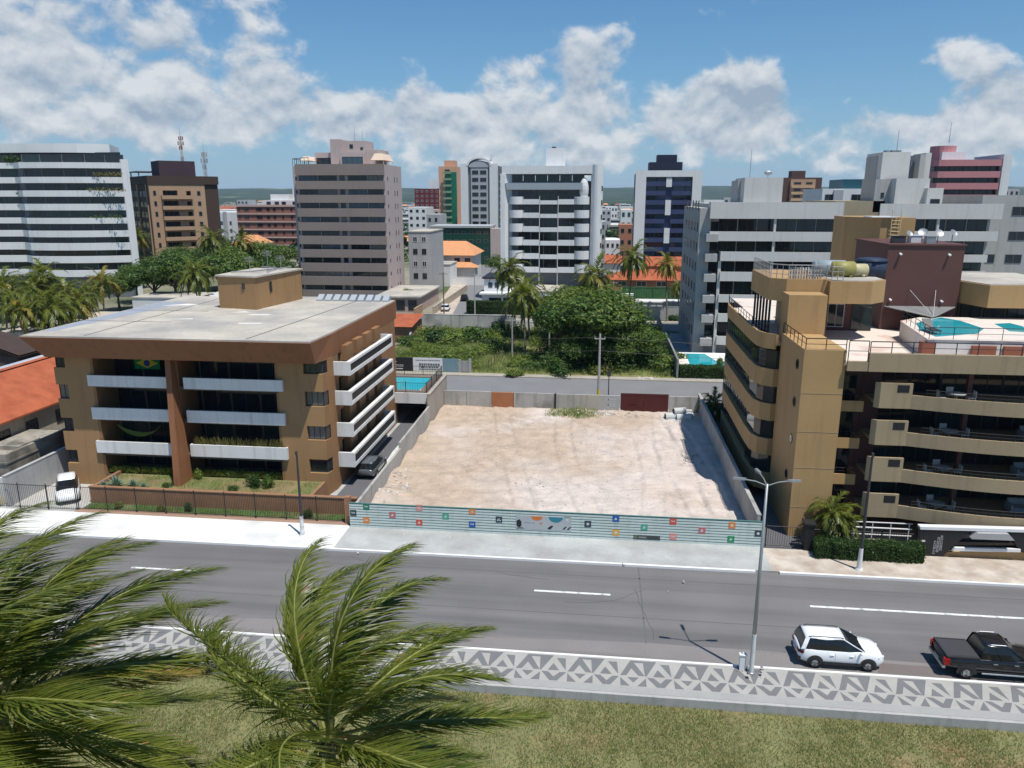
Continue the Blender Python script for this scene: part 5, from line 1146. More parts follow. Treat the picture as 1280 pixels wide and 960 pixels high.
def hedge(x0,x1,y0,y1,z0,z1,label,seed,n,size=.06):
    rng = np.random.default_rng(seed); f = rng.choice(5,n,p=[.30,.12,.06,.06,.46]); p = np.stack([rng.uniform(x0,x1,n),rng.uniform(y0,y1,n),rng.uniform(z0,z1,n)],1)
    nm = np.zeros((n,3)); ax = [(1,y0,-1),(1,y1,1),(0,x0,-1),(0,x1,1),(2,z1,1)]
    for i,(a,v,s) in enumerate(ax): m = f == i; p[m,a] = v; nm[m,a] = s
    p += nm*(rng.normal(size=(n,1))*.05-.02)+.05*np.stack([np.sin(p[:,1]*3),np.sin(p[:,0]*2.1),np.sin(p[:,0]*3.3)],1); nm += rng.normal(size=(n,3))*.6; nm /= np.linalg.norm(nm,axis=1,keepdims=True)
    a = np.cross(nm,rng.normal(size=(n,3))); a /= np.linalg.norm(a,axis=1,keepdims=True); b = np.cross(nm,a); s = (size*rng.uniform(.6,1.4,n))[:,None]
    V = np.stack([p-a*s,p-b*s*.5,p+a*s,p+b*s*.5],1).reshape(-1,3); F = np.arange(4*n).reshape(n,4)
    q = MB(); q.box(x0+.08,x1-.08,y0+.08,y1-.08,z0,z1-.08); o = len(V); V = np.concatenate([V,np.array(q.v)]); F = np.concatenate([F,np.array(q.f)+o]); mi = [0]*n+[1]*6; c = np.array([(x0+x1)/2,(y0+y1)/2,z0])
    o = putmesh('hedge',npmesh('hedge',V-c,F,[m_hedge,M('hedge_core',(.012,.022,.006),.95,.2,1,5)],mi),None,tuple(c)); return tag(o,label,'hedge')
# --- two coconut palms in the foreground, blown by the sea wind
WIND = (.62,.72,.08)
def crown_at(depth,u,v):
    x,y,w = _ray(u,v); return x*depth/.9,y*depth/.9,CAMH+w*depth/.9
fr_c = []
r8 = np.random.default_rng(5)
for i in range(24):
    az = i*2.39996+.4; el = R(86-118*(i/24)**.85); fr_c.append((az,el+r8.uniform(-.08,.08),r8.uniform(4.0,4.9),r8.uniform(.7,1.3),r8.uniform(-.2,.6),1 if (i > 17 and r8.random() < .3) else 0))
cx,cy_,cz = crown_at(14.4,436,902)
near_palm((cx-.3,cy_-.5,-.35),cz,fr_c,'coconut palm with open windblown crown at the bottom centre',WIND,(.3,.5),71)
fr_l = []
for i in range(34):
    az = i*2.39996+1.9; el = R(88-118*(i/34)**.85); fr_l.append((az,el+r8.uniform(-.08,.08),r8.uniform(4.2,5.0),r8.uniform(.6,1.1),r8.uniform(0,.8),1 if (i > 20 and r8.random() < .35) else 0))
cx,cy_,cz = crown_at(14.0,26,868)
near_palm((cx-.2,cy_-.4,-.35),cz,fr_l,'large dark windblown coconut palm at the left edge of the lawn',WIND,(-.3,.3),72)
# --- lawn grass
def grass(name,xr,yr,n,h,z,mats,seed,label,dens=None,wind=(.2,.3)):
    rng = np.random.default_rng(seed); x = rng.uniform(*xr,n); y = rng.uniform(*yr,n)
    if dens is not None: k = rng.random(n) < dens(x,y); x = x[k]; y = y[k]; n = len(x)
    hh = h*rng.uniform(.4,1.3,n); a = rng.uniform(0,6.28,n); w = (.013 if h < .25 else .022)*rng.uniform(.7,1.5,n); dx = np.cos(a)*w; dy = np.sin(a)*w; lx = (rng.normal(size=n)*.5+wind[0])*hh; ly = (rng.normal(size=n)*.5+wind[1])*hh
    zz = z(x,y) if callable(z) else np.full(n,z)
    V = np.stack([np.stack([x-dx,y-dy,zz],1),np.stack([x+dx,y+dy,zz],1),np.stack([x+lx+dx*.3,y+ly+dy*.3,zz+hh],1),np.stack([x+lx-dx*.3,y+ly-dy*.3,zz+hh],1)],1).reshape(-1,3)
    o = putmesh(name,npmesh(name,V,np.arange(4*n).reshape(n,4),mats,rng.integers(0,len(mats),n)),None); return tag(o,label,'grass',kind='stuff')
m_g1 = leafmat('grass_green',(.105,.155,.045),(.19,.22,.07),.35,.6); m_g2 = leafmat('grass_dry',(.32,.28,.13),(.42,.34,.18),.3,.7); m_g3 = leafmat('grass_fresh',(.11,.18,.03),(.21,.27,.06),.35,.6)
def lawn_d(x,y):
    f = fnoise(x,y,51,7)+.5*fnoise(x,y,52,1.8); brown = (np.abs(x-8.8)<1.9)&(y>30.3)|((x>18.5)&(y<31.2)); return np.where(brown,.38,np.clip(.70+.9*f,.32,1))
grass('lawn_grass',(-32,38),(22,32.1),420000,.10,-.35,[m_g1,m_g1,m_g2],61,'short wild grass of the lawn strip by the promenade',lawn_d)
grass('lawn_weeds',(-24,30),(26,32.1),14000,.20,-.35,[m_g3,m_g1],62,'taller weeds in tufts over the lawn strip',lambda x,y: np.clip(1.6*fnoise(x,y,55,2.2)-.15,0,1))
def wz_(x,y): return .12+.25*(fnoise(x,y,21,12)+.4)*np.clip((y-99)/4,0,1)
grass('plot_grass',(-31,10),(99,132.5),60000,.55,wz_,[m_g3,m_g1,m_g1],63,'rank grass over the vacant plot',lambda x,y: np.clip(.75+.9*fnoise(x,y,56,9),.05,1))
grass('lot_weeds',(-16.5,-1),(56,81),9000,.14,lambda x,y: lotz(x,y)-.02,[m_g1,m_g2],64,'thin dry weeds at the rear left of the sandy lot',lambda x,y: np.clip(-.35+1.3*fnoise(x,y,57,3)+.035*(y-72)-.05*(x+10),0,1))
grass('lot_weeds',(-5.5,1.0),(77.6,80.9),4500,.28,lambda x,y: lotz(x,y)-.02,[m_g3,m_g3],65,'bright green weeds under the rear wall of the sandy lot',lambda x,y: np.clip(1.2-np.hypot((x+2.4)/2.9,(y-79.6)/1.4),0,1))
grass('garden_grass',(-38.5,-21.6),(51.7,54.6),6000,.22,1.11,[m_g3,m_g2],66,'garden grass on the terrace of the left building',lambda x,y: np.clip(.5+1.1*fnoise(x,y,58,2.5),0,1))
grass('garden_grass',(-38.5,-17.8),(50.0,51.2),7000,.10,.06,[m_g3,m_g1],67,'mown grass strip behind the iron fence',lambda x,y: np.clip(.7+fnoise(x,y,59,2.5),0,1))
# ---------------------------------------------------------------- trees, palms, hedges and shrubs in their places
def at(u,v,z=0): return G(u,v,z)
GP = 'coconut palms between the buildings'; GT = 'leafy trees between the buildings'
# the vacant plot and the cross street
palm(-15.0,127.6,11.3,'tall coconut palm at the left of the vacant plot, before the balconied white block',0,1.0,.3)
palm(-10.9,111.2,9.0,'coconut palm with long thin leaning trunk left of the big leafy tree',0,1.0,2.0)
palm(-11.6,122.5,9.2,'coconut palm directly behind the one with the long leaning trunk',0,.95,4.0)
palm(-0.6,126,10.6,'shaggy yellowish coconut palm rising behind the big leafy tree',1,1.05,1.0)
palm(6.0,141,12.6,'tallest dark coconut palm on the cross street right of the big leafy tree',0,1.1,.5)
palm(12.6,146.4,10.8,'orange browned coconut palm before the navy balcony tower',2,.8,2.2)
palm(15.2,150.0,6.2,'small orange tinged palm beside the grey balconied block',1,.6,3.2)
palm(-1.7,131.0,8.5,'half hidden coconut palm left of the shaggy yellowish one',0,.9,5.2)
tree(0.2,105.5,'big leafy almond tree on the street edge of the vacant plot',0,1.55,.4,1.30)
tree(-5.6,107.5,'left companion of the big leafy almond tree, darker',1,1.2,1.2,1.2)
tree(5.0,104.2,'low leafy tree at the right flank of the big almond tree',0,.95,2.0,.75)
tree(-3.5,122.0,'bright green rounded tree behind the big almond tree',3,1.35,.3,1.05)
tree(-7.8,126.0,'bushy green tree between the two leaning palms and the white block',1,1.2,3.3,1.0)
tree(13.2,157.5,'low spreading olive tree in front of the pale walled garden',2,.55,.6,.5)
tree(9.0,157.0,'flat topped dark small tree at the pale garden gate',1,.42,1.9,.45)
tree(-27.5,212,'dark round tree beside the orange tiled house',1,1.1,.2,1.0)
tree(-41.5,162.8,'dark shrubby tree at the entrance of the pinkish tower',1,.45,.9,.5)
for i,(u,v,s,k,sz,lab) in enumerate([(510,432,2.2,0,1.6,'dark bush at the left edge of the vacant plot'),(545,428,2.6,3,2.0,'large dark bush in the left middle of the vacant plot'),(570,432,2.4,1,1.7,'light green bush in the middle of the vacant plot'),(600,428,2.4,0,2.3,'tall dark bush near the middle fence of the vacant plot'),(614,440,1.9,3,1.8,'dark bush beside the old fence line of the vacant plot'),(632,420,2.2,3,2.2,'dark bush under the long trunk palm'),(530,445,1.9,1,1.0,'low pale bush at front left of the vacant plot'),(560,452,1.8,1,.9,'low pale bush above the white billboard'),(652,458,1.6,1,.9,'low light bush by the street, left of the almond tree'),(668,462,1.5,0,1.0,'small green bush at the left foot of the almond tree'),(800,452,2.6,0,1.9,'leafy bush at the right foot of the almond tree'),(822,462,2.4,1,1.8,'light leafy bush by the pale rubble on the verge'),(836,455,1.8,0,1.6,'round green bush against the plot wall'),(745,468,1.5,2,1.1,'brownish dry bush behind the utility pole'),(765,466,1.7,2,1.2,'reddish dry brush heap under the almond tree'),(700,468,1.9,3,1.3,'dark bush in the shade left of the utility pole'),(640,470,1.2,1,.7,'small pale bush at the kerb of the back street')]):
    x,y = at(u,v); shrub(x,y,s*1.35,lab,k,0.1,sz*1.3,'bushes of the vacant plot',i*1.1)
# undergrowth that fills the plot below and between the bushes
rng = np.random.default_rng(301); lobes = []; lob2 = []
for i in range(150):
    x = rng.uniform(-30.5,-9); y = rng.uniform(100.5,132); s_ = rng.uniform(.5,1.3)*(1 if fnoise(np.array(x),np.array(y),56,9) > -.1 else .35); lobes.append((x,y,.2+s_*.45,s_,s_,s_*.75))
for i in range(110):
    x = rng.uniform(-7.5,10); y = rng.uniform(101,131); s_ = rng.uniform(1.0,2.3); lob2.append((x,y,.2+s_*.5,s_,s_,s_*.8))
V,F = leaf_cloud(rng,lobes,26000,.17); o = putmesh('undergrowth',npmesh('undergrowth',V,F,[m_lfC,m_lfA,m_g3],rng.choice(3,26000,p=[.45,.35,.2])),None); tag(o,'light green undergrowth over the left of the vacant plot','undergrowth',kind='stuff')
V,F = leaf_cloud(rng,lob2,26000,.19); o = putmesh('undergrowth',npmesh('undergrowth',V,F,[m_lfB,m_lfA],rng.choice(2,26000,p=[.6,.4])),None); tag(o,'dark undergrowth beneath the big almond tree','undergrowth',kind='stuff')
tree(3.2,108.5,'dense dark tree behind the right side of the big almond tree',1,1.25,2.6,1.25)
tree(-2.6,103.2,'low dark tree at the street in front of the big almond tree',1,.85,4.1,.62)
tree(2.8,102.6,'small leafy tree at the kerb right of the utility pole',0,.62,1.4,.52)
# left neighbourhood
for i,(u,vc,d,kind,s,lab) in enumerate([(14,372,118,1,1.0,'olive coconut palm at the far left frame edge'),(38,360,124,0,1.05,'coconut palm rising before the curved white block'),(52,345,128,0,1.0,'tallest dark coconut palm before the curved white block'),(82,365,126,0,1.05,'dark coconut palm right of the tallest one by the curved block'),(66,385,115,0,1.0,'low bright fronded palm just over the left roof corner'),(98,378,121,1,.9,'yellowish palm nearest to the roof at left'),(128,352,150,2,1.0,'yellow fronded palm alone before the curved white block'),(242,342,146,0,1.15,'coconut palm over the broad grey roof, left of the dark brown block'),(265,298,178,0,1.1,'coconut palm before the brick red block, left one'),(302,300,186,1,.9,'brown tinged palm right before the brick red block'),(172,296,196,1,.9,'yellow green palm between white curved and brown blocks'),(3,355,132,0,1.0,'dark palm cut by the left frame edge'),(24,388,112,1,.9,'olive low palm above the dark gabled roof'),(46,378,119,0,.95,'dense dark palm between the olive ones'),(60,362,133,0,1.0,'slender palm behind the low bright fronded one'),(108,368,134,0,.85,'small dark palm left of the yellow one')]):
    a,b,w_ = _ray(u,vc); yy = _C-(vc-480)/FPX*_S; t_ = d/yy; x,y,z = a*t_,b*t_,CAMH+w_*t_; palm(x,y,max(z,4),lab,kind,s,i*1.3)
for i,(u,v,s,k,sz,lab) in enumerate([(195,386,1.3,1,1.25,'dark round tree over the broad grey roof, beside the white curved block'),(252,372,1.35,1,1.3,'wide dark green tree left of the tank house'),(284,362,1.2,0,1.2,'bushy green tree behind the tank house'),(312,352,1.0,1,1.1,'small green tree under the brick red block'),(350,345,1.0,0,1.0,'green tree beside the pinkish tower base'),(150,388,.8,0,.8,'small green tree below the yellow palm'),(12,402,1.1,2,1.1,'olive bushy tree at the far left among the palms'),(228,352,1.1,1,1.2,'dark tree before the foot of the dark brown block'),(275,335,1.2,1,1.25,'dark tree below the palms of the brick red block'),(40,410,1.0,2,.9,'olive low tree between the left palms')]):
    x,y = at(u,v); tree(x,y,lab,k,s*1.3,i*.7,sz*1.12)
for i,(x,y,k,s,sz,lab) in enumerate([(-88,150,1,1.7,1.7,'broad dark tree right of the dark round one beside the curved white block'),(-79,156,0,1.6,1.5,'broad green tree in the row behind the tank house, left'),(-72,163,1,1.6,1.4,'dark green tree in the row behind the tank house, right'),(-96,178,1,1.7,1.6,'tall dark tree at the foot of the dark brown block'),(-84,185,0,1.6,1.5,'leafy tree between the brown block and the brick red block'),(-103,160,1,1.2,1.2,'dark tree just left of the round one by the curved block')]): tree(x,y,lab,k,s,i*.9,sz)
# right building front and side
q_ = palm(16.2,50.3,2.3,'small bushy palm at the foot of the ochre pillar',0,.48,.4,.1,'garden palms')
palm(17.2,50.6,1.5,'second, lower garden palm just right of the bushy one by the pillar',0,.36,2.4,.1,'garden palms')
palm(12.6,80.6,1.7,'short palm behind the right rear corner of the sandy lot',0,.55,1.4,0,'garden palms')
hedge(14.7,21.5,47.75,48.95,.13,1.2,'clipped green hedge with square ends before the right building',81,9000)
hedge(10.9,19.5,99.2,101.2,.1,1.5,'dark hedge in front of the small street pool',82,6000,.09)
hedge(-26.6,-13.5,151.4,153.0,.1,2.6,'long dark green hedge below the small white house',83,6000,.11)
shrub(16.4,103.2,.8,'leafy green plant at the right end of the street pool',1,1.0,1.2)
# left garden: agaves and bushes on the terrace
def agave(x,y,z,s,lab):
    rng = np.random.default_rng(int(x*100)%977); V = []; F = []
    for k in range(34):
        az = k*2.4; el = R(82-68*(k/34)); L = s*rng.uniform(.8,1.1); d = np.array([math.cos(az)*math.cos(el),math.sin(az)*math.cos(el),math.sin(el)]); sd = np.array([-math.sin(az),math.cos(az),0]); o = len(V); p = np.zeros(3)
        for j in range(4):
            w_ = [.10,.11,.08,.006][j]*s; V += [p-sd*w_,p+np.array([0,0,-.03*s]),p+sd*w_]; d = d+np.array([0,0,-.10]); p = p+d/np.linalg.norm(d)*L/3
        for j in range(3): F += [(o+3*j,o+3*j+1,o+3*j+4,o+3*j+3),(o+3*j+1,o+3*j+2,o+3*j+5,o+3*j+4)]
    o = putmesh('agave',npmesh('agave',np.array(V),np.array(F),m_agave),None,(x,y,z)); return tag(o,lab,'agave','agaves on the garden terrace')
agave(-37.3,52.3,1.12,.9,'biggest grey-blue agave at the left corner of the brown garden wall'); agave(-38.2,52.0,1.12,.6,'small agave left of the biggest one on the terrace corner'); agave(-36.0,52.4,1.12,.65,'middle sized agave right of the biggest one'); agave(-35.0,52.2,1.12,.5,'small agave, last to the right on the terrace')
for i,(x,y,z,s,k,sz,lab) in enumerate([(-33.2,52.6,1.1,.45,3,.45,'small dark shrub at the foot of the russet pier'),(-31.7,54.3,1.1,.55,1,1.0,'yellow green climbing plant right of the russet pier foot'),(-26.4,53.2,1.1,.65,3,1.3,'tall dark shrub on the terrace by the front right column'),(-25.2,53.3,1.1,.6,0,1.25,'leafy dark shrub next to the front right column'),(-27.6,52.4,1.1,.5,0,.6,'low green shrub left of the tall dark ones'),(-30.5,50.6,.06,.4,3,.8,'dark shrub in front of the brown garden wall, middle'),(-32.6,50.5,.06,.45,2,.6,'pale spiky plant before the brown garden wall'),(-21.0,50.5,.06,.5,3,.75,'dark shrub at the right end of the iron fence'),(-36.2,50.5,.06,.4,2,.7,'dry shrub at the left end of the iron fence')]): shrub(x,y,s,lab,k,z,sz,'garden shrubs',i)
for k,(x0,x1,z,n,lab) in enumerate(((-32.0,-24.6,3.1,110,'fringe of spiky dry green plants along the lower right front balcony'),(-39.8,-24.8,1.15,500,'row of low leafy plants inside the ground loggias'))):
    rng = np.random.default_rng(90+k); V = []; F = []
    for i in range(n*3):
        x = rng.uniform(x0,x1); y = (54.97 if k == 0 else 55.25)+rng.normal()*.05; h_ = rng.uniform(.6,1.05) if k == 0 else rng.uniform(.25,.6); a = rng.uniform(0,6.28); w_ = .035; dx,dy = math.cos(a)*w_,math.sin(a)*w_; lx,ly = rng.normal()*.22,rng.normal()*.12; z0 = z+.5 if k != 1 else z; o = len(V)
        V += [(x-dx,y-dy,z0),(x+dx,y+dy,z0),(x+lx,y+ly,z0+h_),(x+lx-dx,y+ly-dy,z0+h_)]; F.append((o,o+1,o+2,o+3))
    o = putmesh('balcony_plants',npmesh('balcony_plants',np.array(V),np.array(F),[m_lfD,m_lfC][k]),None); tag(o,lab,'plants',kind='stuff')
# ---------------------------------------------------------------- walls, houses and towers of the town behind
GH = 'houses between the towers'
def wl(x0,x1,y0,y1,h,mat,label,z0=-.05,name='wall'):
    q = MB(); q.box(x0,x1,y0,y1,z0,h); 
    if h > 1.2: q.box(x0-.03,x1+.03,y0-.03,y1+.03,h,h+.06)
    return one(q,name,mat,label,'wall',((x0+x1)/2,(y0+y1)/2,0))
m_greyw = M('grey_render',(.40,.40,.40),.85,.1,.5,4,streak=.2); m_palew = M('pale_render',(.62,.61,.58),.85,.08,.5,4,streak=.15); m_whitew = M('white_render',(.72,.72,.71),.8,.06,.5,4,streak=.1)
m_tile = M('orange_roof_tile',(.60,.28,.13),.85,.12,1.2,7,bump=.3); m_tiler = M('red_roof_tile',(.40,.11,.05),.85,.14,1.0,8,bump=.4,alt=(.30,.075,.035),altscale=.6,altpos=.55,altw=.15)
# billboards along the back street
BB = thing('billboard','black and white advertising boards on posts along the back street','billboard',(-21,98.9,0))
x0,z1 = FY(480,447,98.9); x1,_ = FY(516,448,98.9); x2,_ = FY(553,449,98.9); 
q = MB(); q.box(x0,x1,98.85,98.95,.15,2.0); q.build('board',m_black,BB,label='black board with white lettering')
q = MB(); q.box(x1+.02,x2,98.84,98.94,.15,2.0); q.build('board',m_wfr,BB,label='white board with dark lettering')
def text(s,x,z,y,size,mat,parent,name='lettering'):
    cu = bpy.data.curves.new(name,'FONT'); cu.body = s; cu.size = size; cu.extrude = .004; o = bpy.data.objects.new('tmp',cu); COL.objects.link(o); dg = bpy.context.evaluated_depsgraph_get(); me = bpy.data.meshes.new_from_object(o.evaluated_get(dg)); bpy.data.objects.remove(o); me.materials.clear(); me.materials.append(mat)
    o = bpy.data.objects.new(name,me); COL.objects.link(o); p = wloc(parent); o.parent = parent; o.location = (x-p[0],y-p[1],z-p[2]); o.rotation_euler = (math.pi/2,0,0); return o
text('E Blocos',x0+.55,.72,98.84,.62,m_wfr,BB); 
q = MB(); q.ell((x0+1.45,98.845,1.62),(.12,.01,.14),8,6); q.box(x0+1.2,x0+1.75,98.836,98.848,1.36,1.44); q.box(x0+.55,x0+2.6,98.836,98.848,.38,.5); q.build('emblem',m_wfr,BB)
q = MB()
r9 = random.Random(3)
for row,(za,zb_) in enumerate(((1.62,1.72),(.95,1.25),(.62,.84),(.36,.5))):
    xx = x1+.4+(.45 if row else 0)
    while xx < x2-.5: l = r9.uniform(.12,.34); q.box(xx,xx+l,98.825,98.838,za,zb_); xx += l+.07
q.build('lettering',M('board_grey',(.12,.13,.14),.6,.1,1,5),BB)
q = MB(); q.box(x2+.05,x2+2.1,98.86,98.94,.1,1.95,0)
for i in range(9): q.box(x2+.1+i*.22,x2+.2+i*.22,98.83,98.859,.1,1.95)
one(q,'metal_gate',M('blue_grey_sheet',(.20,.30,.35),.5,.08,1,5),'blue grey corrugated gate right of the white billboard','gate',(x2+1,98.9,0))
q = MB(); q.box(x2+2.2,x2+2.5,98.8,99.0,0,1.9); q.box(x2+3.6,x2+3.95,98.8,99.0,0,2.0); q.box(x2+2.5,x2+3.6,98.88,98.94,.2,1.7)
for i in range(6): q.cyl((x2+2.65+i*.17,98.85,.2),(x2+2.65+i*.17,98.85,1.75),.025,None,5)
one(q,'garden_gate',m_greyw,'grey barred gate between two posts beside the corrugated gate','gate',(x2+3,98.9,0))
# vacant plot fences and walls
wl(-32.5,-14.5,133.3,133.6,2.6,M('blotched_wall',(.46,.45,.43),.9,.15,.5,3,streak=.4,alt=(.22,.22,.21),altscale=.35,altpos=.55),'blotched grey wall at the rear left of the vacant plot')
wl(-14.4,-3.0,134.0,134.3,1.5,m_palew,'low pale wall behind the palms of the vacant plot')
lowwall('plot_wall',[(-30.0,118),(-32.6,133.4)],[1.6,2.6],.25,m_greyw,'grey sloping wall along the left side of the vacant plot')
lowwall('plot_wall',[(10.55,98.9),(10.6,136.8)],2.6,.25,M('dark_render',(.22,.22,.225),.85,.1,.5,4,streak=.2),'long dark wall between the vacant plot and the street pool')
q = MB()
for i in range(16): 
    y = 100+i*2; q.cyl((-14.6+.06*y-6,y,.1),(-14.6+.06*y-6,y,1.6),.06,None,5)
one(q,'post_fence',m_bark,'row of old wooden fence posts across the vacant plot','fence',(-14,110,.1))
for i,(x,y,h) in enumerate(((-31.0,150.4,8.5),(-12.3,108.1,6.2),(-7.4,116.0,7.0),(-24.6,150.0,8.5),(2.8,147.3,7.5))):
    q = MB(); q.cyl((x,y,0),(x,y,h),.13,.09,8); q.box(x-.9,x+.9,y-.05,y+.05,h-.4,h-.3); one(q,'utility_pole',m_conc if i != 0 else m_bark,['dark utility pole at the mouth of the side street','pale concrete pole in the middle of the vacant plot','pale concrete pole beside the big almond tree','thin utility pole right of the side street','thin utility pole on the cross street by the tallest palm'][i],'utility pole',(x,y,0),'utility poles')
# street pool of the grey balconied block
SP = thing('street_pool','small turquoise pool on a white plinth behind the dark hedge','pool',(14,107,0))
q = MB(); q.box(10.9,19.6,101.6,112,0,.95); q.build('plinth',m_whitew,SP)
q = MB(); q.prism([(12.6,102.0),(18.8,102.0),(19.2,105.5),(16.5,106.5),(15.6,111),(12.9,111)],.952,.98); q.build('pool_water',m_water,SP)
q = MB()
q.box(11.1,12.3,102.1,111.5,.952,.97); q.build('pool_edge',m_deck,SP)
# houses
def house(name,label,x0,x1,y0,y1,h,wall,roof=None,rh=1.5,over=.5,wins=2,group=GH,flat=True,cat='house',hip=False):
    t = thing(name,label,cat,((x0+x1)/2,(y0+y1)/2,0),group); q = MB(); q.box(x0,x1,y0,y1,-.1,h); q.build('wall',wall,t)
    if roof is None:
        q = MB(); q.box(x0-.12,x1+.12,y0-.12,y1+.12,h,h+.25); q.build('roof',m_roofc,t)
    else:
        q = MB(); cy0 = (y0+y1)/2; e = (x1-x0)*.25 if hip else -over
        A = [(x0-over,y0-over,h),(x1+over,y0-over,h),(x1+over,y1+over,h),(x0-over,y1+over,h),(x0+e,cy0,h+rh),(x1-e,cy0,h+rh)]; q.add(A,[(0,1,5,4),(2,3,4,5),(1,2,5),(3,0,4),(3,2,1,0)]); q.build('roof',roof,t)
    nf = max(1,int(h/2.9)); w_ = (x1-x0)/(wins*2+1)
    for f in range(nf):
        for i in range(wins):
            xx = x0+w_*(2*i+1); win(t,'f',xx,f*2.9+1.0,w_,1.3,y0,m_wfr if f%2 == 0 else m_alu,m_gl,2,.06,.08)
    return t
# left neighbours
HL = thing('house','low house with a bright red tiled roof beside the brown building','house',(-53,62,0))
q = MB(); q.box(-58,-51.3,56.0,79,0,4.1); q.build('wall',M('stained_cream',(.42,.38,.32),.85,.1,.5,4,streak=.35),HL)
q = MB(); A = [(-50.8,50.5,4.3),(-50.8,80.0,4.3),(-56.6,80.0,7.1),(-56.6,50.5,7.1),(-63,80,4.3),(-63,50.5,4.3)]; q.add(A,[(0,1,2,3),(3,2,4,5)]); q.add([(x,y,z-.16) for x,y,z in A],[(3,2,1,0),(5,4,2,3)]); q.add(A[:4]+[(x,y,z-.16) for x,y,z in A[:4]],[(0,4,5,1),(1,5,6,2)]); q.build('roof',m_tiler,HL)
for y in (57.2,60.6,64.5,69.0): win(HL,'r',y,2.1,1.5,1.3,-51.3,m_alu,m_gl,2)
q = MB(); q.add([(-56.9,50.4,7.12),(-56.9,80.1,7.12),(-56.6,80.1,7.25),(-56.6,50.4,7.25),(-56.3,80.1,7.12),(-56.3,50.4,7.12)],[(0,3,2,1),(3,5,4,2)]); q.build('ridge',m_tiler,HL)
q = MB(); q.box(-50.9,-46.3,52.2,60.5,0,2.6); q.box(-50.95,-46.25,52.1,60.6,2.6,2.75); q.box(-46.55,-46.3,52.2,60.5,2.75,3.4); q.box(-50.9,-46.55,52.2,52.45,2.75,3.4); q.box(-50,-47.5,55,57.5,2.75,3.1); one(q,'annex',M('lichen_wall',(.33,.30,.25),.9,.15,.6,4,streak=.5,alt=(.12,.11,.09),altscale=.5,altpos=.56),'stained flat roofed annex with parapet beside the red tiled house','annex',(-48.5,56,0))
wl(-44.9,-44.65,49.9,61.5,2.5,m_greyw,'pale grey wall on the left edge of the pale driveway')
lowwall('boundary_wall',[(-60,51.6),(-45.0,51.9)],1.6,.2,m_palew,'low pale wall behind the far left iron fence')
H2 = thing('house','dark gabled house at the left edge behind the red roof','house',(-78,78,0))
q = MB(); q.box(-96,-64.3,76.4,80.3,0,6.2); q.build('wall',M('dark_cladding',(.09,.07,.06),.85,.1,.5,4),H2)
q = MB(); A = [(-63.8,76,6.1),(-63.8,80.5,6.1),(-73,80.5,9.2),(-73,76,9.2),(-95,76,6.1),(-95,80.5,6.1)]; q.add(A,[(0,1,2,3),(3,2,5,4)]); q.add([(x,y,z-.2) for x,y,z in A],[(3,2,1,0),(4,5,2,3)]); q.exty([(-64.2,5.9),(-73,9.0),(-95,5.9)],76.2,76.4); q.build('roof',M('brown_shingle',(.060,.040,.033),.9,.15,1,6),H2)
q = MB(); q.add([(-63.3,66,5.6),(-57.2,66,5.2),(-57.2,83,5.2),(-63.3,83,5.6)],[(0,1,2,3)]); q.box(-63.2,-57.3,66.1,82.9,0,5.15); one(q,'lean_to_roof',M('zinc_roof',(.40,.42,.46),.6,.1,.8,5),'pale grey lean-to roof between the red tiles and the dark gable','roof',(-60,74,0))
q = MB(); q.box(-46.5,-45.9,60,80,0,2.2); one(q,'side_wall',m_palew,'pale wall running back beside the brown building at left','wall',(-46.2,70,0))
q = MB(); q.box(-76,-48,101,103,0,3.2); q.box(-90,-50,104,125,0,3.4); one(q,'low_roof',M('sand_roof',(.46,.40,.33),.9,.12,.4,4),'low sandy coloured roof behind the palms at left','roof',(-70,110,0))
q = MB(); q.box(-70,-48,92,99.5,0,3.0); q.box(-70.1,-47.9,91.9,92.2,3.0,3.5); one(q,'low_roof',m_roofc,'low grey roof slab just behind the broad roof at left','roof',(-58,95,0))
house('house','low white flat roofed house by the small dark round tree',-92,-76,141,150,3.6,m_whitew,None,wins=3)
house('house','white hip roofed house partly hidden behind the dark trees at left',-76,-62,139,147,4.4,m_whitew,M('grey_white_roof',(.5,.5,.5),.8,.1,.6,5),1.2,wins=3,hip=True)
house('house','pale grey low house behind the tank house',-60,-50,134,144,3.8,m_palew,None,wins=3)
house('house','small orange roofed house before the brick red block',-112,-104,226,236,9.0,m_palew,m_tile,2.5,wins=2,hip=True)
q = MB(); q.box(-34.6,-30.4,120,128.4,0,2.6,0); q.add([(-35.0,119.6,2.6),(-30.0,119.6,2.6),(-30.0,128.8,3.4),(-35.0,128.8,3.4)],[(0,1,2,3)],1); one(q,'shed',[m_wood,m_tiler],'small shed with red roof just right of the broad grey roof','shed',(-32.5,124,0))
# low-rise parts along the side street
B5 = house('low_block','narrow light grey five storey block right of the pinkish tower',-45.6,-40.2,181,196,14.9,m_greyw,None,wins=2,cat='building')
T1 = thing('entrance_building','pinkish low entrance building with flat roof at the tower foot','building',(-39,160,0)); m_pink0 = M('pinkish_render',(.43,.33,.29),.85,.07,.5,4,streak=.12)
q = MB(); q.box(-45.5,-36.6,152.5,172,0,3.0); q.build('wall',m_pink0,T1); q = MB(); q.box(-45.9,-36.2,152,172.4,3.0,3.3); q.build('roof',m_roofc,T1)
for x in (-44,-41.4,-38.9): win(T1,'f',x,.4,1.8,2.1,152.5,m_alu,m_gl,2,.06,.06)
wl(-36.3,-36.0,146.5,153,1.6,M('tan_wall',(.40,.27,.17),.85,.1,.5,4,streak=.2),'tan wall at the corner of the pinkish tower')
HO_ = thing('house','large house with bright orange tiled roofs beside the side street','house',(-42,222,0),GH)
q = MB(); q.box(-49,-36,215,232,0,7.1); q.box(-42,-34.5,212,216,0,4.0); q.build('wall',m_palew,HO_)
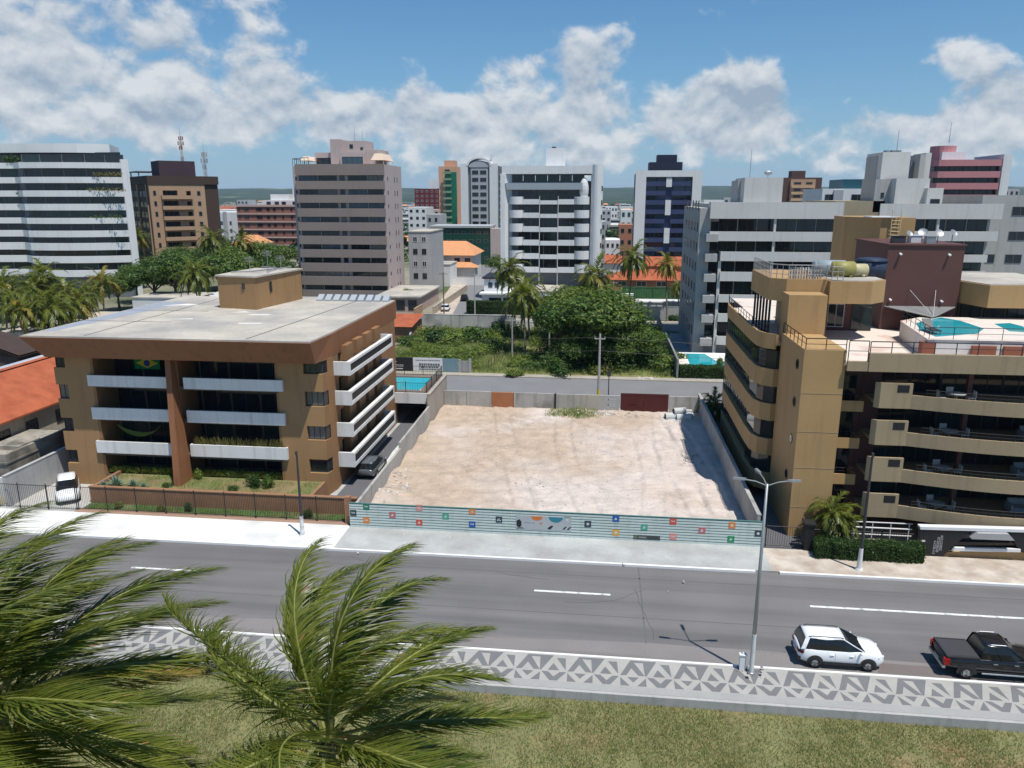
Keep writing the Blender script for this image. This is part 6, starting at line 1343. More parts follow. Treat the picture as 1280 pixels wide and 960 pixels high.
for A,rh in (((-50,-35,214.2,233,7.0),3.5),((-42.6,-33.9,211.2,215.9,3.9),1.3)):
    x0_,x1_,y0_,y1_,h_ = A; q = MB(); e = (x1_-x0_)*.22; c_ = (y0_+y1_)/2; q.add([(x0_,y0_,h_),(x1_,y0_,h_),(x1_,y1_,h_),(x0_,y1_,h_),(x0_+e*.3,c_,h_+rh),(x1_-e*1.2,c_,h_+rh)],[(0,1,5,4),(2,3,4,5),(1,2,5),(3,0,4),(3,2,1,0)]); q.build('roof',m_tile,HO_)
for x in (-47.5,-44.5): win(HO_,'f',x,3.6,1.6,1.5,215,m_alu,m_gl,2)
for x in (-41,-38): win(HO_,'f',x,5.0,1.6,1.2,215,m_alu,m_gl,2)
house('house','white cubic house with dark wide window left of the orange roofed house',-46.5,-39.2,199,209,5.6,m_whitew,None,wins=1)
wl(-40.5,-30.0,203,203.3,2.0,m_whitew,'white garden wall in front of the orange roofed house')
wl(-33.3,-33.0,150,190,1.5,M('ochre_fence_wall',(.42,.36,.28),.85,.1,.6,4,streak=.2),'long low sandy wall along the left of the side street')
WH = thing('house','small white two storey house above the long hedge','house',(-20,162,0),GH)
q = MB(); q.box(-24.3,-16.0,157.5,170,0,3.4); q.box(-24.2,-19.5,160,170,3.4,6.3); q.build('wall',m_whitew,WH); q = MB(); q.box(-24.6,-19.2,159.6,170.3,6.3,6.6); q.build('roof',m_black,WH); q = MB(); q.box(-24.8,-15.6,156.8,159.95,3.3,3.6); q.build('canopy',m_whitew,WH)
for x in (-23.3,-21.9): win(WH,'f',x,4.4,.9,1.1,160,m_alu,m_glb,1,.06,.06)
for x in (-22.8,-19.8): win(WH,'f',x,.3,2.6,2.3,157.5,m_alu,m_gl,3,.06,.06)
house('house','low white house with grey flat roof right of the two storey white one',-15.4,-8.0,160,172,3.6,m_whitew,None,wins=2)
house('house','long house with stepped red tiled roofs below the navy balcony tower',2.0,24.5,196,206,2.6,M('terracotta_wall',(.40,.16,.09),.85,.1,.6,4),m_tiler,2.3,wins=4,hip=True)
house('house','upper red tiled house behind the stepped red roofs',12.5,25.5,207,216,5.2,M('terracotta_wall',(.40,.16,.09),.85),m_tiler,2.2,wins=4)
house('house','small red roofed house between the white balconied block and the navy tower',-4,6,222,232,4.6,m_palew,m_tiler,2.0,wins=2)
q = MB(); bars(q,[(5.0,168,0),(22,168,0)],4.2,step=.5,r=.03,post=3.5); q.box(5.0,22,168.1,168.14,.2,4.0); one(q,'court_fence',M('green_mesh',(.07,.17,.07),.8,.2,1,5),'green mesh sports court fence below the red roofs','fence',(13,168,0))
wl(4.6,17.5,148.2,148.5,2.5,m_greyw,'grey wall along the far side of the cross street')
wl(4.6,6.8,150.5,151.5,4.6,m_whitew,'white upright gate block left of the walled garden')
q = MB(); q.box(7.0,18,151,155,0,2.9); q.box(6.9,18.1,150.9,155.1,2.9,3.15); one(q,'garden_shelter',m_palew,'low pale flat shelter behind the grey cross street wall','shelter',(12,153,0))
shrub(14.6,147.3,1.5,'dark round bush against the grey cross street wall',3,0,1.4)
# ---------------------------------------------------------------- the towers
GTW = 'apartment towers of the skyline'
def Z(u,v,Y): return FY(u,v,Y)[1]
def Xp(u,v,Y): return FY(u,v,Y)[0]
def D2(u,v,d):
    yy = _C-(v-480)/FPX*_S; a,b,w_ = _ray(u,v); t_ = d/yy; return a*t_,b*t_
def tower(label,x,y,name='apartment_tower'): return thing(name,label,'building',(x,y,0),GTW)
def aerial(x,y,z,h,lab,r=.06): 
    q = MB(); q.cyl((x,y,z),(x,y,z+h),r,r*.5,5); return one(q,'antenna',m_steel,lab,'antenna',(x,y,z),'rooftop aerials')
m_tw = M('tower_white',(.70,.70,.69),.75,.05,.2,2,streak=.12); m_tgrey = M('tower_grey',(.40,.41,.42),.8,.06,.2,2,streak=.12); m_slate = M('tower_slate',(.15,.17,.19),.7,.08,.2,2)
m_pgw = M('pink_grey_wall',(.47,.385,.36),.8,.05,.2,2,streak=.10); m_pgb = M('taupe_band',(.255,.205,.185),.8,.06,.2,2,streak=.08); m_dbr = M('umber_wall',(.065,.042,.032),.8,.08,.2,2); m_tanb = M('tan_tower_wall',(.42,.275,.175),.8,.06,.2,2,streak=.08)
m_fr = M('far_frame',(.16,.16,.17),.5,.1,1,3)
def fg(): return random.choice([m_gl,m_gl,m_gl,m_gl2,m_glb,m_glc])
# 1 curved white block at the left edge
T = tower('long curved white block with dark window strips and a green roof terrace',-125,170)
pl_ = [(-109.0,168.9),(-112.4,167.2),(-116.3,165.7),(-121,164.6),(-126,164.1),(-130.5,164.2),(-134.0,166.8),(-142,165.4),(-150,165.8),(-158,167.4),(-166,171)]
def inset(p,d): return [(x-(0 if i else .3),y+d) for i,(x,y) in enumerate(p)]
back = [(-176,190),(-122,190)]
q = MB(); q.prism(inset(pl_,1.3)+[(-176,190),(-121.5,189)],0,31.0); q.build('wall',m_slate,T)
bandv = [(202.7,210),(221,228.7),(238,245.8),(254.8,263),(272.5,279.8),(288.5,296.5),(304,313),(320.4,328.8),(338,346)]
bz = [(Z(100,b,165.2),Z(100,a,165.2)) for a,b in bandv]
for i,(zb,zt) in enumerate(bz):
    q = MB(); q.prism(pl_+inset(pl_,1.5)[::-1],zb,zt); q.build('balcony',m_tw,T)
    zn = bz[i-1][0] if i else zt+1.7
    for a,b in zip(pl_,pl_[1:]):
        n = 2 if abs(a[0]-b[0]) > 5 else 1
        for k in range(n):
            p0 = (a[0]+(b[0]-a[0])*k/n,a[1]+(b[1]-a[1])*k/n+1.28); p1 = (a[0]+(b[0]-a[0])*(k+1)/n+.15,a[1]+(b[1]-a[1])*(k+1)/n+1.28)
            g = MB(); g.add([(p1[0],p1[1],zt-.1),(p0[0],p0[1],zt-.1),(p0[0],p0[1],zn+.1),(p1[0],p1[1],zn+.1)],[(0,1,2,3)]); g.cyl((p0[0],p0[1]-.05,zt-.1),(p0[0],p0[1]-.05,zn+.1),.07,None,4,1); g.build('window',[random.choice([m_gl,m_gl,m_gl2]),m_fr],T)
q = MB(); q.prism([(-108.9,168.8),(-107.7,169.7),(-119.5,188),(-122,188),(-110.2,170.3)],0,Z(147,199,169)); q.build('end_wall',m_tw,T)
ztop = Z(100,180,172); q = MB(); q.prism([(-114.6,174.0),(-116.5,171.6),(-120,169.9),(-125,168.9),(-131,168.4),(-140,168.6),(-150,170),(-165,175),(-165,186),(-120,186)],Z(100,191,171),ztop); q.build('penthouse',M('pearl_white',(.74,.74,.72),.7,.05,.2,2),T)
q = MB(); q.prism([(-110.5,171.5),(-121,171.5),(-150,173),(-165,178),(-165,186),(-120,186)],31.0,Z(100,191,171)+.1); q.build('terrace_glazing',m_gl,T)
for i,(u0,u1,v,n,sd) in enumerate(((0,40,200,900,1),(50,146,238,500,2),(20,46,243,350,3),(115,146,219,220,4),(100,146,272,150,5))):
    rng = np.random.default_rng(sd); Yb = 165.4; xa,za = FY(u0,v,Yb); xb,_ = FY(u1,v,Yb); V,F = leaf_cloud(rng,[(xa+(xb-xa)*k/5,Yb+1.0+ (0 if i else .6),za+.2,(xb-xa)/8,.5,.5 if i else 1.0) for k in range(6)],n,.22); o = putmesh('terrace_plants',npmesh('terrace_plants',V,F,[m_lfB,m_lfD,m_lfB,m_lfD,m_lfA][i]),T); o.location = tuple(-c for c in T.location)
# 2 dark brown block, turned so that its tan balcony front looks past the right of the view
xc_,yc_ = D2(187,245,222); T = tower('dark brown block with tan balcony front and plum roof house',xc_,yc_); X0,Y0 = xc_,yc_
q = MB(); q.box(X0,X0+19.2,Y0+1.25,Y0+25,0,28.0); q.box(X0-.3,X0+19.4,Y0-.2,Y0+25.2,26.6,28.9); q.box(X0+15.3,X0+19.2,Y0+.3,Y0+1.249,0,26.6); q.build('wall',m_dbr,T)
fz = [2.0+2.93*k for k in range(9)]; h_ = []
for z in fz[:-1]: h_ += [(X0+3.6,X0+7.6,z+.95,z+2.35),(X0+10.0,X0+11.3,z+.95,z+2.2)]
q = MB(); q.wall('x',X0,X0+15.3,0,26.6,Y0,Y0+1.2,h_); q.build('tan_front',m_tanb,T)
for z in fz[:-1]:
    q = MB(); a0,a1 = X0+3.0,X0+11.6; q.box(a0,a1,Y0-1.0,Y0-.85,z-.1,z+.95); q.box(a0,a0+.2,Y0-.85,Y0-.003,z-.1,z+.95); q.box(a1-.2,a1,Y0-.85,Y0-.003,z-.1,z+.95); q.box(a0+.2,a1-.2,Y0-.85,Y0-.003,z-.1,z+.05); q.build('balcony',m_tanb,T)
    win(T,'f',X0+1.0,z+.9,.8,1.4,Y0,m_fr,m_gl,1,.05,.08); win(T,'f',X0+13.0,z+.9,1.0,1.3,Y0,m_fr,m_gl,1,.05,.08); win(T,'f',X0+3.7,z+1.0,3.8,1.3,Y0+1.1,m_fr,m_gl,3,.05,.08)
    for y in (3.0,8.6,14.2,19.8): win(T,'l',Y0+y,z+.5,4.4,1.7,X0,m_dbr,m_gl,3,.06,.08)
for y in (2.0,13.2):
    q = MB(); q.box(X0-.35,X0-.003,Y0+y,Y0+y+.7,0,26.6); q.build('pilaster',m_tanb,T)
q = MB(); q.box(X0+4,X0+14,Y0+3,Y0+12,28.9,33.2); q.build('penthouse',M('plum_block',(.06,.035,.045),.8,.06,.2,2),T)
q = MB(); q.box(X0+.3,X0+6,Y0+13,Y0+24,30.2,30.5)
for y in (13.2,23.4): q.box(X0+.5,X0+.8,Y0+y,Y0+y+.3,28.9,30.2)
q.build('pergola',m_slate,T)
T.rotation_euler = (0,0,R(44))
# masts behind
for (u,vb,vt,d,lab) in ((231,230,170,400,'red and white lattice telephone mast, taller one at left'),(260,250,190,330,'thinner grey lattice mast right of the red and white one')):
    yy = _C-(vb-480)/FPX*_S; a,b,w_ = _ray(u,vb); t_ = d/yy; x,y = a*t_,b*t_; zt = CAMH+_ray(u,vt)[2]*d/(_C-(vt-480)/FPX*_S); zt = max(zt,30)
    q = MB(); k = 3; s0,s1 = 1.3,.55
    n = 16
    for i in range(n):
        f0,f1 = i/n,(i+1)/n; r0,r1 = s0+(s1-s0)*f0,s0+(s1-s0)*f1; mi = i%2
        for j in range(k):
            a0,a1 = 2*math.pi*j/k,2*math.pi*(j+1)/k; p = lambda r_,a_,f: (x+r_*math.cos(a_),y+r_*math.sin(a_),zt*f)
            q.cyl(p(r0,a0,f0),p(r1,a0,f1),.16,None,4,mi); q.cyl(p(r0,a0,f0),p(r1,a1,f1),.09,None,4,mi); q.cyl(p(r1,a0,f1),p(r1,a1,f1),.08,None,4,mi)
    for i in range(7):
        a0 = i*.9; q.box(x+1.2*math.cos(a0)-.2,x+1.2*math.cos(a0)+.2,y+1.2*math.sin(a0)-.2,y+1.2*math.sin(a0)+.2,zt-2-i%3*2.4,zt-.2-i%3*2.4)
    q.cyl((x,y,zt),(x,y,zt+4),.1,.05,5); one(q,'lattice_mast',[M('mast_red',(.35,.16,.13),.6,.1,1,4),M('mast_white',(.5,.5,.5),.6,.1,1,4)] if d == 400 else [m_tgrey,m_tgrey],lab,'mast',(x,y,0))
# 3 brick red block
T = tower('brick red six storey block with pale slab lines',-127,294); Y0 = 286.5; xa,xb = -139.5,-115.5; m_brk = M('brick_red_wall',(.30,.125,.095),.85,.08,.2,2)
q = MB(); q.box(xa,xb,Y0,Y0+16,0,19.8); q.build('wall',m_brk,T)
for k in range(7):
    z = 1.9+2.95*k; q = MB(); q.box(xa-.15,xb+.15,Y0-.35,Y0-.003,z-.25,z+.1); q.build('slab_edge',M('pale_pink_slab',(.55,.47,.43),.85,.05,.2,2),T)
    if k < 6:
        for x,w_ in ((-138.9,1.0),(-136.6,2.2),(-131.7,2.6),(-127.6,1.6),(-125.0,1.4),(-121.5,1.0),(-118.0,1.0)): win(T,'f',x,z+.9,w_,1.35,Y0,m_brk,m_gl,1,.05,.12)
q = MB(); q.box(-132.5,-129,Y0-.6,Y0-.003,1,19.6)
o = None
T = tower('white stepped roof houses over the brick red block',-125,310,'white_block'); q = MB(); q.box(-137,-113,304,318,0,21.6); q.box(-134,-126.5,306,316,21.6,24.0); q.box(-124.5,-117,306,316,21.6,26.2); q.box(-121,-118.5,308,314,26.2,28.2); q.build('wall',m_tw,T)
for x in (-135,-131.5,-128.6,-124,-119.5,-116.5): win(T,'f',x,19.9,1.8,1.2,304,m_fr,m_gl,1)
T = tower('white and grey striped low block left of the brick red one',-152,300,'white_block'); q = MB(); q.box(-158,-141,296,312,0,17.0); q.build('wall',m_tw,T)
for x in (-156.5,-152,-147.5,-143.8):
    for z in (3,6,9,12): win(T,'f',x,z,1.7 if x != -147.5 else .9,1.5,296,m_fr,m_glb,1)
q = MB(); q.box(-149.8,-148.4,295.6,295.99,0,17.2); q.build('pilaster',m_tgrey,T)
# 4 pinkish grey tower
T = tower('pinkish grey nine storey tower with taupe bands and cream awnings on top',-55,170); Y0 = 162.5; xa,xb = Xp(374,290,Y0)-.1,-45.9
q = MB(); q.box(xa,xb,Y0+.9,Y0+15,0,29.8); q.build('wall',m_pgw,T)
q = MB(); q.box(xa-1.5,xa-.003,Y0+2.5,Y0+14,0,29.6); q.build('side_wing',m_pgw,T)
rows = [(219,226),(236.5,243.5),(253.5,260.5),(271,278),(288.5,295),(305.5,312),(322,329),(339.5,345.5),(356.5,363)]
zs = [(Z(430,b,Y0),Z(430,a,Y0)) for a,b in rows]
fr_ = [(.02,.235),(.245,.455),(.49,.545),(.585,.80),(.81,.985)]; W_ = xb-xa-.15
for i,(zb,zt) in enumerate(zs):
    z1 = zs[i+1][1] if i+1 < len(zs) else 0; q = MB(); q.box(xa+.003,xb-.003,Y0,Y0+.95,max(z1,0),zb); q.build('spandrel',m_pgb,T)
    for a,b in fr_: win(T,'f',xa+.1+W_*a,zb+.02,W_*(b-a),zt-zb-.04,Y0+.9,m_alu,fg(),3 if b-a > .1 else 1,.06,.06)
    for y in (165.3,): win(T,'r',y,zb+.1,.7,.75,xb,m_fr,m_gl,1)
    for y in (171.0,173.2): win(T,'r',y,zb-.2,.55,1.1,xb,m_fr,m_gl,1)
    win(T,'f',xa-1.0,zb+.2,.5,.8,Y0+2.5,m_fr,m_gl,1)
q = MB(); q.box(xa+.003,xb-.003,Y0,Y0+.95,zs[0][1],29.9); q.build('parapet',m_pgb,T)
q = MB(); q.box(-58.6,-56.2,Y0+4,Y0+10,29.8,35.2); q.box(-56.2,-51.0,Y0+5,Y0+11,29.8,34.9); q.box(-62.5,-58.6,Y0+5,Y0+11,29.8,32.5); q.box(-56.2,-50.8,Y0+3.2,Y0+5,29.8,32.4); q.box(-50.9,-47.6,Y0+5,Y0+11,29.8,33.0); q.build('penthouse',m_pgw,T)
win(T,'f',-55.8,30.0,4.6,1.5,Y0+3.2,m_alu,m_glb,4); win(T,'f',-62.2,30.0,3.4,1.4,Y0+5,m_alu,m_gl,3); win(T,'f',-54.6,33.3,.8,.9,Y0+5,m_fr,m_gl,1); win(T,'f',-52.2,33.0,.6,.6,Y0+5,m_fr,m_gl,1)
m_aw = M('cream_awning',(.72,.55,.42),.8,.05,.3,3)
for x0_,x1_,y0_,y1_,h_,e in ((-48.9,-46.0,Y0+1.2,Y0+9,30.7,1.4),(-64.6,-62.4,Y0+1.4,Y0+7,30.7,.9)):
    q = MB(); i_ = .7; q.add([(x0_,y0_,h_),(x1_,y0_,h_),(x1_,y1_,h_),(x0_,y1_,h_),(x0_+i_,y0_+i_,h_+e),(x1_-i_,y0_+i_,h_+e),(x1_-i_,y1_-i_,h_+e),(x0_+i_,y1_-i_,h_+e)],[(0,1,5,4),(1,2,6,5),(2,3,7,6),(3,0,4,7),(4,5,6,7),(3,2,1,0)])
    for x in (x0_+.1,x1_-.1):
        for y in (y0_+.1,y1_-.1): q.cyl((x,y,29.8),(x,y,h_),.06,None,5)
    q.build('awning',m_aw,T)
q = MB(); rail(q,[(xa-1.4,Y0+12,29.7),(xa-1.4,Y0+2.6,29.7),(xa+3,Y0+.3,29.9)],1.4,1,1.2,.05); q.build('railing',m_black,T)
aerial(-54,Y0+7,34.9,3.0,'thin forked aerial on the pinkish tower'); aerial(-52.3,Y0+7,34.9,2.2,'shorter aerial right of the forked one on the pinkish tower')
q = MB(); q.box(-47.3,-45.92,Y0+3,Y0+9,.0,3.0); 
for y in (168.6,170.2,172.2): win(T,'r',y,.6,1.0,2.2,xb,m_fr,m_wood,1)
# 5 middle-distance low blocks right of it
def block(label,u0,u1,vt,vb,d,wall,nf,nw,ww=.5,wh=.45,glass=m_gl,dep=14,frame=None,roofbox=None,band=None,name='apartment_block'):
    """a plain block read off the photograph: left/right/top at camera depth d, built down to the ground"""
    yy = lambda v: _C-(v-480)/FPX*_S
    um = (u0+u1)/2; t_ = d/yy(vt); a,b,w_ = _ray(um,vt); Yw = b*t_; x0_,zt = FY(u0,vt,Yw); x1_,_ = FY(u1,vt,Yw); T = thing(name,label,'building',((x0_+x1_)/2,Yw,0),GTW)
    q = MB(); q.box(x0_,x1_,Yw,Yw+dep,0,zt); q.build('wall',wall,T); fh = (zt-1.0)/nf
    for f in range(nf):
        for i in range(nw):
            cw = (x1_-x0_)/nw; win(T,'f',x0_+cw*(i+.5-ww/2),.9+f*fh+fh*.3,cw*ww,fh*wh,Yw,frame or m_fr,glass,1,.06,.10)
        if band is not None:
            q = MB(); q.box(x0_-.05,x1_+.05,Yw-.4,Yw-.003,.9+f*fh-.1,.9+f*fh+fh*.26); q.build('balcony',band,T)
    if roofbox:
        a0,a1,h_ = roofbox; q = MB(); q.box(x0_+(x1_-x0_)*a0,x0_+(x1_-x0_)*a1,Yw+3,Yw+9,zt,zt+h_); q.build('penthouse',wall,T)
    return T,x0_,x1_,Yw,zt
block('white four storey block behind the pinkish tower, with small dark windows',510,533,259,285,330,m_tw,6,3,.45,.4)
T,x0_,x1_,Yw,zt = block('deep red cubic block with white window rims and white roof box',518,549,236,270,500,M('deep_red_wall',(.13,.022,.028),.85,.06,.2,2),9,5,.4,.42,frame=m_tw)
q = MB(); q.box(x0_+(x1_-x0_)*.55,x0_+(x1_-x0_)*.8,Yw+3,Yw+9,zt,zt+6.0); q.build('penthouse',m_tw,T)
block('small grey block with plants below the deep red one',533,549,268,290,300,m_greyw,4,2,.4,.4)
T,x0_,x1_,Yw,zt = block('orange slab tower with green glass balconies',548,570,208,285,350,M('orange_slab',(.60,.34,.22),.8,.05,.2,2),12,1,.3,.3)
q = MB(); q.box(x0_+3.2,x0_+8.2,Yw-1.2,Yw-.003,8,zt-2.5); q.build('glazing',M('emerald_glass',(.01,.15,.085),.15,.1,.5,3),T)
for k in range(10):
    z = zt-3-k*2.75; q = MB(); q.box(x0_+2.2,x0_+6.0,Yw-1.9,Yw-1.21,z-.2,z+.7); q.build('balcony',M('sage_balcony',(.22,.30,.20),.8,.05,.2,2),T)
q = MB(); q.box(x0_+2.2,x0_+7.0,Yw+2,Yw+8,zt,zt+2.6); q.build('penthouse',MATS['orange_slab'],T)
# 7 grey tower with an arched crown
T = tower('slender grey tower with an arched white crown',-50,333); Y0 = 325.5; xa,xb = Xp(576,240,Y0),Xp(624,240,Y0)
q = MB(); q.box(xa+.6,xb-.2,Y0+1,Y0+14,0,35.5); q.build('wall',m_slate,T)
for u0,u1 in ((576,585),(612,622)):
    q = MB(); q.box(Xp(u0,240,Y0),Xp(u1,240,Y0),Y0,Y0+1.2,0,36.4); q.build('pilaster',m_tw,T)
xc,rad = (Xp(586,240,Y0)+Xp(612,240,Y0))/2,(Xp(612,240,Y0)-Xp(586,240,Y0))/2
arc = [(xc+rad*math.cos(math.pi*t/12),35.0+rad*.62*math.sin(math.pi*t/12)) for t in range(13)]; q = MB(); q.exty(arc,Y0+.2,Y0+8); q.build('arched_crown',m_tgrey,T)
q = MB(); o2 = [(xc+(rad+.9)*math.cos(math.pi*t/12),35.6+(rad+.9)*.62*math.sin(math.pi*t/12)) for t in range(13)]; i2 = [(xc+rad*math.cos(math.pi*t/12),35.6+rad*.62*math.sin(math.pi*t/12)) for t in range(13)]
for k in range(12): q.exty([o2[k],o2[k+1],i2[k+1],i2[k]],Y0-.1,Y0+8.1)
q.build('arch_rim',m_tw,T); q = MB(); q.box(xc+1.5,xc+4.5,Y0+3,Y0+8,38,40.0); q.build('penthouse',m_tw,T)
q = MB(); q.box(Xp(588.5,240,Y0),Xp(610,240,Y0),Y0+.4,Y0+.98,2,35); q.build('front_panel',m_tgrey,T)
for k in range(10):
    z = 5.2+2.98*k
    for u0 in (590,600): win(T,'f',Xp(u0,240,Y0),z,Xp(u0+8,240,Y0)-Xp(u0,240,Y0),1.7,Y0+.4,m_fr,m_gl,1,.06,.12)
q = MB(); q.box(xb-.2,xb+4.0,Y0+3,Y0+14,0,34.5); q.build('side_wing',m_slate,T)
for k in range(11):
    q = MB(); q.box(xb-.1,xb+3.9,Y0+2.2,Y0+2.99,2.6+2.9*k,3.5+2.9*k); q.build('balcony',m_tgrey,T)
T,x0_,x1_,Yw,zt = block('long low bottle green glass building in front of the arched tower',538,612,284.5,306,270,M('bottle_green_glass',(.012,.06,.042),.2,.1,.3,3),4,8,.55,.35,m_gl2,band=None)
q = MB(); q.box(x0_-.3,x1_+.3,Yw-.5,Yw+14,zt,zt+.7); q.build('roof',m_tgrey,T); q = MB(); q.box(x1_+.3,x1_+4.6,Yw-.3,Yw+6,0,zt-.2); q.build('end_pier',m_pgw,T)
# 6 white balconied block in the middle
T = tower('broad white block with rounded balcony ends and a square roof tower',-11,176); Y0 = 170.5; xa,xb = Xp(632,270,Y0),Xp(737,270,Y0)
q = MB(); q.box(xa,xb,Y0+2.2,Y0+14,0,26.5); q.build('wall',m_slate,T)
zt = Z(690,207,Y0); q = MB(); q.box(xa-.9,xb+1.0,Y0+.6,Y0+14,zt-1.7,zt); q.build('roof_slab',m_tw,T)
q = MB(); q.exty([(xa-1.2,0),(xa-.2,0),(xa-.2,zt-1.71),(xa-1.2,zt-1.71)],Y0+.4,Y0+13); q.prism([(xa-.2,Y0+.4),(xa+1.2,Y0+2.2),(xa-.2,Y0+2.2)],0,zt-1.71); q.build('end_wall',m_tw,T)
q = MB(); V = [(Xp(738,260,Y0)+1.3-1.3*math.cos(t*math.pi/8),Y0+1.6-1.6*math.sin(t*math.pi/8)) for t in range(9)]; q.prism(V+[(V[-1][0],Y0+13),(V[0][0],Y0+13)],0,zt+.2); q.build('rounded_pier',m_tw,T)
for k in range(8): win(T,'f',V[6][0]-.15,3+3.05*k,.5,1.1,Y0+.62,m_fr,m_gl,1)
q = MB(); q.box(Xp(681,200,Y0),Xp(704,200,Y0),Y0+4,Y0+9,zt,Z(690,185,Y0+4)); q.build('roof_tower',m_tw,T); q = MB(); q.box(Xp(688,185,Y0),Xp(693,185,Y0),Y0+5,Y0+7,Z(690,185,Y0+4),Z(690,183,Y0+4)); q.build('roof_hatch',m_black,T)
zb_ = Z(690,237,Y0); q = MB(); q.exty([(xa+.2,zb_),(Xp(728,232,Y0),zb_),(Xp(728,232,Y0),Z(690,228.5,Y0)),(xa-.1,Z(690,228.5,Y0))],Y0+.3,Y0+2.19); q.build('balcony',M('grey_blue_parapet',(.33,.37,.40),.7,.05,.3,3),T)
q = MB(); q.ell((Xp(730,235,Y0),Y0+1.3,zb_),(1.0,1.0,2.6),14,10); q.build('rounded_corner',m_tw,T)
for i in range(6): win(T,'f',xa+1.0+i*2.7,zb_+1.7,2.6,1.9,Y0+2.2,m_alu,random.choice([m_gl,m_gl2]),2,.06,.06)
for k,(vt_,vb_) in enumerate(((249,255.5),(266,272.5),(283,290),(300,307),(317,324),(334,341))):
    z0_,z1_ = Z(690,vb_,Y0),Z(690,vt_,Y0)
    for (u0,u1,nm_) in ((654,674,'balcony'),(675,697,'balcony'),(697,718,'balcony')):
        q = MB(); q.box(Xp(u0,vb_,Y0),Xp(u1,vb_,Y0)-.06,Y0+.4,Y0+.6,z0_,z1_-(.25 if u0 == 675 else 0)); q.box(Xp(u0,vb_,Y0),Xp(u1,vb_,Y0)-.06,Y0+.6,Y0+2.19,z0_,z0_+.2); q.build(nm_,m_tw,T)
    for uc,rw in ((645,1.65),(727,1.7)):
        xc_ = Xp(uc,vb_,Y0); q = MB(); q.prism([(xc_+rw*math.cos(t*.3142-math.pi),Y0+1.6+1.6*math.sin(t*.3142-math.pi)) for t in range(11)]+[(xc_+rw,Y0+2.19),(xc_-rw,Y0+2.19)],z0_,z1_+.55); q.build('balcony',m_tw,T)
    for i in range(5): win(T,'f',xa+2.6+i*2.9,z1_-.9,2.7,2.5,Y0+2.2,m_alu,random.choice([m_gl,m_gl,m_gl2]),2,.06,.06)
for u0 in (674,697):
    q = MB(); q.box(Xp(u0,300,Y0)-.06,Xp(u0,300,Y0)+.06,Y0+.35,Y0+.55,0,Z(690,245,Y0)); q.build('column',m_tw,T)
# between white block and navy tower
block('narrow grey block tucked against the rounded pier of the white balconied block',752,757,277,350,190,m_tgrey,7,1,.5,.4,dep=10)
block('small white house block with blue windows far behind the tallest palm',776,790,262,300,330,m_tw,4,2,.5,.45,m_glb)
block('low brick and red roofed block left of the navy tower',774,792,281,310,280,M('faded_brick',(.36,.16,.10),.85,.08,.3,3),3,2,.5,.4)
block('low white block right behind the narrow grey block',757,775,300,330,235,m_tw,3,3,.5,.4)
# 12 navy tower
T = tower('white framed tower with navy blue balconies and dark roof house',20,250); Y0 = 243.0; xa,xb = Xp(793,270,Y0),Xp(875,270,Y0); zt = Z(835,213,Y0); m_navy = M('navy_panel',(.045,.06,.135),.5,.08,.3,3)
q = MB(); q.box(xa+.2,xb-.2,Y0+1.4,Y0+16,0,zt-.8); q.build('wall',m_navy,T)
q = MB(); q.box(xa,Xp(806,270,Y0),Y0,Y0+1.41,0,zt); q.box(Xp(863.5,270,Y0),xb,Y0,Y0+1.41,0,zt); q.box(Xp(806,270,Y0),Xp(863.5,270,Y0),Y0,Y0+1.41,Z(835,221,Y0),zt); q.build('frame',m_tw,T)
for k in range(9):
    zb_ = Z(835,232+k*11.75,Y0); q = MB(); q.box(Xp(806,270,Y0)+.003,Xp(831,270,Y0),Y0+.35,Y0+1.39,zb_-.1,zb_+1.25); q.build('balcony',m_navy,T); q = MB(); q.box(Xp(838,270,Y0),Xp(863.5,270,Y0)-.003,Y0+.35,Y0+1.39,zb_-.1,zb_+1.25); q.build('balcony',m_navy,T)
    for u0,w_ in ((808,2.6),(820,2.4),(840,3.6),(856,1.6)): win(T,'f',Xp(u0,270,Y0),zb_+1.27,w_,1.45,Y0+1.4,m_navy,random.choice([m_gl,m_gl,m_glb]),2,.06,.08)
    if k%3 != 1: q = MB(); q.box(Xp(831,270,Y0)+.003,Xp(838,270,Y0)-.003,Y0+.2,Y0+1.39,zb_-.4,zb_+2.4 if k%3 == 0 else zb_+1.3); q.build('centre_panel',m_tw,T)
q = MB(); q.box(Xp(813,205,Y0),Xp(855,205,Y0),Y0+4,Y0+12,zt,zt+2.6); q.box(Xp(823,205,Y0),Xp(848,205,Y0),Y0+5,Y0+11,zt+2.6,zt+4.8); q.build('penthouse',M('midnight_block',(.018,.022,.045),.6,.08,.3,3),T)
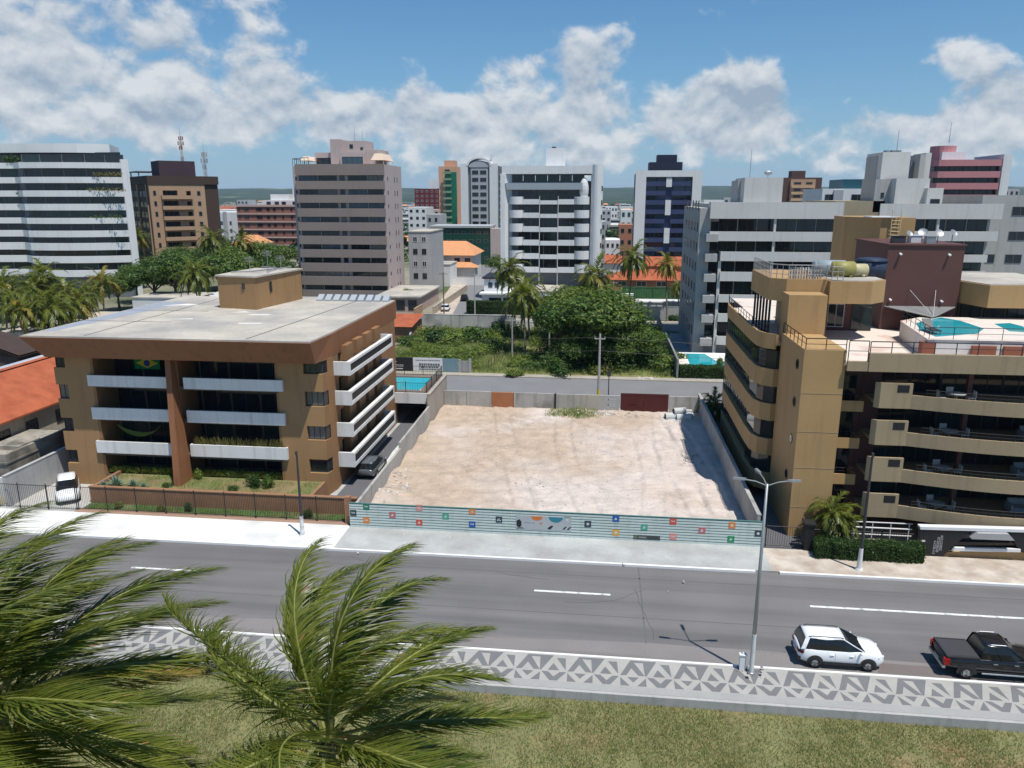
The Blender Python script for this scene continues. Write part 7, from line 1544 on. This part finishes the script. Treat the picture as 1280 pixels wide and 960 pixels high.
# 13/14 grey white twin block on the right
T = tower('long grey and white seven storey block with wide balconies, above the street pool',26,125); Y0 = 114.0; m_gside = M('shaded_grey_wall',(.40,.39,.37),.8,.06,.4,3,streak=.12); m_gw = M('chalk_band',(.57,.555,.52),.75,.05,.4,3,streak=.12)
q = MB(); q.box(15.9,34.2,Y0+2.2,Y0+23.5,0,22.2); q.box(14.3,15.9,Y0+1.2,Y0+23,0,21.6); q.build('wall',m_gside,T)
lv = [(20.15,22.45,15.6,33.9),(17.0,18.35,15.7,33.4),(14.15,15.5,17.4,33.2),(11.25,12.6,17.5,33.2),(8.15,9.3,17.5,33.2),(5.25,6.5,17.6,33.2),(1.75,3.1,17.6,33.2)]
for i,(z0_,z1_,x0_,x1_) in enumerate(lv):
    q = MB(); q.box(x0_,x1_,Y0,Y0+.18,z0_,z1_); q.box(x0_,x0_+.18,Y0+.18,Y0+2.19,z0_,z1_); q.box(x0_+.18,x1_,Y0+.18,Y0+2.19,z0_,z0_+.25); q.build('balcony' if i else 'roof_parapet',m_gw,T)
    zt_ = lv[i-1][0] if i else None
    if i:
        for k in range(6): win(T,'f',17.2+k*2.75,z1_-.6,2.6,zt_-z1_+.5,Y0+2.2,m_alu,random.choice([m_gl,m_gl,m_gl2]),2,.06,.06)
        q = MB(); q.box(24.6,24.9,Y0+.2,Y0+.5,z1_,zt_); q.build('column',m_gw,T)
    for y in (Y0+2.6,Y0+5.6,Y0+9.5,Y0+13.5,Y0+17.5): win(T,'l',y,z0_+1.1,1.3 if y > 118 else .9,1.4,14.3,m_fr,m_gl,2)
    if i: 
        q = MB(); q.box(15.2,16.9,Y0-.3,Y0+1.19,z0_-.1,z0_+1.0); q.build('balcony',m_gside,T); win(T,'f',15.93,z0_+1.0,1.3,1.7,Y0+2.2,m_fr,m_gl,1)
q = MB(); q.box(17.2,17.6,Y0+.3,Y0+.6,0,14.1); q.build('column',m_gw,T)
q = MB(); q.box(Xp(930,240,118),Xp(978,240,118),118,126,22.2,25.9); q.build('penthouse',m_gw,T); q = MB(); q.box(Xp(922,240,121),Xp(931,240,121),121,127,22.2,25.6); q.build('penthouse',m_gside,T)
aerial(22.0,121,25.9,4.2,'tall thin aerial on the flat grey roof house'); q = MB(); q.cyl((24.4,120,25.9),(24.4,120,26.5),.05,None,6); q.ell((24.4,119.9,26.6),(.6,.25,.35),12,8); one(q,'satellite_dish',m_steel,'dish beside the tall thin aerial on the grey roof house','satellite dish',(24.4,120,25.9))
q = MB(); q.box(34.2,41,Y0+5,Y0+22,0,22.6); q.build('core_wall',M('beige_core',(.36,.30,.20),.85,.06,.4,3,streak=.12),T)
for k in range(6):
    for x in (34.7,36.4): win(T,'f',x,4.3+k*2.95,.8 if x > 36 else 1.1,1.1,Y0+5,m_fr,m_gl,1)
T = tower('right twin of the grey and white block, behind the plum stair tower',46,120); Y0 = 110.0
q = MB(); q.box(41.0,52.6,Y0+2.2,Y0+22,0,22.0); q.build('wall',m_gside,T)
for i,(z0_,z1_,x0_,x1_) in enumerate([(20.3,22.3,37.4,53.0),(17.4,18.7,37.9,52.8),(14.6,15.6,41,51.9),(11.9,13.4,41,51.9),(8.8,10.0,41,51.9)]):
    q = MB(); q.box(x0_,x1_,Y0,Y0+.18,z0_,z1_); q.box(x0_+.003,x1_-.003,Y0+.18,Y0+2.19,z0_,z0_+.25); q.build('balcony',m_gw,T)
    if i < 4:
        for k in range(4): win(T,'f',41.6+k*2.7,z0_-1.9,2.5,1.8,Y0+2.2,m_alu,random.choice([m_gl,m_gl2]),2,.06,.06)
q = MB(); q.box(45.0,45.3,Y0+.2,Y0+.5,15.6,20.3); q.build('column',m_gw,T)
def pbox(u0,u1,vt,zb,Y,dep): 
    q = MB(); q.box(Xp(u0,vt,Y),Xp(u1,vt,Y),Y,Y+dep,zb,Z((u0+u1)/2,vt,Y)); return q
pbox(1104,1139,190,21,124,7).build('roof_tower',m_gw,T); pbox(1097,1104,195,21,126,5).build('roof_tower',m_gside,T); pbox(1121,1163,223,21,117,6).build('penthouse',m_gw,T); pbox(1095,1121,224,21,119,6).build('penthouse',m_gside,T); pbox(1151,1158,193,21,127,6).build('roof_tower',m_gside,T); pbox(1158,1165,191,21,128,5).build('roof_tower',m_gw,T); pbox(1139,1151,202,21,129,3).build('roof_tower',m_slate,T); pbox(1160,1180,235,21,116,5).build('penthouse',m_gw,T)
win(T,'f',Xp(1163,248,116),21.9,1.3,1.0,116,m_fr,m_gl,1); win(T,'f',Xp(1110,232,117)-.2,23.0,.5,.8,119,m_fr,m_gl,1)
aerial(Xp(1121,188,125),125,29.3,3.6,'aerial on the tallest white roof tower at right')
for i,u in enumerate((1108,1116,1123)):
    q = MB(); x = Xp(u,190,126); q.cyl((x,126,29.2),(x,126,30.0),.45,.4,10); one(q,'roof_vent',m_slate,['left','middle','right'][i]+' dark round vent on the tallest white roof tower','vent',(x,126,29.2),'vents on the white roof tower')
T = tower('white and teal low block behind the grey twin blocks',47,152,'white_block'); Y0 = 150
q = MB(); q.box(Xp(1028,240,Y0),Xp(1100,240,Y0),Y0,Y0+14,0,24.6); q.build('wall',m_tw,T); q = MB(); q.box(Xp(1056,230,Y0),Xp(1096,230,Y0),Y0+1,Y0+10,24.6,26.3); q.build('teal_roof_band',M('teal_band',(.02,.09,.12),.5,.1,.4,3),T)
for u0,w_ in ((1031,1.4),(1064,2.1),(1084,1.7)): win(T,'f',Xp(u0,248,Y0),22.4,w_,1.2,Y0,m_fr,m_gl,2)
q = MB(); q.box(Xp(1042,240,Y0),Xp(1054,240,Y0),Y0-.3,Y0-.003,0,24.4); q.build('pilaster',m_tgrey,T)
T = tower('plain grey block with window pairs at the right edge of the view',62,124,'grey_block'); Y0 = 116.5
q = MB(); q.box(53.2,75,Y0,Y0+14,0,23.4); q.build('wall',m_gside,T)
for z in (20.6,17.2,14.0,10.8):
    for x in (53.7,57.3,61.5): win(T,'f',x,z,2.2,1.25,Y0,m_fr,m_gl,2)
# 15 pink tower
T = tower('rounded pink and maroon striped tower at the right',88,210); Y0 = 202.0; m_pk = M('pink_band',(.50,.215,.225),.75,.05,.3,3); m_mar = M('maroon_glazing',(.05,.018,.022),.3,.1,.4,3)
xa,xb = Xp(1163,240,Y0),Xp(1248,240,Y0); zt = Z(1205,199.5,Y0)
q = MB(); q.box(xa+.8,xb-.1,Y0+1.5,Y0+15,0,zt-.5); q.build('wall',m_mar,T)
fp = [(xa,Y0+2.2),(xa+.25,Y0+1.0),(xa+1.2,Y0+.15),(xa+2.6,Y0),(xb,Y0)]
for k in range(9):
    z1_ = Z(1205,199.5+k*14.6,Y0); z0_ = Z(1205,207.5+k*14.6,Y0)
    if z0_ < .5: break
    q = MB(); q.prism(fp+[(xb,Y0+1.6),(xa,Y0+3)],z0_,z1_); q.build('balcony',m_pk,T)
    for i in range(5): win(T,'f',xa+1.2+i*3.1,z0_-1.55,3.0,1.5,Y0+1.5,m_mar,m_gl,2,.06,.08)
q = MB(); q.box(xb,xb+1.9,Y0-.2,Y0+15,0,zt+1.2); q.build('end_wall',m_tw,T)
V = [(Xp(1185,190,Y0+3)+2.9*math.cos(t*.3142),Y0+6+2.9*math.sin(t*.3142)) for t in range(20)]; q = MB(); q.prism(V,zt,Z(1190,182,Y0+3)); q.build('roof_drum',m_pk,T); q = MB(); q.box(Xp(1178,195,Y0+2),Xp(1208,195,Y0+2),Y0+2.2,Y0+9,zt,Z(1190,190,Y0+2)); q.build('penthouse',m_tw,T)
aerial(Xp(1188,182,Y0+5),Y0+6,36,5,'aerial on the pink roof drum',.09)
# 16 tan and brown block
T,x0_,x1_,Yw,zt = block('brown block with an orange tan balcony front, far between the grey roofs',976,1028,222,250,375,M('cocoa_wall',(.10,.055,.045),.85,.06,.2,2),10,2,.12,.3)
q = MB(); q.box(x0_+4.6,x0_+16,Yw-1,Yw-.003,0,zt-.8); q.build('tan_front',m_tanb,T)
for k in range(9):
    z = zt-3.4-k*3.0; win(T,'f',x0_+6,z,3.6,1.4,Yw-1,m_tanb,m_gl,1,.06,.15); win(T,'f',x0_+11.5,z,3.2,1.4,Yw-1,m_tanb,m_gl,1,.06,.15)
    q = MB(); q.box(x0_+5,x0_+15.6,Yw-1.8,Yw-1.003,z-1.4,z-.2); q.build('balcony',M('peach_balcony',(.55,.36,.22),.8,.05,.2,2),T)
q = MB(); q.box(x0_+5.5,x0_+12,Yw+3,Yw+9,zt,zt+3.2); q.build('penthouse',MATS['cocoa_wall'],T)
# scattered far blocks of the skyline
far = [(268,292,262,240,500,m_tw,4,4,'far white block low on the skyline at left'),(296,310,250,240,620,m_tgrey,5,3,'far grey block beyond the thin mast'),(757,772,258,330,620,m_tw,3,4,'far white warehouse-like block beyond the palms'),(880,905,250,260,420,m_tw,4,4,'far pale block behind the parapet of the grey twin block'),(905,925,247,260,560,m_tgrey,4,3,'farther grey block left of the flat roof house'),(752,764,262,330,450,m_tgrey,4,2,'far small grey block touching the white balconied block'),(535,549,262,300,420,m_pgw,4,2,'far pinkish block in front of the deep red one'),(1256,1275,236,260,420,m_tgrey,6,3,'far grey block at the right edge')]
for u0,u1,vt,vb,d,mt,nf,nw,lab in far: block(lab,u0,u1,vt,vb,d,mt,nf,nw,.5,.42)
# ---------------------------------------------------------------- low roofs towards the horizon, far woods, hills and the air
rng = np.random.default_rng(77); q = MB(); mats = [m_tw,m_tgrey,m_tile,m_tiler,m_roofc,m_palew]
for i in range(1500):
    y = rng.uniform(330,1700); x = rng.uniform(-.85*y,.85*y)
    w_,d_,h_ = rng.uniform(8,22),rng.uniform(8,20),rng.choice([3.5,4,6.5,7,9.5,12],p=[.3,.25,.2,.15,.06,.04])
    if y < 420 and h_ > 7: h_ = 4
    mi = int(rng.choice(6,p=[.33,.15,.16,.12,.12,.12]))
    if mi in (2,3):
        q.box(x,x+w_,y,y+d_,-.1,h_,5); cyy = y+d_/2; q.add([(x-.5,y-.5,h_),(x+w_+.5,y-.5,h_),(x+w_+.5,y+d_+.5,h_),(x-.5,y+d_+.5,h_),(x+w_*.2,cyy,h_+2),(x+w_*.8,cyy,h_+2)],[(0,1,5,4),(2,3,4,5),(1,2,5),(3,0,4)],mi)
    else: q.box(x,x+w_,y,y+d_,-.1,h_,mi)
    if h_ > 5: q.box(x+1,x+w_-1,y-.05,y+.002,h_-2.2,h_-1.0,6)
o = q.build('distant_houses',mats+[m_gl]); tag(o,'distant low houses spreading towards the horizon','houses',kind='stuff')
# far trees between the houses: crowns of leaf clumps
n = 1500; V_ = []; F_ = []; m_far = leafmat('far_foliage',(.028,.06,.02),(.06,.10,.03),.2)
base,bf = leaf_cloud(rng,[(0,0,.55,.6,.6,.4),(.4,.2,.5,.45,.45,.35),(-.35,-.1,.6,.45,.5,.35)],70,.2)
for i in range(n):
    y = 240+1900*rng.random()**1.4; x = rng.uniform(-.85*y,.85*y)
    if y < 330 and (-70 < x < 32): continue
    s = rng.uniform(4,9); a = rng.uniform(0,6.28); ca,sa = math.cos(a),math.sin(a); b = base*s; V_.append(np.stack([b[:,0]*ca-b[:,1]*sa+x,b[:,0]*sa+b[:,1]*ca+y,b[:,2]*.9],1)); F_.append(bf+len(base)*(len(V_)-1))
o = putmesh('distant_trees',npmesh('distant_trees',np.concatenate(V_),np.concatenate(F_),m_far),None); tag(o,'distant tree crowns among the low houses','trees',kind='stuff')
def hills(name,y0,y1,amp,seed,mat,nx=260,ny=24):
    xs = np.linspace(-7500,7500,nx); ys = np.linspace(y0,y1,ny); XX,YY = np.meshgrid(xs,ys); prof = np.sin(np.pi*np.clip((YY-y0)/(y1-y0),0,1))**.8
    hz = amp*(.62+.38*(fnoise(XX,YY*0,seed,4200,3)+.6))*prof+amp*.10*fnoise(XX,YY,seed+1,420,4)*prof; V = np.stack([XX,YY,hz-1.5],-1).reshape(-1,3); i = np.arange(nx*ny).reshape(ny,nx); F = np.stack([i[:-1,:-1],i[:-1,1:],i[1:,1:],i[1:,:-1]],-1).reshape(-1,4)
    o = putmesh(name,npmesh(name,V,F,mat,smooth=True),None); o['kind'] = 'structure'
m_wood2 = M('far_woodland',(.028,.05,.03),.95,.4,.012,.06,alt=(.10,.12,.05),altscale=.003,altpos=.62,altw=.05)
hills('wooded_plain',1700,3200,20,201,m_wood2); hills('hills',3300,6200,78,203,m_wood2)
hz = MB(); hz.box(-7600,7600,-60,6400,-1.8,112)
o = hz.build('haze',[]); hm_ = bpy.data.materials.new('haze'); hm_.use_nodes = True; nt = hm_.node_tree
for nd in list(nt.nodes):
    if nd.type != 'OUTPUT_MATERIAL': nt.nodes.remove(nd)
pv = nt.nodes.new('ShaderNodeVolumePrincipled'); pv.inputs['Color'].default_value = (.66,.82,1.0,1); pv.inputs['Density'].default_value = 6.5e-5; pv.inputs['Anisotropy'].default_value = .1
nt.links.new(pv.outputs[0],nt.nodes['Material Output'].inputs['Volume']); o.data.materials.clear(); o.data.materials.append(hm_); tag(o,'thin blue haze in the air over the town',None,kind='stuff')
